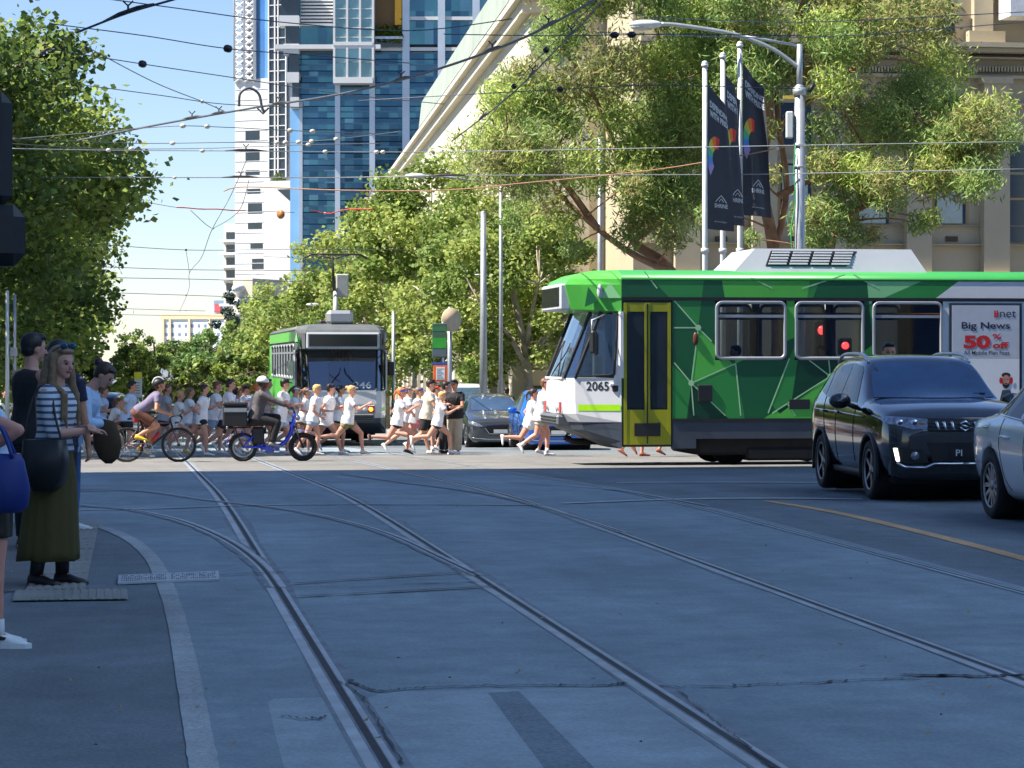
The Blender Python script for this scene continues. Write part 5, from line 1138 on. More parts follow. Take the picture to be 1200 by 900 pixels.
for px, d, lab, h_, st_, kw in (
    (192, 60.5, 'runner with a grey shirt seen through the frame of the road bicycle', 1.66, 'C', dict(hair=('short', H_BRN), top=T_(GREYT), bot=('shorts', NAVY, .5))),
    (219, 60.5, 'fair ponytailed girl one row behind the girl with the dark bun', 1.60, 'A', dict(hair=('pony', H_DBL), top=T_(), bot=('shorts', DENIM, .35), female=True, skin=1)),
    (228, 62.5, 'short child in a pale blue shirt behind the front bicycle wheel', 1.40, 'D', dict(hair=('short', H_DKB), top=T_(LBLUE), bot=('shorts', BLACKC, .5))),
    (275, 61.5, 'runner in pink shorts one row behind the delivery box', 1.60, 'A', dict(hair=('pony', H_DKB), top=T_(), bot=('shorts', PINKC, .35), female=True)),
    (309, 62, 'tall runner in a grey marl shirt on the far side of the delivery rider', 1.80, 'C', dict(hair=('short', H_BLK), top=T_(GREYT), bot=('shorts', BLACKC, .6), skin=1)),
    (342, 60.8, 'runner in a white cap between the two capped runners near the tram', 1.64, 'A', dict(hair=('pony', H_BRN), cap=TEE, top=T_(), bot=('shorts', NAVY, .35), female=True)),
    (395, 60.8, 'dark ponytailed girl in black shorts right before the tram headlamps', 1.62, 'C', dict(hair=('pony', H_BLK), top=T_(), bot=('shorts', BLACKC, .3), female=True, skin=1)),
    (507, 60.8, 'runner in an orange cap behind the boy in the cream shirt', 1.66, 'A', dict(hair=('short', H_DKB), cap=ORANGE, top=T_(), bot=('shorts', KHAKI, .5))),
    (118, 60.5, 'runner in a pale blue shirt right of the orange waisted girl', 1.60, 'C', dict(hair=('short', H_BRN), top=T_(LBLUE), bot=('shorts', NAVY, .5)))):
    runner(px, d, lab, h_, st_, **kw)
# ---- cyclist and delivery rider
bz = P_BIKE
person('cyclist in a dusty purple jersey and black helmet bent over the road bicycle', bz, rad(-2), 1.76, 48, hands=((.55, .20, .93 - .96), (.55, -.20, .93 - .96)), feet=((.03, .10, -.70, -20, .05), (-.02, -.10, -.46, -10, .05)), hipz=.985, head=(-30, 0), top=(PURP, .55, -.02, .006), bot=('shorts', BROWNC, .75), helmet=BLK, hair=('short', H_DKB), shoe=SHY, skin=1)
person('delivery rider in a white helmet and charcoal jacket on the blue bike', P_EB, 0., 1.72, 12, hands=((.60, .26, .22), (.60, -.26, .22)), feet=((.36, .14, -.42, -5, .1), (.30, -.14, -.50, -5, .1)), hipz=.875, head=(0, 0), top=(GREYJ, 1.9, -.03, .016), bot=('pants', BLACKC, .012), helmet=HELW, hair=('short', H_BLK), shoe=SHG, skin=2)
bpy.data.objects[-1] if False else None
# riders sit on their bikes: shift to the saddles
for o in COL.objects:
    if o.get('label', '').startswith('cyclist in'): o.location = bz + Matrix.Rotation(rad(-2), 3, 'Z') @ V(-.24, 0, 0)
    if o.get('label', '').startswith('delivery rider'): o.location = P_EB + V(-.30, 0, 0)
# ---- people in and behind the trams
person('tram driver in a teal shirt behind the windscreen of the facing tram', p46 + V(-.55, 1.45, 0), rad(-90), 1.72, 4, hands=((.4, .2, .1), (.4, -.2, .1)), feet=((.42, .12, -.42), (.42, -.12, -.42)), hipz=1.42, hair=('short', H_BRN), top=(TEAL, .55, -.05, .012), bot=('pants', NAVY))
person('man with dark hair seen over the roof of the black SUV', gnd(1041, 33.0), rad(-95), 1.84, 2, ((2, 2), (-2, 2)), hair=('short', H_BLK), top=T_(BLACKC), bot=('pants', NAVY), skin=1)
for px, lab in ((864, 'seated passenger in the first tram window behind the yellow doors'), (966, 'seated passenger by the middle window of the crossing tram')):
    person(lab, V(onY(px, TY + .5), TY + .5, zg(TY)), rad(180), 1.66, 2, hands=((.3, .1, .12), (.3, -.1, .12)), feet=((.42, .1, -.44), (.42, -.1, -.44)), hipz=1.36, hair=('short', H_BLK), top=T_(NAVY), bot=('pants', BLACKC))
# ---- people waiting at the left, in the shade
SH_ = lambda px, py: ong(px, py)
f = SH_(62, 686); WOMAN = person('long haired woman in a striped top and olive skirt looking towards the viewer', f, rad(-22), 1.64, 3, ((4, 4), (-4, 4)), ((12, 12, 78, 10), (14, 8, 72, 62)), hands=((.23, .04, .21), (.25, .0, .19)), head=(6, -22), skin=0, top=(STRIPE, 1.08, .03, .008), bot=('skirt', OLIVE, .18), shoe=SHB, hair=('long', H_DBL), near=True, female=True)
q = MB(); hx = WOMAN['hx']
fr = [hx(.018 + .008 * k, (k - 2.5) * .0225, .082 - .004 * abs(k - 2.5)) for k in range(6)]
for s_ in (-1, 1):
    T = [hx(.030, s_ * .024 + .020 * math.cos(a), .074 + .014 * math.sin(a)) for a in [2 * math.pi * j / 14 for j in range(14)]]
    q.loft([T, [p + V(-.004, 0, .006) for p in T]], 0); q.tube([hx(.026, s_ * .046, .072), hx(-.03, s_ * .054, .035)], .004, 5, 1)
q.tube([hx(.036, -.006, .078), hx(.036, .006, .078)], .005, 5, 1); held(q, WOMAN, 'sunglasses', [M('sunglass_lens', c(40, 90, 120), .08, .3), BLK], 'blue tinted sunglasses pushed up on the long haired woman', 'sunglasses')
q = MB(); z = WOMAN['P'].z
bagp = WOMAN['sh'][1] + V(.08, -.075, 0); by = bagp.y
# right-hand side bag (image front)
q2 = []
for yy, k in ((by - .075, .9), (by - .05, 1.), (by + .05, 1.), (by + .075, .9)):
    q2.append([(x * k + .05, yy, zz) for x, zz in ((-.14, z + .135), (.13, z + .135), (.155, z + .0), (.13, z - .15), (.06, z - .21), (-.06, z - .21), (-.13, z - .15), (-.155, z + .0))])
q.loft(q2, 0, True); sh_ = WOMAN['sh'][1]
q.tube(smooth_pts([(.17, by, z + .12), (.12, by + .01, z + .28), (.055, sh_.y - .0, sh_.z + .02), (-.01, sh_.y + .02, sh_.z + .055), (-.06, sh_.y, sh_.z + .0), (-.08, by + .01, z + .28), (-.10, by, z + .12)], 5), .009, 6); held(q, WOMAN, 'handbag', M('black_leather', (.012, .012, .013), .45, 0, .2, 8), 'black leather bag on the shoulder of the striped top woman', 'handbag')
f = SH_(80, 622); LOOK = person('woman in a pale blue shirt bowing her head over her phone', f, rad(-10), 1.60, 25, ((3, 4), (-3, 4)), hands=((.36, .06, .13), (.37, -.04, .12)), head=(30, -6), skin=0, top=(LBLUE, 1.7, -.06, .016), bot=('pants', JEANS, .006), shoe=SHW, hair=('bun', H_DKB), near=True, female=True)
w_ = LOOK['wri'][1]; q = MB(); q.rbox(w_.x + .05, w_.y + .02, w_.z + .015, w_.x + .20, w_.y + .10, w_.z + .03, .006); held(q, LOOK, 'phone', M('pale_phone', c(190, 196, 206), .3), 'pale phone in the hands of the woman bowing her head', 'phone')
q = MB(); e_ = LOOK['wri'][1]
q2 = []
for k, (dx, dz_, rx, rz) in enumerate(((-.06, .04, .04, .04), (-.03, .02, .09, .06), (-.01, -.08, .12, .12), (.0, -.20, .13, .12), (.01, -.31, .09, .08), (.01, -.36, .03, .03))):
    q2.append([(e_.x + dx + rx * math.cos(a), e_.y - .03 + .085 * rx / .17 * math.sin(a), e_.z + dz_) for a in [2 * math.pi * j / 16 for j in range(16)]])
q.loft(q2); held(q, LOOK, 'jacket', M('brown_jacket', c(70, 52, 32), .8, 0, .25, 8), 'dark brown jacket draped over the arm of the woman with the phone', 'jacket')
f = SH_(34, 644); person('dark haired person in a black vest with its back turned behind the striped top', f, rad(35), 1.76, 2, ((2, 2), (-2, 2)), ((5, 8, 12), (5, 8, 12)), head=(4, -10), skin=0, top=(BLACKC, .0, -.05, .008), bot=('pants', BLACKC), shoe=SHB, hair=('short', H_BLK), near=True)
f = SH_(66, 640); person('person with thick black hair hidden between the two waiting women', f, rad(60), 1.71, 3, ((2, 2), (-2, 2)), ((5, 8, 12), (5, 8, 12)), skin=1, top=(NAVY, .6, -.05, .010), bot=('pants', BLACKC), shoe=SHB, hair=('long', H_BLK), near=True)
f = SH_(-9, 757); EDGE = person('person cut off by the frame in patterned shorts and white sneakers', f, rad(-8), 1.58, -9, ((0, 3), (5, 3)), ((10, 8, 20, 4), (52, 10, 152, 4)), hands=((.06, .03, .16), (-.02, -.19, .21, 1.)), skin=3, top=(LBLUE, .5, -.05, .014), bot=('shorts', M('camouflage_shorts', c(44, 40, 32), .85, 0, .6, 14), .62), shoe=SHW, hair=('short', H_BRN), near=True, sock=True, female=True)
q = MB(); w_ = EDGE['elb'][1]; ex, ez = w_.x - .10, 1.15; y_ = w_.y - .10
Rg = []
for zz, rx, ry in ((ez - .10, .13, .05), (ez - .14, .15, .08), (ez - .28, .18, .10), (ez - .38, .17, .09), (ez - .41, .13, .06)): Rg.append([(ex + rx * math.cos(a) * (1 + .05 * math.sin(3 * a)), y_ + ry * math.sin(a), zz) for a in [2 * math.pi * j / 20 for j in range(20)]])
q.loft(Rg)
for s_ in (-.05, .05): q.tube(smooth_pts([(ex - .10, y_ + s_, ez - .12), (ex - .05, y_ + s_ * .6, ez + .02), (ex + .03, y_ + s_ * .4, ez + .04), (ex + .10, y_ + s_, ez - .12)], 4), .010, 6)
held(q, EDGE, 'tote_bag', M('blue_tote', c(16, 42, 116), .6, 0, .15, 6), 'shiny blue tote bag at the very edge of the frame', 'bag')
for px, col in ((4, CAPP), (-8, TEE)):
    runner(px, 66, 'distant pedestrian in a pink hat at the far left kerb' if px > 0 else 'distant pedestrian in white beside the pink hat', 1.6, 'S', hair=('short', H_BRN), cap=col, top=T_(), bot=('shorts', BROWNC), lift=0, group=None, yaw=rad(-60))
# ================================================================== buildings
def facM(name, col, var=.1, sc=.25, rough=.8): return M(name, col, rough, 0, var, sc, .15, 4)
def towM(name, col, rough=.08, metal=.85):
    return M(name, col, rough, metal, .45, .07)
TG = [towM('tower_glass_deep', c(78, 110, 122)), towM('tower_glass_teal', c(88, 128, 132)), towM('tower_glass_navy', c(64, 94, 110)), towM('tower_glass_pale', c(108, 138, 146))]
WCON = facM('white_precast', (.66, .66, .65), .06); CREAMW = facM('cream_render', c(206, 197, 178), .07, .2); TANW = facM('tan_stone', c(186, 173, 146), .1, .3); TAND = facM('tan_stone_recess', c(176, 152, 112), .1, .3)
DWIN = M('dark_window', (.02, .028, .035), .08, 0, .3, .5, spec=.8); COPPER = facM('green_copper', c(150, 160, 148), .15, .4); GRANITE = facM('grey_granite', c(92, 90, 90), .15, .8); ALUM = M('pale_aluminium', c(196, 204, 212), .4, .4, .08, .4)
class Bld:
    def __init__(s, name, label, pxc, d, cat='building', turn=0.):
        p = gnd(pxc, d); s.t = thing(name, label, cat, p, -TH - rad(turn)); s.k = 1 / math.cos(rad(turn)); s.pc = pxc; s.d = d; s.z0 = p.z
    def X(s, px): return (px - s.pc) / F_ * s.d * s.k
    def Z(s, py): return HC + (YH - py) / F_ * s.d - s.z0
    def box(s, mb, x0, y0, x1, y1, a, b, m=0): mb.box(s.X(x0), a, s.Z(y1), s.X(x1), b, s.Z(y0), m)
rnd = random.Random(11)
# glass tower
b = Bld('glass_tower', 'blue glass tower with pale fins and a projecting white window bay', 465, 300)
mb = MB(); b.box(mb, 344, -260, 640, 462, .35, 30, 0); mb.build('core', M('tower_core', (.03, .04, .05), .6), b.t)
mb = MB(); xs = list(np.arange(352, 640, 10.4)); ys = list(np.arange(62, 460, 6.9)) ; ysu = list(np.arange(-260, 58, 19.5))
for i in range(len(xs) - 1):
    for j in range(len(ys) - 1):
        t_ = rnd.uniform(-.012, .012); k = rnd.choices((0, 1, 2, 3), (4, 3 if xs[i] < 400 else 1.5, 4, .5))[0]; band = j % 4 == 3
        x0, x1, z0, z1 = b.X(xs[i]), b.X(xs[i + 1]), b.Z(ys[j + 1]), b.Z(ys[j] + (1.0 if j % 2 else .3))
        mb.add([(x0, t_, z0), (x1, -t_, z0), (x1, -t_ + .01, z1), (x0, t_ + .01, z1)], [(0, 1, 2, 3)], 2 if band and k != 3 else k)
for i in range(len(xs) - 1):
    for j in range(len(ysu) - 1):
        t_ = rnd.uniform(-.02, .02); k = rnd.choices((0, 1, 2, 3), (3, 3, 2, .8))[0]
        mb.add([(b.X(xs[i]), t_, b.Z(ysu[j + 1])), (b.X(xs[i + 1]), -t_, b.Z(ysu[j + 1])), (b.X(xs[i + 1]), -t_, b.Z(ysu[j])), (b.X(xs[i]), t_, b.Z(ysu[j]))], [(0, 1, 2, 3)], k)
mb.build('glazing', TG, b.t)
mb = MB()
for j in range(0, len(ys), 2): b.box(mb, 352, ys[j] - .9, 640, ys[j] + .9, -.06, .1)
mb.build('spandrel', M('tower_spandrel', c(92, 124, 142), .4, .4), b.t)
mb = MB()
for x, w, y0, y1 in ((396, 3, 95, 460), (436.5, 3.2, 95, 460), (476, 4.2, -260, 460), (517.5, 4.2, -260, 460), (558, 4.2, -260, 460), (598, 4.2, -260, 460), (353, 2, 120, 460)): b.box(mb, x - w, y0, x + w, y1, -.7, .1)
mb.build('fin', ALUM, b.t)
mb = MB()
for y in (20, -20, -60, -100, -140): b.box(mb, 480, y, 640, y + 4, -.5, .1)
b.box(mb, 437, 56, 640, 60, -.5, .1); b.box(mb, 324, 55, 447, 60, -2.4, .1); b.box(mb, 352, 28, 393, 31, -.5, .1); mb.build('floor_edge', WCON, b.t)
mb = MB(); b.box(mb, 393, -60, 437, 98, -2.2, -.1, 1); b.box(mb, 392, 93, 438, 100, -2.5, -.1, 0); b.box(mb, 392, 52, 438, 56, -2.5, -2.15)
for k in range(4): b.box(mb, 392 + k * 15, -60, 394.5 + k * 15, 98, -2.45, -.1)
for k in range(5): b.box(mb, 393, 2 + k * 11, 437, 2.8 + k * 11, -2.32, -2.2)
for k in range(2): b.box(mb, 393, 75, 437, 75.8, -2.32, -2.2)
mb.build('window_bay', [WCON, M('bay_glass', c(120, 150, 150), .12, .5, .25, .3)], b.t)
mb = MB(); b.box(mb, 353, -30, 392, 28, -.2, .1, 1)
for k in range(13): b.box(mb, 353, -24 + k * 4, 392, -22 + k * 4, -.45, -.2)
mb.build('louvre', [WCON, DWIN], b.t)
mb = MB(); b.box(mb, 438, -40, 472, 56, -.15, .1, 1); b.box(mb, 463, -40, 471, 30, -.6, -.15, 0); b.box(mb, 440, 44, 472, 47, -1.2, -.15, 2); b.box(mb, 440, 47, 472, 56, -.9, -.6, 3); mb.build('gold_loggia', [M('gold_panel', c(232, 168, 40), .4, .2), M('bronze_recess', c(120, 88, 46), .6), ALUM, DWIN], b.t)
mb = MB()
for k in range(500): x, z = rnd.uniform(442, 471), rnd.gauss(44, 6); p = V(b.X(x), rnd.uniform(-1.1, -.3), b.Z(min(z, 50))); q = V(rnd.gauss(0, 1), rnd.gauss(0, 1), rnd.gauss(0, 1)).normalized() * .35; w = q.cross(V(.3, .5, .8)); mb.add([p - q, p + w * .6, p + q, p - w * .6], [(0, 1, 2, 3)])
mb.build('terrace_plants', leafM('terrace_leaf', c(96, 110, 40)), b.t)
mb = MB(); mb.box(b.X(340) , -.0, -2, b.X(352), 26, b.Z(120)); mb.build('corner_wall', M('pale_blue_glass', c(150, 200, 240), .15, .3, .1, .2), b.t)
mb = MB()
for k, (y, o) in enumerate(((0, 20), (33, 16), (66, 11), (99, 7), (128, 3))): b.box(mb, 345 - o, y - 12, 352, y, -2.2, .2, 0); b.box(mb, 347 - o, y - 33, 352, y - 12, -1.8, .2, 1)
mb.build('corner_balcony', [WCON, DWIN], b.t)
# white tower
b = Bld('white_tower', 'slim white tower with a lattice corner and small dark windows', 306, 400, turn=22)
mb = MB(); b.box(mb, 274, 92, 341, 450, 0, 22, 0); b.box(mb, 292, -300, 341, 92, .4, 22, 1); mb.build('shaft', [WCON, M('pale_sky_glass', c(132, 180, 226), .12, .5, .15, .15)], b.t)
mb = MB(); b.box(mb, 317, -300, 339, 209, -.5, .3, 1)
for k in range(40): b.box(mb, 317, -300 + k * 12.8, 339, -299 + k * 12.8, -.7, -.5)
for x in (317.5, 325, 329, 338.5): b.box(mb, x - .7, -300, x + .7, 209, -.75, -.45)
mb.build('window_strip', [WCON, DWIN], b.t)
mb = MB()
for k in range(46):
    y = -300 + k * 8.6; z0, z1 = b.Z(y + 8.6), b.Z(y)
    for a, q in ((275, 287), (287, 299)): mb.tube([(b.X(a), -.3, z0), (b.X(q), -.3, z1)], .22, 5); mb.tube([(b.X(q), -.3, z0), (b.X(a), -.3, z1)], .22, 5)
for x in (275, 287, 299): mb.tube([(b.X(x), -.3, b.Z(94)), (b.X(x), -.3, b.Z(-300))], .3, 6)
b.box(mb, 280, -300, 296, 94, .5, 3); mb.build('lattice', WHITE, b.t)
for x0, x1, y0, y1 in ((287, 304, 152, 164), (287, 304, 178, 189), (287, 304, 199, 204.5), (289, 305, 221, 226.5), (290, 307, 238, 250), (290, 307, 261, 268), (293, 308, 284, 291), (295, 309, 303, 315), (295, 309, 327, 338), (295, 309, 350, 358)):
    mb = MB(); b.box(mb, x0, y0, x1, y1, -.05, .3); mb.build('window', DWIN, b.t)
mb = MB()
for y in range(104, 440, 12): b.box(mb, 274, y, 318, y + .7, -.06, .05)
mb.build('joint_line', M('joint_grey', c(200, 200, 198), .8), b.t)
b = Bld('white_block', 'low windowless white block with a dark notch and a round brown emblem', 325, 385, turn=22)
mb = MB(); b.box(mb, 309, 212, 341.5, 450, 0, 14); mb.build('wall', WCON, b.t)
mb = MB(); mb.add([(b.X(325), -.05, b.Z(222)), (b.X(340.5), -.05, b.Z(222)), (b.X(340.5), -.05, b.Z(236))], [(0, 1, 2)]); mb.build('notch', DWIN, b.t)
mb = MB(); mb.cyl((b.X(329), -.04, b.Z(251)), (b.X(329), .1, b.Z(251)), .66, n=20); mb.build('emblem', M('emblem_brown', c(166, 108, 50), .5), b.t)
mb = MB()
for k in range(400): a = rnd.uniform(0, 6.28); r_ = rnd.random() ** .5; p = V(b.X(319) + 1.2 * r_ * math.cos(a), 2 + r_ * math.sin(a), b.Z(212) + rnd.uniform(0, 1.4) * (1.2 - r_)); q = V(rnd.gauss(0, 1), rnd.gauss(0, 1), rnd.gauss(0, 1)).normalized() * .25; w = q.cross(V(.3, .5, .8)); mb.add([p - q, p + w, p + q, p - w], [(0, 1, 2, 3)])
mb.build('roof_plants', leafM('roof_leaf', c(120, 136, 84)), b.t)
b = Bld('apartment_block', 'narrow pale apartment block with dark balconies left of the white tower', 271, 480, turn=22)
mb = MB(); b.box(mb, 262, 262, 282, 460, 0, 20); mb.build('wall', facM('pale_render', c(214, 206, 192)), b.t)
for k in range(6):
    y = 272 + k * 15; mb = MB(); b.box(mb, 265, y, 280, y + 9, -.1, .2); mb.build('window', DWIN, b.t)
    mb = MB(); b.box(mb, 261, y + 9, 281, y + 12, -1.6, .1); mb.build('balcony', WCON, b.t)
b = Bld('round_balcony_house', 'cream building with bulging white balconies at the foot of the towers', 275, 360, turn=22)
mb = MB(); b.box(mb, 268, 326, 292, 455, 1.2, 12); mb.build('wall', CREAMW, b.t)
for k in range(4):
    mb = MB(); mb.sph((b.X(276), 1.2, b.Z(338 + k * 16)), (.9, 1.6, .75), 16, 8); mb.build('balcony', WCON, b.t)
# far hotel
b = Bld('office_building', 'pale office building with rows of small windows at the end of the street', 225, 900, turn=22)
mb = MB(); b.box(mb, 188, 372, 264, 450, 0, 25, 0); b.box(mb, 187, 368, 265, 374, -.5, 25, 1); b.box(mb, 245, 352, 264, 369, 4, 18, 2); b.box(mb, 232, 358, 262, 368, 6, 20, 0)
for x in (190, 198.5, 222.5, 247): b.box(mb, x - 1.2, 373, x + 1.2, 450, -.6, .1, 1)
mb.build('wall', [facM('hotel_pale', c(226, 228, 230), .05), facM('hotel_cream', c(226, 200, 160), .05), M('plant_room', c(120, 150, 170), .5)], b.t)
for r_ in range(7):
    for k in range(9):
        x = 193.5 + k * 8; y = 380 + r_ * 10; mb = MB(); b.box(mb, x - 1.6, y, x + 1.6, y + 3.8, -.05, .1); mb.build('window', M('hotel_window', c(120, 136, 164), .3), b.t)
mb = MB(); b.box(mb, 247, 356, 254, 366, 3.5, 4.2); mb.build('roof_sign', M('roof_sign_red', c(190, 80, 90), .5), b.t)
# theatre with the long cream side wall
A_ = rad(2.56); cx, cy = onY(622, 91.5), 91.5; th = thing('theatre', 'tall cream building with a long side wall, green copper roof edge and pilasters', 'building', (cx, cy, zg(cy)), -A_)
Ht = 14.75 - zg(cy); mb = MB(); mb.box(0, 0, -3, 22, 140, Ht, 0); mb.box(-.35, -.35, Ht - .7, 22, 140, Ht - .25, 0); mb.box(-.6, -.6, Ht - .25, 22, 140, Ht, 0); mb.build('wall', CREAMW, th)
mb = MB(); mb.loft([[(-.62, y, Ht + .002), (-.45, y, Ht + 1.5), (3, y, Ht + 1.8), (3, y, Ht + .002)] for y in (2, 54)], 0, False); mb.build('roof', COPPER, th)
for k in range(24):
    y = 1 + k * 4.6; mb = MB(); mb.box(-.55, y, -3, -.005, y + 1.5, 8.6); mb.box(-.65, y - .1, 8.6, -.005, y + 1.6, 9.1); mb.build('pilaster', CREAMW, th)
    mb = MB(); mb.box(-.06, y + 1.9, 1.2, .05, y + 4.2, 6.5); mb.build('window', DWIN, th)
mb = MB(); mb.box(-.7, 0, 9.1, -.004, 112, 9.7); mb.build('string_course', CREAMW, th)
mb = MB(); mb.box(-.03, -.045, -3, 12, -.003, 1.9); mb.build('granite_base', GRANITE, th)
mb = MB()
for x in (1.2, 7.5): mb.box(x, -.25, 1.9, x + .9, -.003, Ht - .7)
mb.build('front_pilaster', CREAMW, th)
# classical building facing the crossing street
FYc = 86.0; fx0 = onY(742, FYc); fx1 = onY(1330, FYc); zb = zg(FYc)
cl = thing('classical_building', 'tan stone building with cornice, dentils and pilasters behind the gum trees', 'building', (fx0, FYc, zb), 0)
CX = lambda px: onY(px, FYc) - fx0; CZ = lambda py, px=1000: zY(px, py, FYc) - zb
mb = MB(); W_ = fx1 - fx0
def cb(mb, x0, y0, x1, y1, a, b_, m=0): mb.box(CX(x0), a, CZ(y1, x1), CX(x1), b_, CZ(y0, x0), m)
mb.box(0, 0, -2, W_, 16, CZ(-60)); mb.build('wall', TANW, cl)
mb = MB()
for y0, y1, pr in ((52, 57, 1.1), (57, 63, .9), (63, 72, .55), (86, 92, .3), (284, 289, .25), (262, 266, .15), (118, 123, .2)): cb(mb, 744, y0, 1329, y1, -pr, -.004)
mb.build('cornice', TANW, cl)
mb = MB()
for k in range(160):
    x = 760 + k * 3.6; cb(mb, x, 79, x + 2, 85, -.28, -.004)
mb.build('dentils', TANW, cl)
for x0, x1 in ((1148, 1178), (1058, 1087), (968, 997), (878, 907), (788, 817), (1238, 1268)):
    mb = MB(); cb(mb, x0, 92, x1, 320, -.5, -.004); cb(mb, x0 - 3, 92, x1 + 3, 100, -.6, -.004); mb.build('pilaster', TANW, cl); mb = MB(); cb(mb, x0 - 3, 320, x1 + 3, 480, -.65, -.004); mb.build('pilaster_base', TANW, cl)
for x0, x1 in ((1096, 1131), (1005, 1041), (915, 950), (826, 861)):
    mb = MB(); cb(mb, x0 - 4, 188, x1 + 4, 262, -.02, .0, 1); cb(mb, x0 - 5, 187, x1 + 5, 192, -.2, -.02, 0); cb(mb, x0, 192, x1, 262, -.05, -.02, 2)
    wo = mb.build('window', [TANW, TAND, DWIN], cl); mb = MB(); cb(mb, x0 + 1, 194, x1 - 4, 262, -.08, -.05); mb.build('blind', M('window_blind', c(186, 198, 190), .8, 0, .06), wo)
    mb = MB(); cb(mb, x0, 120, x1, 170, -.05, -.004); mb.build('window', DWIN, cl); mb = MB(); cb(mb, x0 + 12, 277, x0 + 26, 283, -.05, -.004); mb.build('vent', M('vent_brown', c(92, 72, 52), .7), cl)
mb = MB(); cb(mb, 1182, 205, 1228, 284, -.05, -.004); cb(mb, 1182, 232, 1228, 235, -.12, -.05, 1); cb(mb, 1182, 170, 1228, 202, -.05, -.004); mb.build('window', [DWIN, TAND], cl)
for x in (1098, 1018, 938, 858):
    mb = MB(); P = [(CX(x), CZ(40)), (CX(x + 20), CZ(40))] + [(CX(x + 10) + CX(10) * 0 + .30 * math.cos(q) , CZ(8) + .30 * math.sin(q)) for q in [math.pi * k / 10 for k in range(11)]]
    mb.prism(P, -.10, -.004, 'y', 0); wo = mb.build('window', M('arched_window_red', c(96, 44, 36), .5), cl); mb = MB(); mb.prism([(CX(x + 10) + (p[0] - CX(x + 10)) * .78, p[1] - (.05 if k > 1 else -.1)) for k, p in enumerate(P)], -.13, -.10, 'y', 0); mb.build('pane', DWIN, wo)
    mb = MB(); cb(mb, x + 32, 38, x + 74, 52, -.55, -.004); cb(mb, x + 40, -60, x + 62, 38, -.35, -.004); mb.build('pedestal', TANW, cl)
mb = MB(); cb(mb, 1166, -40, 1240, 27, -1.6, -.4, 0); mb.build('awning', M('awning_white', (.75, .75, .75), .7), cl)
mb = MB(); cb(mb, 744, 452, 1329, 480, -.10, -.004); mb.build('plinth', GRANITE, cl)
# corner block that keeps the near street in shade (left of the frame)
cz = 39.4; sb = thing('office_block', 'tall stone office block at the near left corner shading the street', 'building', (-13.5, 3, 0), 0)
mb = MB(); mb.box(-12, -60, -1, 0, cz - 3, 60); mb.build('wall', M('blue_grey_stone', c(176, 188, 202), .8, 0, .08, .4), sb)
mb = MB(); mb.box(-11.9, -60.5, 60.003, .0, cz - 3.01, 61); mb.build('cornice', TANW, sb)
mb = MB()
for k in range(16):
    for j in range(20): y = -57 + j * 4.6; mb.box(-.05, y, 1.2 + k * 3.5, .02, y + 2, 3.4 + k * 3.5)
mb.build('windows', DWIN, sb)
ob_ = thing('bounce_office_block', 'added unseen pale blue grey office block bouncing light onto the near street', 'building', (22, -70, 0), 0)  # added out-of-frame block; its pale blue walls bounce light into the shade
mb = MB(); mb.box(0, 0, -1, 26, 106, 46); mb.build('wall', M('bounce_cladding', c(164, 200, 240), .8, 0, .04, .3), ob_)
mb = MB()
for k in range(12):
    for j in range(22): mb.box(-.03, 2 + j * 4.7, 1.5 + k * 3.7, .04, 3.6 + j * 4.7, 3.3 + k * 3.7)
mb.build('windows', DWIN, ob_)
br_ = thing('brick_building', 'brown brick corner building behind the left tree', 'building', (-22, 76, zg(76)), 0); mb = MB(); mb.box(0, 0, -1, 12.5, 40, 14); mb.build('wall', M('brown_brick', c(140, 92, 66), .85, 0, .2, 3), br_)
mb = MB()
for k in range(3):
    for j in range(4): mb.box(1 + j * 3, -.05, 1.2 + k * 4, 2.6 + j * 3, .05, 3.6 + k * 4)
mb.build('windows', DWIN, br_)
# ================================================================== trees
LP = [leafM('plane_leaf', c(116, 138, 68), .42), leafM('plane_leaf_fresh', c(154, 168, 90), .46)]
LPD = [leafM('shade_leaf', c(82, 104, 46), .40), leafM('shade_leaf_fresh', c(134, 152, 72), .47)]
LG = [leafM('gum_leaf', c(130, 156, 90), .42, .35), leafM('gum_leaf_fresh', c(172, 190, 100), .47, .35), leafM('gum_leaf_olive', c(152, 150, 96), .40, .35)]
LD = [leafM('conifer_leaf', c(36, 56, 38), .1), leafM('conifer_leaf_pale', c(50, 72, 46), .12)]
LB = [leafM('bush_leaf', c(96, 126, 62), .3), leafM('bush_leaf_pale', c(120, 148, 80), .3)]
BARKP = M('plane_bark', c(170, 158, 136), .85, 0, .35, 4, .5, 20); BARKG = M('gum_bark', c(150, 112, 88), .8, 0, .4, 2.5, .5, 14); BARKD = M('dark_bark', c(86, 74, 62), .9, 0, .3, 4, .5, 20)
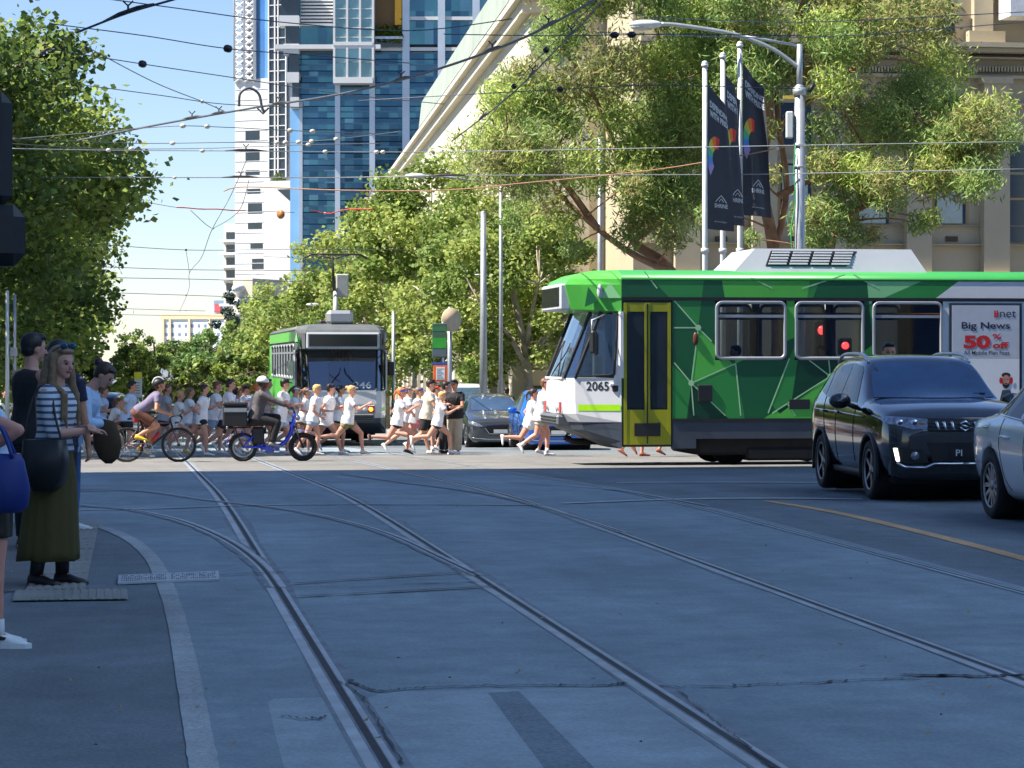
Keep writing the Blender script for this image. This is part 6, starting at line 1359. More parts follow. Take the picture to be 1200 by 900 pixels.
def leaves(name, centers, radii, n, size, aspect, mats, parent, seed, droop=.0, flat=.5, mprob=None, shell=.0):
    """n small bent leaves spread round the clump centres"""
    g = np.random.default_rng(seed); C_ = np.array(centers); R_ = np.array(radii); w = (R_ ** 2); w = w / w.sum()
    k = g.choice(len(C_), n, p=w); d = g.normal(size=(n, 3)); d /= np.linalg.norm(d, axis=1)[:, None]
    rr = ((shell + (1 - shell) * g.random(n) ** .5) * np.where(g.random(n) < .15, g.uniform(1, 1.5, n), 1.))[:, None]; P = C_[k] + d * rr * R_[k][:, None] * np.array([1, 1, .78 + .3 * droop])
    a = g.normal(size=(n, 3)) * [1, 1, flat]; a[:, 2] -= droop * 2.2; a /= np.linalg.norm(a, axis=1)[:, None]
    q = g.normal(size=(n, 3)); q += d * .4; b_ = np.cross(a, q); b_ /= np.linalg.norm(b_, axis=1)[:, None]; nn = np.cross(a, b_)
    s_ = (size * g.uniform(.65, 1.35, n))[:, None]; h = s_ * aspect
    v = np.stack([P - a * s_ * .5, P + b_ * h * .5 + nn * s_ * .08, P + a * s_ * .5, P - b_ * h * .5 + nn * s_ * .08], 1).reshape(-1, 3)
    me = bpy.data.meshes.new(name); me.vertices.add(4 * n); me.vertices.foreach_set('co', v.ravel()); me.loops.add(4 * n); me.loops.foreach_set('vertex_index', np.arange(4 * n, dtype=np.int32)); me.polygons.add(n); me.polygons.foreach_set('loop_start', np.arange(0, 4 * n, 4, dtype=np.int32))
    for m in mats: me.materials.append(m)
    pr = mprob or [1 / len(mats)] * len(mats); cm = g.choice(len(mats), len(C_), p=pr); mi = np.where(g.random(n) < .7, cm[k], g.choice(len(mats), n, p=pr)).astype(np.int32)
    me.polygons.foreach_set('material_index', mi); me.update(calc_edges=True); me.validate(); return mobj(me, name, parent)
def tree(name, label, base, trunk, limbs, centers, radii, n, size, aspect, mats, bark, seed, droop=0., group=None, mprob=None, shell=.0, r0=.25, flat=.5, cat='tree', twigs=True):
    """trunk, limbs: world points; centers: world clump centres"""
    base = Vector(base); t = thing(name, label, cat, base, 0, group); mb = MB(); L_ = [Vector(p) - base for p in trunk]; k = len(L_)
    P = smooth_pts(L_, 4); mb.tube(P, [r0 * (1.25 if i == 0 else 1) * (1 - .62 * i / len(P)) for i in range(len(P))], 10); mb.build('trunk', bark, t)
    mb = MB(); rn = random.Random(seed)
    for l in limbs:
        P = smooth_pts([Vector(p) - base for p in l], 4); ra = r0 * .5; mb.tube(P, [ra * (1 - .75 * i / len(P)) for i in range(len(P))], 7)
    C_ = [Vector(p) - base for p in centers]
    if twigs:
        pts = [p for p in P_all(L_, [[Vector(q) - base for q in l] for l in limbs])]
        for cc in C_:
            a = min(pts, key=lambda p: (p - cc).length + max(0, p.z - cc.z) * 1.5); m_ = a.lerp(cc, .5) + V(rn.gauss(0, .15), rn.gauss(0, .15), rn.gauss(.1, .15)); mb.tube(smooth_pts([a, m_, cc], 3), [r0 * .16, r0 * .15, r0 * .13, r0 * .12, r0 * .1, r0 * .08, r0 * .05], 5)
    mb.build('limbs', bark, t); leaves('crown', [tuple(p) for p in C_], radii, n, size, aspect, mats, t, seed, droop, flat, mprob, shell); return t
def P_all(tr, ls): return smooth_pts(tr, 4)[2:] + [p for l in ls for p in smooth_pts(l, 4)]
def plane_tree(label, base, H, rx, ry, zc, rz, n, seed, mats=LP, size=.26, group=None, r0=.2, K=60, bark=None, name='plane_tree', clear=2.6):
    rn = random.Random(seed); b0 = Vector(base); top = b0 + V(rn.gauss(0, .3), rn.gauss(0, .3), H * .75); cs = []; rs = []
    for i in range(K):
        d = V(rn.gauss(0, 1), rn.gauss(0, 1), rn.gauss(0, 1)).normalized(); q = rn.uniform(.45, 1.0) * (1 + .12 * math.sin(5 * math.atan2(d.y, d.x) + seed) * (1 - abs(d.z)))
        p = b0 + V(d.x * rx * q, d.y * ry * q, zc + d.z * rz * q)
        if p.z < b0.z + clear * .8: p.z = b0.z + clear * rn.uniform(.8, 1.3)
        cs.append(p); rs.append(rn.uniform(.5, 1.0) * min(rx, rz) * .30)
    lim = []
    for k in range(6):
        a = k * 1.05 + rn.random(); z0 = H * rn.uniform(.25, .45); lim.append([b0 + V(0, 0, z0), b0 + V(math.cos(a) * rx * .3, math.sin(a) * ry * .3, z0 + H * .15), b0 + V(math.cos(a) * rx * .7, math.sin(a) * ry * .7, z0 + H * .28)])
    return tree(name, label, b0, [b0 - V(0, 0, .1), b0 + V(.05, 0, H * .3), top], lim, cs, rs, n, size, .85, mats, bark or BARKP, seed, group=group, r0=r0)
# left row, overhanging the street
LR = 'plane trees along the left footpath'
for i, (X, Y, H, r_, n, lab) in enumerate(((-6.6, 60, 12.2, 6.2, 26000, 'biggest nearest plane tree overhanging the left footpath'), (-6.2, 73, 12.5, 5.6, 17000, 'second plane tree of the left row, past the biggest one'), (-6.6, 88, 12.5, 5.9, 13000, 'third plane tree of the left row, halfway along it'), (-6.4, 106, 13, 6.0, 10000, 'fourth plane tree of the left row beyond the brick building'), (-6.6, 128, 13, 5.8, 8000, 'fifth plane tree of the left row near its far end'), (-7, 155, 13, 6.2, 7000, 'sixth and farthest plane tree of the left row'))):
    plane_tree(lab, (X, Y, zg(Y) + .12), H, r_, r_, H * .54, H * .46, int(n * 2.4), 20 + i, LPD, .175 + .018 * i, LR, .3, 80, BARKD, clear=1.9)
# right row
RR = 'plane trees in front of the cream theatre'
TOPS = (228, 188, 168, 222, 240, 308, 342, 350)
for i, (px, d, H, r_, n, lab) in enumerate(((617, 85, 8.6, 3.2, 14000, 'plane tree nearest to the tram nose, low dense crown'), (560, 92, 10.0, 3.3, 13000, 'plane tree behind the two slim grey poles'), (505, 99, 12.6, 3.6, 13000, 'tallest plane tree of the right row behind the stop sign'), (452, 112, 11.8, 3.6, 10000, 'bright plane tree over the roof of the waiting tram'), (415, 130, 11.3, 4.0, 9000, 'plane tree just behind the pantograph'), (384, 150, 11.0, 4.2, 8000, 'plane tree left of the pantograph'), (355, 180, 11.0, 4.6, 7000, 'distant plane tree left of the waiting tram'), (328, 215, 11.5, 5.0, 6000, 'farthest plane tree of the right row'))):
    g_ = gnd(px, d); H = .93 * (cam(px, TOPS[i], d).z - g_.z); plane_tree(lab, g_, H, r_, r_, H * .60, H * .40, int(n * 1.7), 40 + i, LP, .155 + .014 * i, RR, .2, 60)
# trees at the end of the street
FR = 'trees closing the end of the street'
for i, (px, d, H, r_, n, mats, nm, lab) in enumerate(((288, 300, 11.5, 3.6, 5000, LD, 'conifer', 'dark conifer standing before the white tower'), (272, 240, 6.2, 4.0, 4000, LB, 'park_tree', 'light green tree below the dark conifer'), (318, 250, 9.5, 4.6, 5000, LP, 'park_tree', 'tall pale tree right of the dark conifer'), (243, 330, 6.0, 5, 4000, LB, 'park_tree', 'round tree in front of the far office building'), (218, 380, 5.6, 5, 3500, LB, 'park_tree', 'bluish tree under the far office building'), (182, 330, 7.0, 5.5, 4000, LPD, 'park_tree', 'dark green tree behind the head of the cyclist'), (198, 420, 5.5, 5.5, 3000, LB, 'park_tree', 'low far tree left of the office building'), (300, 200, 4.6, 3.4, 4000, LP, 'park_tree', 'low bright tree behind the delivery rider'), (258, 260, 4.4, 3.6, 3000, LB, 'park_tree', 'low olive tree behind the backpack runner'))):
    plane_tree(lab, gnd(px, d), H, r_, r_, H * .55, H * .48, n, 60 + i, mats, .34, FR, .2, 40, BARKD, nm, 1.2)
for i, (px, d, H, r_, lab) in enumerate(((150, 128, 3.4, 3.0, 'leafy shrub left of the yellow topped stop sign'), (185, 132, 3.1, 3.0, 'leafy shrub behind the shoulders of the cyclist'), (222, 136, 3.0, 3.0, 'leafy shrub above the platform railing'), (256, 142, 3.3, 3.2, 'leafy shrub between the railing and the backpack runner'), (292, 150, 3.8, 3.4, 'leafy shrub behind the delivery rider'), (112, 126, 4.2, 3.2, 'leafy shrub behind the dark car at the left'))):
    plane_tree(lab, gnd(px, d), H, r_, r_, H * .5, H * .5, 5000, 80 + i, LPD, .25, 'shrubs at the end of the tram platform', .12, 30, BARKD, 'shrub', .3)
# gum trees at the right corner
def pz(px, py, d): return cam(px, py, d)
def inside(p, poly):
    x, y = p; r_ = False; j = len(poly) - 1
    for i in range(len(poly)):
        if (poly[i][1] > y) != (poly[j][1] > y) and x < (poly[j][0] - poly[i][0]) * (y - poly[i][1]) / (poly[j][1] - poly[i][1]) + poly[i][0]: r_ = not r_
        j = i
    return r_
def scatter(poly, n, seed, dm, dsp, r0, r1, hole=()):
    rn = random.Random(seed); xs = [p[0] for p in poly]; ys = [p[1] for p in poly]; C_ = []; R_ = []; tries = 0; pts = []
    while len(C_) < n and tries < 20000:
        tries += 1; x, y = rn.uniform(min(xs), max(xs)), rn.uniform(min(ys), max(ys))
        if not inside((x, y), poly) or any(inside((x, y), h) for h in hole): continue
        d = dm + rn.uniform(-dsp, dsp); C_.append(pz(x, y, d)); R_.append(rn.uniform(r0, r1))
    return C_, R_
pA = [(548, 90), (585, 48), (630, 20), (690, -70), (850, -90), (850, 100), (822, 190), (812, 262), (775, 292), (735, 280), (716, 246), (662, 224), (610, 232), (560, 205), (540, 150)]
cA, rA = scatter(pA, 100, 1, 67, 3.4, .5, 1.05, [[(690, 262), (735, 285), (735, 330), (640, 330), (650, 250)], [(560, 40), (600, 60), (575, 110), (540, 110)], [(640, 215), (690, 225), (700, 250), (640, 245)], [(725, 85), (765, 85), (765, 118), (735, 120)], [(740, 100), (765, 100), (762, 130), (745, 130)], [(755, 20), (800, 30), (800, 62), (760, 62)]])
for x, y, r_ in ((665, 262, .5), (650, 240, .5), (670, 290, .35), (800, 225, .7), (735, 275, .5), (760, 255, .6), (785, 280, .5), (600, 255, .5)): cA.append(pz(x, y, 66)); rA.append(r_)
W = lambda L_, d: [pz(x, y, d) for x, y in L_]
bA = gnd(806, 67)
tree('gum_tree', 'gum tree with a leaning limb reaching left over the cream theatre', bA, [bA] + W([(800, 400), (786, 318), (742, 282), (745, 232)], 67), [W([(786, 318), (745, 300), (700, 268), (655, 226), (622, 172), (600, 140)], 66.5), W([(742, 282), (800, 230), (792, 150), (775, 60), (760, -20)], 67.5), W([(745, 240), (720, 170), (690, 100), (660, 60)], 67), W([(700, 268), (640, 190), (590, 170)], 66), W([(780, 90), (830, 40), (850, -30)], 67)], cA, rA, 76000, .21, .18, LG, BARKG, 5, .38, mprob=[.42, .36, .22], r0=.21)
pB = [(815, -90), (1105, -90), (1118, 40), (1110, 90), (1138, 112), (1190, 118), (1196, 160), (1150, 176), (1120, 158), (1060, 168), (1010, 176), (955, 172), (945, 128), (880, 120), (868, 60), (835, 110)]
cB, rB = scatter(pB, 76, 2, 66.5, 3.4, .5, 1.1, [[(1060, 100), (1120, 95), (1130, 118), (1080, 125)]])
pB2 = [(950, 178), (1010, 186), (1085, 190), (1150, 112), (1168, 130), (1150, 190), (1160, 210), (1128, 222), (1098, 196), (1096, 222), (1050, 236), (1010, 222), (975, 268), (952, 280), (948, 220)]
c2, r2 = scatter(pB2, 34, 3, 63.5, 1.4, .4, .8)
cB += c2; rB += r2
for x, y, r_ in ((960, 150, .6), (965, 190, .6), (900, 150, .4), (905, 205, .35), (985, 250, .5), (1075, 262, .4), (1092, 255, .35), (1000, 278, .4), (1022, 275, .35), (1108, 118, .6), (1120, 140, .6), (1100, 170, .6), (1140, 195, .4), (960, 285, .5), (830, 250, .4), (880, 280, .3)): cB.append(pz(x, y, 63.5)); rB.append(r_)
bB = gnd(905, 66)
tree('gum_tree', 'gum tree with reddish twin stems behind the banners and the big lamp post', bB, [bB] + W([(912, 400), (906, 290), (893, 210), (902, 110), (892, 20), (900, -60)], 66), [W([(906, 300), (922, 220), (910, 120), (925, 40), (960, -40)], 66.3), W([(898, 160), (960, 110), (1030, 60), (1080, 30)], 66), W([(912, 230), (970, 200), (1060, 150), (1120, 140)], 65), W([(900, 130), (860, 40), (850, -40)], 66.4), W([(972, 300), (985, 260), (1020, 238), (1060, 215), (1085, 200)], 64), W([(905, 100), (985, 60), (1060, -20)], 66)], cB, rB, 80000, .21, .18, LG, BARKG, 6, .36, mprob=[.46, .34, .2], r0=.20)
# ================================================================== poles, lamps, signs
def pole(name, label, px, d, ytop, r, mat, cat='pole', group=None, ybase=None, extra=None, taper=.75, yaw=-TH):
    p = gnd(px, d); t = thing(name, label, cat, p, yaw, group); zt = HC + (YH - ytop) / F_ * d - p.z
    mb = MB(); mb.tube([(0, 0, 0), (0, 0, .25)], r * 1.5, 12); mb.tube([(0, 0, .25), (0, 0, zt * .5), (0, 0, zt)], [r, r * (1 + taper) / 2, r * taper], 12); mb.sph((0, 0, zt), r * taper, 10, 6); mb.build('pole', mat, t); return t, zt, (lambda x: (x - px) / F_ * d), (lambda y: HC + (YH - y) / F_ * d - p.z)
t, zt, lx_, lz_ = pole('street_lamp', 'big grey steel lamp post with a long curved arm behind the tram roof', 937, 56, 104, .125, STEEL, 'street lamp', taper=.92)
mb = MB(); mb.tube([(0, 0, zt - .05), (0, 0, lz_(52))], .065, 10); mb.tube(smooth_pts([(0, 0, lz_(80)), (lx_(905), 0, lz_(57)), (lx_(860), 0, lz_(40)), (lx_(800), 0, lz_(30)), (lx_(775), 0, lz_(28))], 5), .045, 8); mb.tube([(0, 0, lz_(54)), (lx_(895), 0, lz_(46)), (lx_(860), 0, lz_(41))], .03, 8); mb.build('arm', STEEL, t)
mb = MB(); T = Matrix.Translation((lx_(757), 0, lz_(28.5))); mb.sph((0, 0, 0), (.38, .14, .10), 16, 8, 0, T); mb.build('lamp_head', PALE, t)
mb = MB(); mb.sph((lx_(752), 0, lz_(28.5) - .05), (.26, .11, .09), 12, 6); mb.build('lamp_glass', M('lamp_glass_pale', (.5, .5, .45), .2), t)
mb = MB(); mb.cyl((0, 0, zt - .15), (0, 0, zt + .02), .15, n=14); mb.cyl((0, 0, lz_(172)), (0, 0, lz_(168)), .14, n=14); mb.cyl((0, 0, lz_(197)), (0, 0, lz_(194)), .14, n=14); mb.build('collar', STEEL, t)
mb = MB(); mb.rbox(-.30, -.12, lz_(162), -.15, .08, lz_(131), .02); mb.build('control_box', PALE, t)
mb = MB(); mb.box(-.36, -.03, lz_(116), -.1, .03, lz_(112), 0); mb.tube([(.1, 0, lz_(115)), (.45, 0, lz_(112))], .03, 6); mb.tube([(.2, 0, lz_(108)), (.32, 0, lz_(98))], .05, 6, 1); mb.build('bracket', [M('bracket_yellow', c(196, 170, 70), .5), BLK], t)
mb = MB(); mb.tube(smooth_pts([(-.10, -.1, lz_(170)), (-.14, -.12, lz_(200)), (-.10, -.12, lz_(235)), (-.2, -.12, lz_(270)), (-.16, -.1, lz_(300))], 4), .014, 5); mb.build('green_cable', M('green_cable', c(60, 170, 90), .5), t)
def armlamp(label, px, d, ytop, pts, r=.06, group=None):
    t, zt, a, b_ = pole('street_lamp', label, px, d, ytop, r, STEEL, 'street lamp'); mb = MB(); mb.tube(smooth_pts([(a(x), 0, b_(y)) for x, y in pts], 4), .035, 7); mb.build('arm', STEEL, t)
    mb = MB(); x, y = pts[-1]; mb.sph((a(x) - .2, 0, b_(y)), (.34, .12, .08), 14, 6); mb.build('lamp_head', PALE, t); return t
armlamp('lamp with a curved arm half hidden in the gum tree leaves', 703, 73, 160, [(703, 170), (680, 156), (655, 149), (620, 142), (585, 139)], .085)
armlamp('slim brownish lamp pole beside the stout pole near the grey car', 587, 77, 196, [(587, 218), (560, 212), (520, 207), (495, 206)], .065)
armlamp('distant lamp with a short arm seen over the tram roof', 414, 120, 344, [(412, 350), (400, 354), (385, 357), (372, 357)], .08)
t, zt, a, b_ = pole('utility_pole', 'stout pale grey pole standing just behind the grey hatchback', 566.5, 76, 250, .13, STEEL, taper=.62); mb = MB(); mb.tube([(0, 0, b_(322)), (-.25, 0, b_(322))], .02, 6); mb.build('bracket', STEEL, t)
t, zt, a, b_ = pole('utility_pole', 'thin grey pole right behind the facing tram', 461, 82, 366, .07, STEEL)
t, zt, a, b_ = pole('utility_pole', 'pair of pale poles at the left kerb under the big tree', 8.5, 55, 342, .05, PALE); mb = MB(); mb.tube([(.14, .1, 0), (.14, .1, b_(345))], .035, 8); mb.rbox(.06, -.02, b_(418), .20, .10, b_(407), .01, 0); mb.build('signal_box', STEEL, t)
# round sign on a pole, seen from behind
t, zt, a, b_ = pole('round_sign', 'pale round sign seen from behind on a grey pole near the tram stop', 527, 66, 362, .06, STEEL, 'sign', taper=1.)
mb = MB(); mb.cyl((-.02, -.12, b_(375)), (-.02, -.08, b_(375)), .31, n=28); T = Matrix.Rotation(rad(38), 4, 'Z'); ob = mb.build('disc', M('disc_tan', c(200, 178, 150), .6, 0, .1), t); ob.rotation_euler = (0, 0, rad(38))
# tram stop sign with notice board
t, zt, a, b_ = pole('tram_stop_sign', 'green and white tram stop sign with an orange framed notice board', 519, 65, 379, .04, STEEL, 'stop sign', taper=1.)
mb = MB(); mb.rbox(-.27, -.06, b_(419), .10, -.02, b_(379), .01, 0); mb.box(-.26, -.064, b_(408), .09, -.06, b_(396), 1); mb.box(-.26, -.064, b_(418), .09, -.06, b_(409), 2); mb.box(-.26, -.064, b_(388), .09, -.06, b_(383), 3); mb.build('sign_panel', [M('sign_dark_green', c(60, 92, 70), .5), M('sign_green', c(50, 150, 50), .5), M('sign_slate', c(84, 96, 104), .5), M('sign_mid_green', c(54, 112, 70), .5)], t)
mb = MB(); mb.rbox(-.24, -.08, b_(447), .12, -.02, b_(428), .01, 0); mb.box(-.17, -.085, b_(445), .05, -.08, b_(430), 1); mb.box(-.28, -.08, b_(427.5), .12, -.03, b_(424.5), 2)
for k in range(7): mb.box(-.15, -.088, b_(444 - k * 1.9), .03 - .03 * (k % 3), -.0852, b_(443.3 - k * 1.9), 3)
mb.build('notice_board', [M('notice_orange', c(228, 100, 46), .5), M('notice_paper', c(214, 222, 226), .6), M('notice_blue', c(60, 80, 160), .5), M('notice_print', c(130, 140, 150), .6)], t)
t, zt, a, b_ = pole('bus_stop_sign', 'narrow white stop sign with a yellow round top behind the cyclist', 162, 72, 436, .03, STEEL, 'sign'); mb = MB(); mb.rbox(-.11, -.05, b_(466), .11, -.02, b_(436), .01, 0); mb.rbox(-.11, -.06, b_(444), .11, -.05, b_(436), .005, 1)
for k in range(5): mb.box(-.06, -.053, b_(449 + k * 3), .05, -.0502, b_(448.2 + k * 3), 2)
mb.build('sign_panel', [PALE, M('sign_yellow', c(232, 216, 40), .5), M('sign_print', c(90, 96, 100), .6)], t)
# banners on flag poles
BN = M('banner_black', c(62, 62, 72), .75, 0, .15, 1.5); BW = M('banner_white', c(206, 206, 212), .7, 0, .03)
RAINB = [M('rainbow_%s' % n_, c(*k), .7, 0, .05) for n_, k in (('lilac', (176, 150, 214)), ('blue', (92, 150, 224)), ('green', (90, 190, 150)), ('yellow', (220, 200, 70)), ('orange', (238, 130, 60)), ('red', (226, 62, 56)))]
def banner_pole(label, blabel, px, d, ytop, y0, y1, w0, w1, yaw, ph):
    p = gnd(px, d); t = thing('flag_pole', label, 'flagpole', p, -TH, 'flagpoles with black banners'); Z = lambda y: HC + (YH - y) / F_ * d - p.z; zt = Z(ytop)
    mb = MB(); mb.tube([(0, 0, 0), (0, 0, Z(300)), (0, 0, zt)], [.062, .058, .052], 12); mb.cyl((0, 0, zt), (0, 0, zt + .05), .075, n=12); mb.sph((0, 0, zt + .06), .07, 10, 6); mb.cyl((0, 0, Z(296)), (0, 0, Z(291)), .085, n=12); mb.build('pole', PALE, t)
    b = thing('banner', blabel, 'banner', p, yaw, 'black exhibition banners'); z0, z1 = Z(y1), Z(y0); n, m = 10, 24
    def S_(u, v, o=0.):
        w = (w0 + (w1 - w0) * (1 - v)); fold = .10 * math.sin(u * 5 + ph + v * 2) * u + .05 * math.sin(9 * u + ph * 2 + 3 * v) * u
        return V(.07 + u * w, fold - o, z0 + (z1 - z0) * v - u * (.22 * (v ** 2) * 2.2 + .05))
    def patch(mb, u0, u1, v0, v1, o, mat, nu=6, nv=3):
        vs = [S_(u0 + (u1 - u0) * i / nu, v0 + (v1 - v0) * j / nv, o) for j in range(nv + 1) for i in range(nu + 1)]
        mb.add(vs, [(j * (nu + 1) + i, j * (nu + 1) + i + 1, (j + 1) * (nu + 1) + i + 1, (j + 1) * (nu + 1) + i) for j in range(nv) for i in range(nu)], mat, True)
    mb = MB(); patch(mb, 0, 1, 0, 1, 0, 0, n, m); patch(mb, 0, 1, 0, 1, -.004, 0, n, m); mb.build('cloth', BN, b)
    mb = MB()
    def word(s_, u0, u1, v0, v1, bold=.02):
        me, tw, th_ = text(s_, bold)
        vs = [S_(u0 + (u1 - u0) * q.co.x / tw, v0 + (v1 - v0) * q.co.y / th_, .006) for q in me.vertices]; mb.add(vs, [tuple(pp.vertices) for pp in me.polygons], 0)
    for w_ in (('DEFENDING', .10, .95, .855, .905, .04), ('WITH PRIDE', .10, .95, .79, .84, .04), ('SHRINE', .30, .80, .155, .185, .02), ('shrine.org.au', .30, .75, .05, .065, 0)): mb = MB(); word(*w_); mb.build('lettering', BW, b)
    for k in range(3): q = [(.42 + .1 * k, .20), (.50 + .1 * k, .24), (.58 + .1 * k, .20)]
    mk = [(.40, .20, .55, .245), (.55, .245, .70, .20), (.48, .198, .55, .225), (.55, .225, .62, .198), (.36, .195, .74, .195)]
    em = MB(); em.tube([S_(u_, v_, .008) for u_, v_ in ((.34, .195), (.44, .222), (.55, .245), (.66, .222), (.76, .195))], .012, 5); em.build('emblem', BW, b); em = MB(); em.tube([S_(u_, v_, .008) for u_, v_ in ((.46, .198), (.55, .222), (.64, .198))], .010, 5); em.build('emblem', BW, b)
    for k in range(14):   # rainbow ribbon
        pass
    for k, m_ in enumerate(RAINB):
        mb = MB()
        for s_ in range(4):
            a0 = rad(150 - (k * 4 + s_) * 6.5 + 10); a1 = rad(150 - (k * 4 + s_ + 1) * 6.5 + 10); ro, ri = .40, .18
            def pt(a, r_): return S_(min(max(.42 - r_ * math.cos(a) * -1.15, .03), .97) if False else min(max(.40 + r_ * math.cos(a + 1.2) * 1.0, .02), .98), .50 + r_ * .42 * math.sin(a + 1.2), .005)
            mb.add([pt(a0, ri), pt(a0, ro), pt(a1, ro), pt(a1, ri)], [(0, 1, 2, 3)])
        mb.build('ribbon', m_, b)
banner_pole('lowest flagpole of the three beside the lamp post', 'black banner with rainbow arc on the lowest flagpole', 826, 55, 78, 98, 268, .50, .60, -TH + rad(25), .3)
banner_pole('flagpole between the two other flagpoles', 'folded black banner on the flagpole between the two others', 847, 55.6, 68, 86, 262, .55, .62, -TH + rad(40), 1.7)
banner_pole('tallest flagpole of the three, closest to the lamp post', 'wide black banner hanging on the tallest flagpole', 867, 56.2, 55, 74, 252, .45, .68, -TH + rad(10), 3.1)
# traffic signals
def signal_head(mb, x, y, z, n=3, lit=None):
    mb.rbox(x - .15, y - .12, z, x + .15, y + .1, z + .34 * n, .07, 0)
    for k in range(n): zz = z + .17 + .34 * k; mb.tube([(x, y - .12, zz), (x, y - .32, zz - .02)], [.13, .13], 12, 0, False, False)
p = gnd(-52, 20.5); t = thing('traffic_light', 'black traffic signal heads at the frame edge above the waiting people', 'traffic light', p, -TH + rad(15)); Z = lambda y: HC + (YH - y) / F_ * 20.5 - p.z
mb = MB(); mb.tube([(0, 0, 0), (0, 0, Z(105))], .06, 10); mb.build('pole', BLK, t); mb = MB(); mb.rbox(.10, -.2, Z(243), .44, .12, Z(108), .09); mb.build('signal_head', BLK, t); mb = MB(); mb.rbox(.14, -.25, Z(312), .54, .12, Z(240), .10); mb.build('signal_head', BLK, t)
p = gnd(963, 57); t = thing('traffic_light', 'red lit pedestrian signals seen through the windows of the crossing tram', 'traffic light', p, -TH); Z = lambda y: HC + (YH - y) / F_ * 57 - p.z
mb = MB(); mb.tube([(.12, .1, 0), (.12, .1, Z(330))], .05, 10); mb.build('pole', STEEL, t); mb = MB(); mb.rbox(-.16, -.1, Z(420), .16, .08, Z(376), .03); mb.build('signal_head', BLK, t); mb = MB(); mb.rbox(.36, -.1, Z(416), .66, .08, Z(396), .03); mb.build('signal_head', BLK, t)
RED_ON = M('signal_red', (1., .03, .03), .3, 0, 0, emit=9.)
mb = MB(); mb.cyl((0, -.13, Z(387)), (0, -.1, Z(387)), .10, n=16); mb.build('red_light', RED_ON, t); mb = MB(); mb.cyl((.51, -.13, Z(405)), (.51, -.1, Z(405)), .08, n=16); mb.build('red_light', RED_ON, t)
# barrier of the tram platform behind the runners
p = gnd(200, 84); t = thing('platform_railing', 'grey rail barrier of the tram platform behind the runners', 'railing', p, -TH); mb = MB(); Xp = lambda x: (x - 200) / F_ * 84; Zp = lambda y: HC + (YH - y) / F_ * 84 - p.z
for y in (474, 480, 486, 493, 500): mb.box(Xp(168), -.04, Zp(y + 1.5), Xp(262), .04, Zp(y - 1))
mb.build('rail', M('railing_pale', c(186, 184, 178), .6, 0, .1), t); mb = MB()
for x in (170, 192, 214, 236, 258): mb.box(Xp(x - 1), .04, 0, Xp(x + 1), .12, Zp(473))
mb.build('post', STEEL, t)
# ================================================================== overhead wires
WIRE = M('wire_dark', (.10, .105, .115), .5, .3, .1); WIREP = M('wire_pale', (.30, .31, .32), .45, .4, .1); COPW = M('wire_copper', c(176, 132, 104), .5, .2, .1); INSW = M('insulator_white', c(206, 196, 180), .4, 0, .1); REDW = M('wire_red', c(206, 70, 58), .5, 0, .1)
def dz_(py, z): return (z - HC) * F_ / max(YH - py, 3)
def wire(label, pts, z=5.7, r=.012, mat=WIRE, ins=(), red=(), clamps=(), d=None, imat=INSW, isz=1.0):
    P = []
    for q in pts: P.append(cam(q[0], q[1], q[2] if len(q) > 2 else (d or dz_(q[1], z))))
    base = P[0].copy(); loc = [p - base for p in P]; C_ = smooth_pts(loc, 6); mb = MB(); r *= .66; isz *= .66; mb.tube(C_, r, 5)
    o = mb.build('overhead_wire', mat, label=label, cat='wire', group='overhead tram wires'); o.location = base
    pxs = [q[0] for q in pts]
    def at(px):
        for i in range(len(pts) - 1):
            if min(pxs[i], pxs[i + 1]) <= px <= max(pxs[i], pxs[i + 1]):
                seg = C_[i * 6:i * 6 + 7]; f = (px - pxs[i]) / (pxs[i + 1] - pxs[i]) * 6; k = min(int(f), 5); return seg[k].lerp(seg[k + 1], f - k), (seg[k + 1] - seg[k]).normalized()
        return loc[0], V(1, 0, 0)
    for x in ins:
        c_, t_ = at(x); mb = MB(); q = .075 * isz; mb.tube([c_ - t_ * q * 1.3, c_ - t_ * q * .7, c_, c_ + t_ * q * .7, c_ + t_ * q * 1.3], [q * .3, q * .9, q, q * .9, q * .3], 10); mb.build('insulator', imat, o)
    for x0, x1 in red:
        mb = MB(); n = 10; mb.tube([at(x0 + (x1 - x0) * k / n)[0] + V(0, 0, .01 * math.sin(k * 1.3)) for k in range(n + 1)], r * 1.9, 6); mb.build('red_sleeve', REDW, o)
    for x in clamps:
        c_, t_ = at(x); mb = MB(); mb.tube([c_ - t_ * .42, c_ - t_ * .15 + V(0, 0, .02), c_ + t_ * .15 + V(0, 0, .02), c_ + t_ * .42], [.010, .026, .026, .010], 6); mb.tube([c_ + V(0, 0, .02), c_ + V(0, 0, .10)], .014, 5); mb.tube([c_ + V(-.06, 0, .14), c_ + V(0, 0, .08), c_ + V(.06, 0, .14)], .012, 5); mb.build('hanger', M('hanger_dark', (.05, .045, .04), .5, .3), o)
    return o
I2 = BLK
wire('thick feeder wire slanting over the top of the big tree, with one black hanger', [(90, 38, 30.5), (150, 15, 30), (215, -4, 29.5), (330, -40, 29)], r=.022, clamps=(150,))
wire('thin span wire along the very top of the sky', [(120, -2), (210, 10), (330, 26), (480, 36), (600, 22)], z=6.2)
wire('span wire with one black insulator over the clear sky', [(60, 28), (170, 42), (267, 57), (380, 66), (480, 74)], z=6.1, ins=(267,), imat=I2, isz=1.2)
wire('span wire with a black insulator beside the tree top', [(60, 58), (167, 75), (280, 92), (400, 110), (520, 122)], z=6.1, ins=(167,), imat=I2, isz=1.2)
wire('slanting thin wire falling from the tree to the curved feeder', [(100, 54), (180, 96), (237, 119), (262, 130)], z=6, ins=(237,), isz=.7)
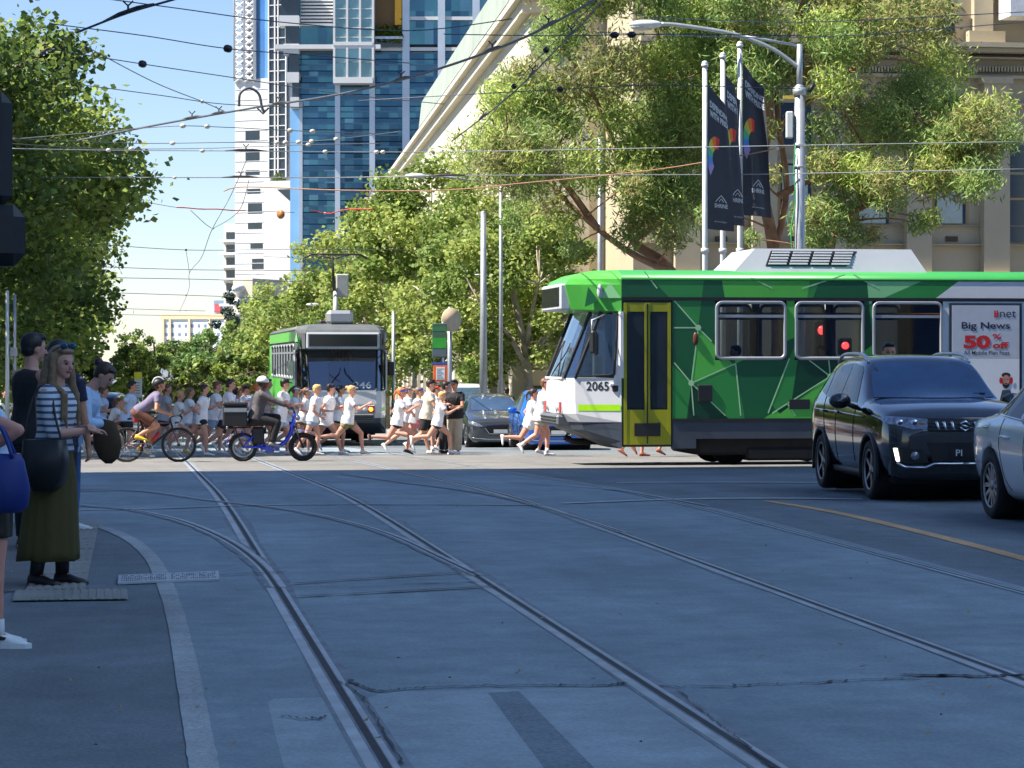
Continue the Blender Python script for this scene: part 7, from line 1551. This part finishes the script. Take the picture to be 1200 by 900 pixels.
wire('faint span wire between the tree and the white tower', [(100, 100), (190, 112), (262, 122), (360, 126)], z=6)
wire('heavy black curved contact wire sweeping over the whole crossing', [(90, 165, 50), (165, 150, 49), (230, 138, 48), (300, 126, 46), (400, 110, 43), (500, 85, 40), (600, 50, 37), (665, 18, 35), (715, -12, 33)], r=.03, clamps=(225, 258, 330, 470, 575, 640))
wire('second heavy wire rising through the gum leaves', [(530, 165, 47), (600, 110, 42), (650, 60, 38), (690, 20, 35), (712, -10, 33)], r=.02, clamps=(570, 622, 668))
wire('steep thin bracing wire right of the heavy curve', [(560, 155, 48), (622, 78, 40), (700, 0, 34)], r=.012, ins=(606, 640), imat=I2, isz=1.)
wire('upper strand with white insulators in front of the glass tower', [(15, 163), (100, 156), (200, 148), (260, 149), (340, 153), (440, 157)], z=5.9, ins=(212, 243, 340, 365), isz=.9)
wire('second strand with white insulators above the straight contact wire', [(15, 162), (75, 165), (165, 168), (260, 167), (360, 166), (470, 154)], z=5.8, ins=(203, 325, 335, 350, 392, 365), isz=.85)
wire('long straight wire with two flat hangers and pale insulators', [(10, 174), (120, 176), (290, 177), (400, 178), (520, 178), (690, 175), (900, 171), (1200, 166)], z=5.7, r=.014, mat=WIREP, ins=(128, 235, 381, 444, 452), clamps=(288,), isz=.8)
wire('third strand with a white insulator just below the straight wire', [(10, 168), (110, 174), (235, 174), (345, 170), (450, 168)], z=5.75, ins=(155, 360), isz=.8)
wire('pale contact wire crossing the picture at the height of the banners', [(5, 207), (110, 208), (280, 208), (400, 208), (520, 206), (700, 205), (900, 204), (1200, 198)], z=5.6, r=.018, mat=WIREP, clamps=(282, 525), ins=(205,), isz=.7)
wire('sagging wire with a red sleeve over the sky', [(15, 223), (100, 229), (170, 237), (207, 243), (245, 245), (290, 247), (345, 249)], z=5.6, red=((207, 288),))
wire('red sleeved wire in front of the glass tower', [(355, 242), (370, 248), (385, 250), (405, 246), (440, 244)], z=5.6, red=((366, 438),), ins=(381,), isz=.7)
wire('long copper coloured wire rising to the big lamp post', [(262, 224, 57), (290, 219, 57), (400, 223, 56.5), (520, 223, 56.3), (620, 214, 56.2), (760, 200, 56.1), (860, 184, 56), (925, 171, 55.9)], r=.022, mat=COPW, ins=(905,), isz=.7)
wire('copper dropper beside the pantograph tree', [(436, 222, 56), (428, 240, 57), (420, 250, 58)], r=.015, mat=COPW)
wire('left leg of the wire triangle against the sky', [(223, 246, 70), (240, 262, 70), (249, 268, 70)], r=.014)
wire('right leg of the wire triangle beside the white tower', [(249, 268, 70), (270, 256, 70), (283, 242, 70), (292, 210, 68)], r=.014, ins=(250,), isz=.6)
wire('long drop wire falling from the triangle to the far trees', [(290, 185, 68), (270, 230, 70), (248, 270, 70), (236, 302, 80), (222, 320, 90), (221, 340, 100), (210, 366, 140)], r=.014)
wire('short catenary link below the triangle', [(218, 294, 90), (220, 306, 90), (222, 320, 90)], r=.014)
WD = [('first', 285, 293, 292), ('second', 312, 316, 317), ('third', 325, 327, 330), ('fourth', 342, 346, 350), ('fifth', 360, 364, 366), ('sixth', 368, 370, 371)]
for k, (n_, y0, y1, y2) in enumerate(WD): wire('%s of the faint far cross wires low in the sky, counted from the top' % n_, [(100, y0), (220, y1), (345, y2), (480, y2 + 1)], z=5.3, r=.018 + .004 * k, ins=(218,) if k in (0, 3, 4) else (), imat=I2, isz=.8)
wire('wire passing behind the pantograph in front of the plane trees', [(300, 322), (430, 318), (560, 310), (566, 309)], z=5.5, r=.014, mat=WIREP)
wire('upper far wire over the facing tram', [(300, 300), (400, 305), (520, 308), (587, 300)], z=5.6, r=.014, mat=WIREP)
wire('wire along the top right of the classical building', [(760, 20), (940, 26), (1200, 14)], z=6.3, r=.010, mat=WIREP)
wire('thin wire over the arched windows', [(700, 38), (940, 44), (1200, 26)], z=6.3, r=.010, mat=WIREP)
wire('span wire with black insulators through the gum leaves', [(520, 40), (640, 42), (720, 41), (800, 40), (940, 42)], z=6.2, ins=(720, 742), imat=I2)
wire('lower span wire with a black insulator in the gum leaves', [(420, 118), (560, 110), (656, 105), (760, 100), (937, 104)], z=6.0, ins=(656,), imat=I2)
# support bow of the overhead line in front of the white tower
p = cam(290, 128, 46); mb = MB(); mb.tube(smooth_pts([V(-.15, 0, .05), V(-.13, 0, .28), V(.03, 0, .38), V(.2, 0, .28), V(.26, 0, .04), V(.30, 0, -.05)], 5), .024, 6); mb.tube([(.18, 0, .02), (.28, 0, -.08), (.38, 0, .03)], .02, 5); o = mb.build('wire_bow', WIRE, label='dark curved bow holding the heavy wire before the white tower', cat='wire bow'); o.location = p
# small litter on the road
lt = MB(); rn = random.Random(8)
for k in range(60):
    p = ong(rn.uniform(0, 1200), rn.uniform(560, 890)); a = rn.uniform(0, 6.28); s_ = rn.uniform(.012, .03); q = V(math.cos(a), math.sin(a), 0) * s_; w = V(-q.y, q.x, 0) * .5; e = V(0, 0, .02)
    lt.add([p - q + e, p + w + e, p + q + e + V(0, 0, .012), p - w + e], [(0, 1, 2, 3)])
lt.build('fallen_leaves', M('dry_leaf', c(150, 130, 96), .8, 0, .3, 20), kind='stuff')
# ================================================================== light, camera
EL, AZ = rad(53), rad(-6)
w = bpy.data.worlds.new('World'); S.world = w; w.use_nodes = True; nt = w.node_tree; bg = nt.nodes['Background']
sky = nt.nodes.new('ShaderNodeTexSky'); sky.sky_type = 'NISHITA'; sky.sun_disc = False; sky.sun_elevation = EL; sky.sun_rotation = rad(270) + AZ; sky.air_density = 1.0; sky.dust_density = .0; sky.ozone_density = 1.4
tn = nt.nodes.new('ShaderNodeMix'); tn.data_type = 'RGBA'; tn.blend_type = 'MULTIPLY'; tn.inputs[0].default_value = 1; tn.inputs[7].default_value = (.90, .96, 1.16, 1); nt.links.new(sky.outputs[0], tn.inputs[6]); nt.links.new(tn.outputs[2], bg.inputs[0]); bg.inputs[1].default_value = .064
ld = bpy.data.lights.new('sun', 'SUN'); ld.energy = 5.0; ld.angle = rad(.53); ld.color = (1., .94, .84); lo_ = bpy.data.objects.new('sun', ld); COL.objects.link(lo_)
ts = Vector((-math.cos(EL) * math.cos(AZ), math.cos(EL) * math.sin(AZ), math.sin(EL))); lo_.rotation_euler = (-ts).to_track_quat('-Z', 'Y').to_euler(); lo_.location = ts * 60
cd = bpy.data.cameras.new('camera'); co_ = bpy.data.objects.new('camera', cd); COL.objects.link(co_); S.camera = co_
cd.sensor_width = 36; cd.lens = 90; cd.clip_end = 6000; cd.clip_start = .1; cd.shift_y = -(450 - YH) / 1200
co_.location = (0, 0, HC); co_.rotation_euler = (rad(90), 0, -TH)
S.view_settings.view_transform = 'Standard'; S.view_settings.look = 'None'; S.view_settings.exposure = 1.22; S.view_settings.gamma = 1; S.view_settings.use_curve_mapping = False
S.cycles.max_bounces = 8; S.cycles.transparent_max_bounces = 12; S.cycles.caustics_reflective = False; S.cycles.caustics_refractive = False
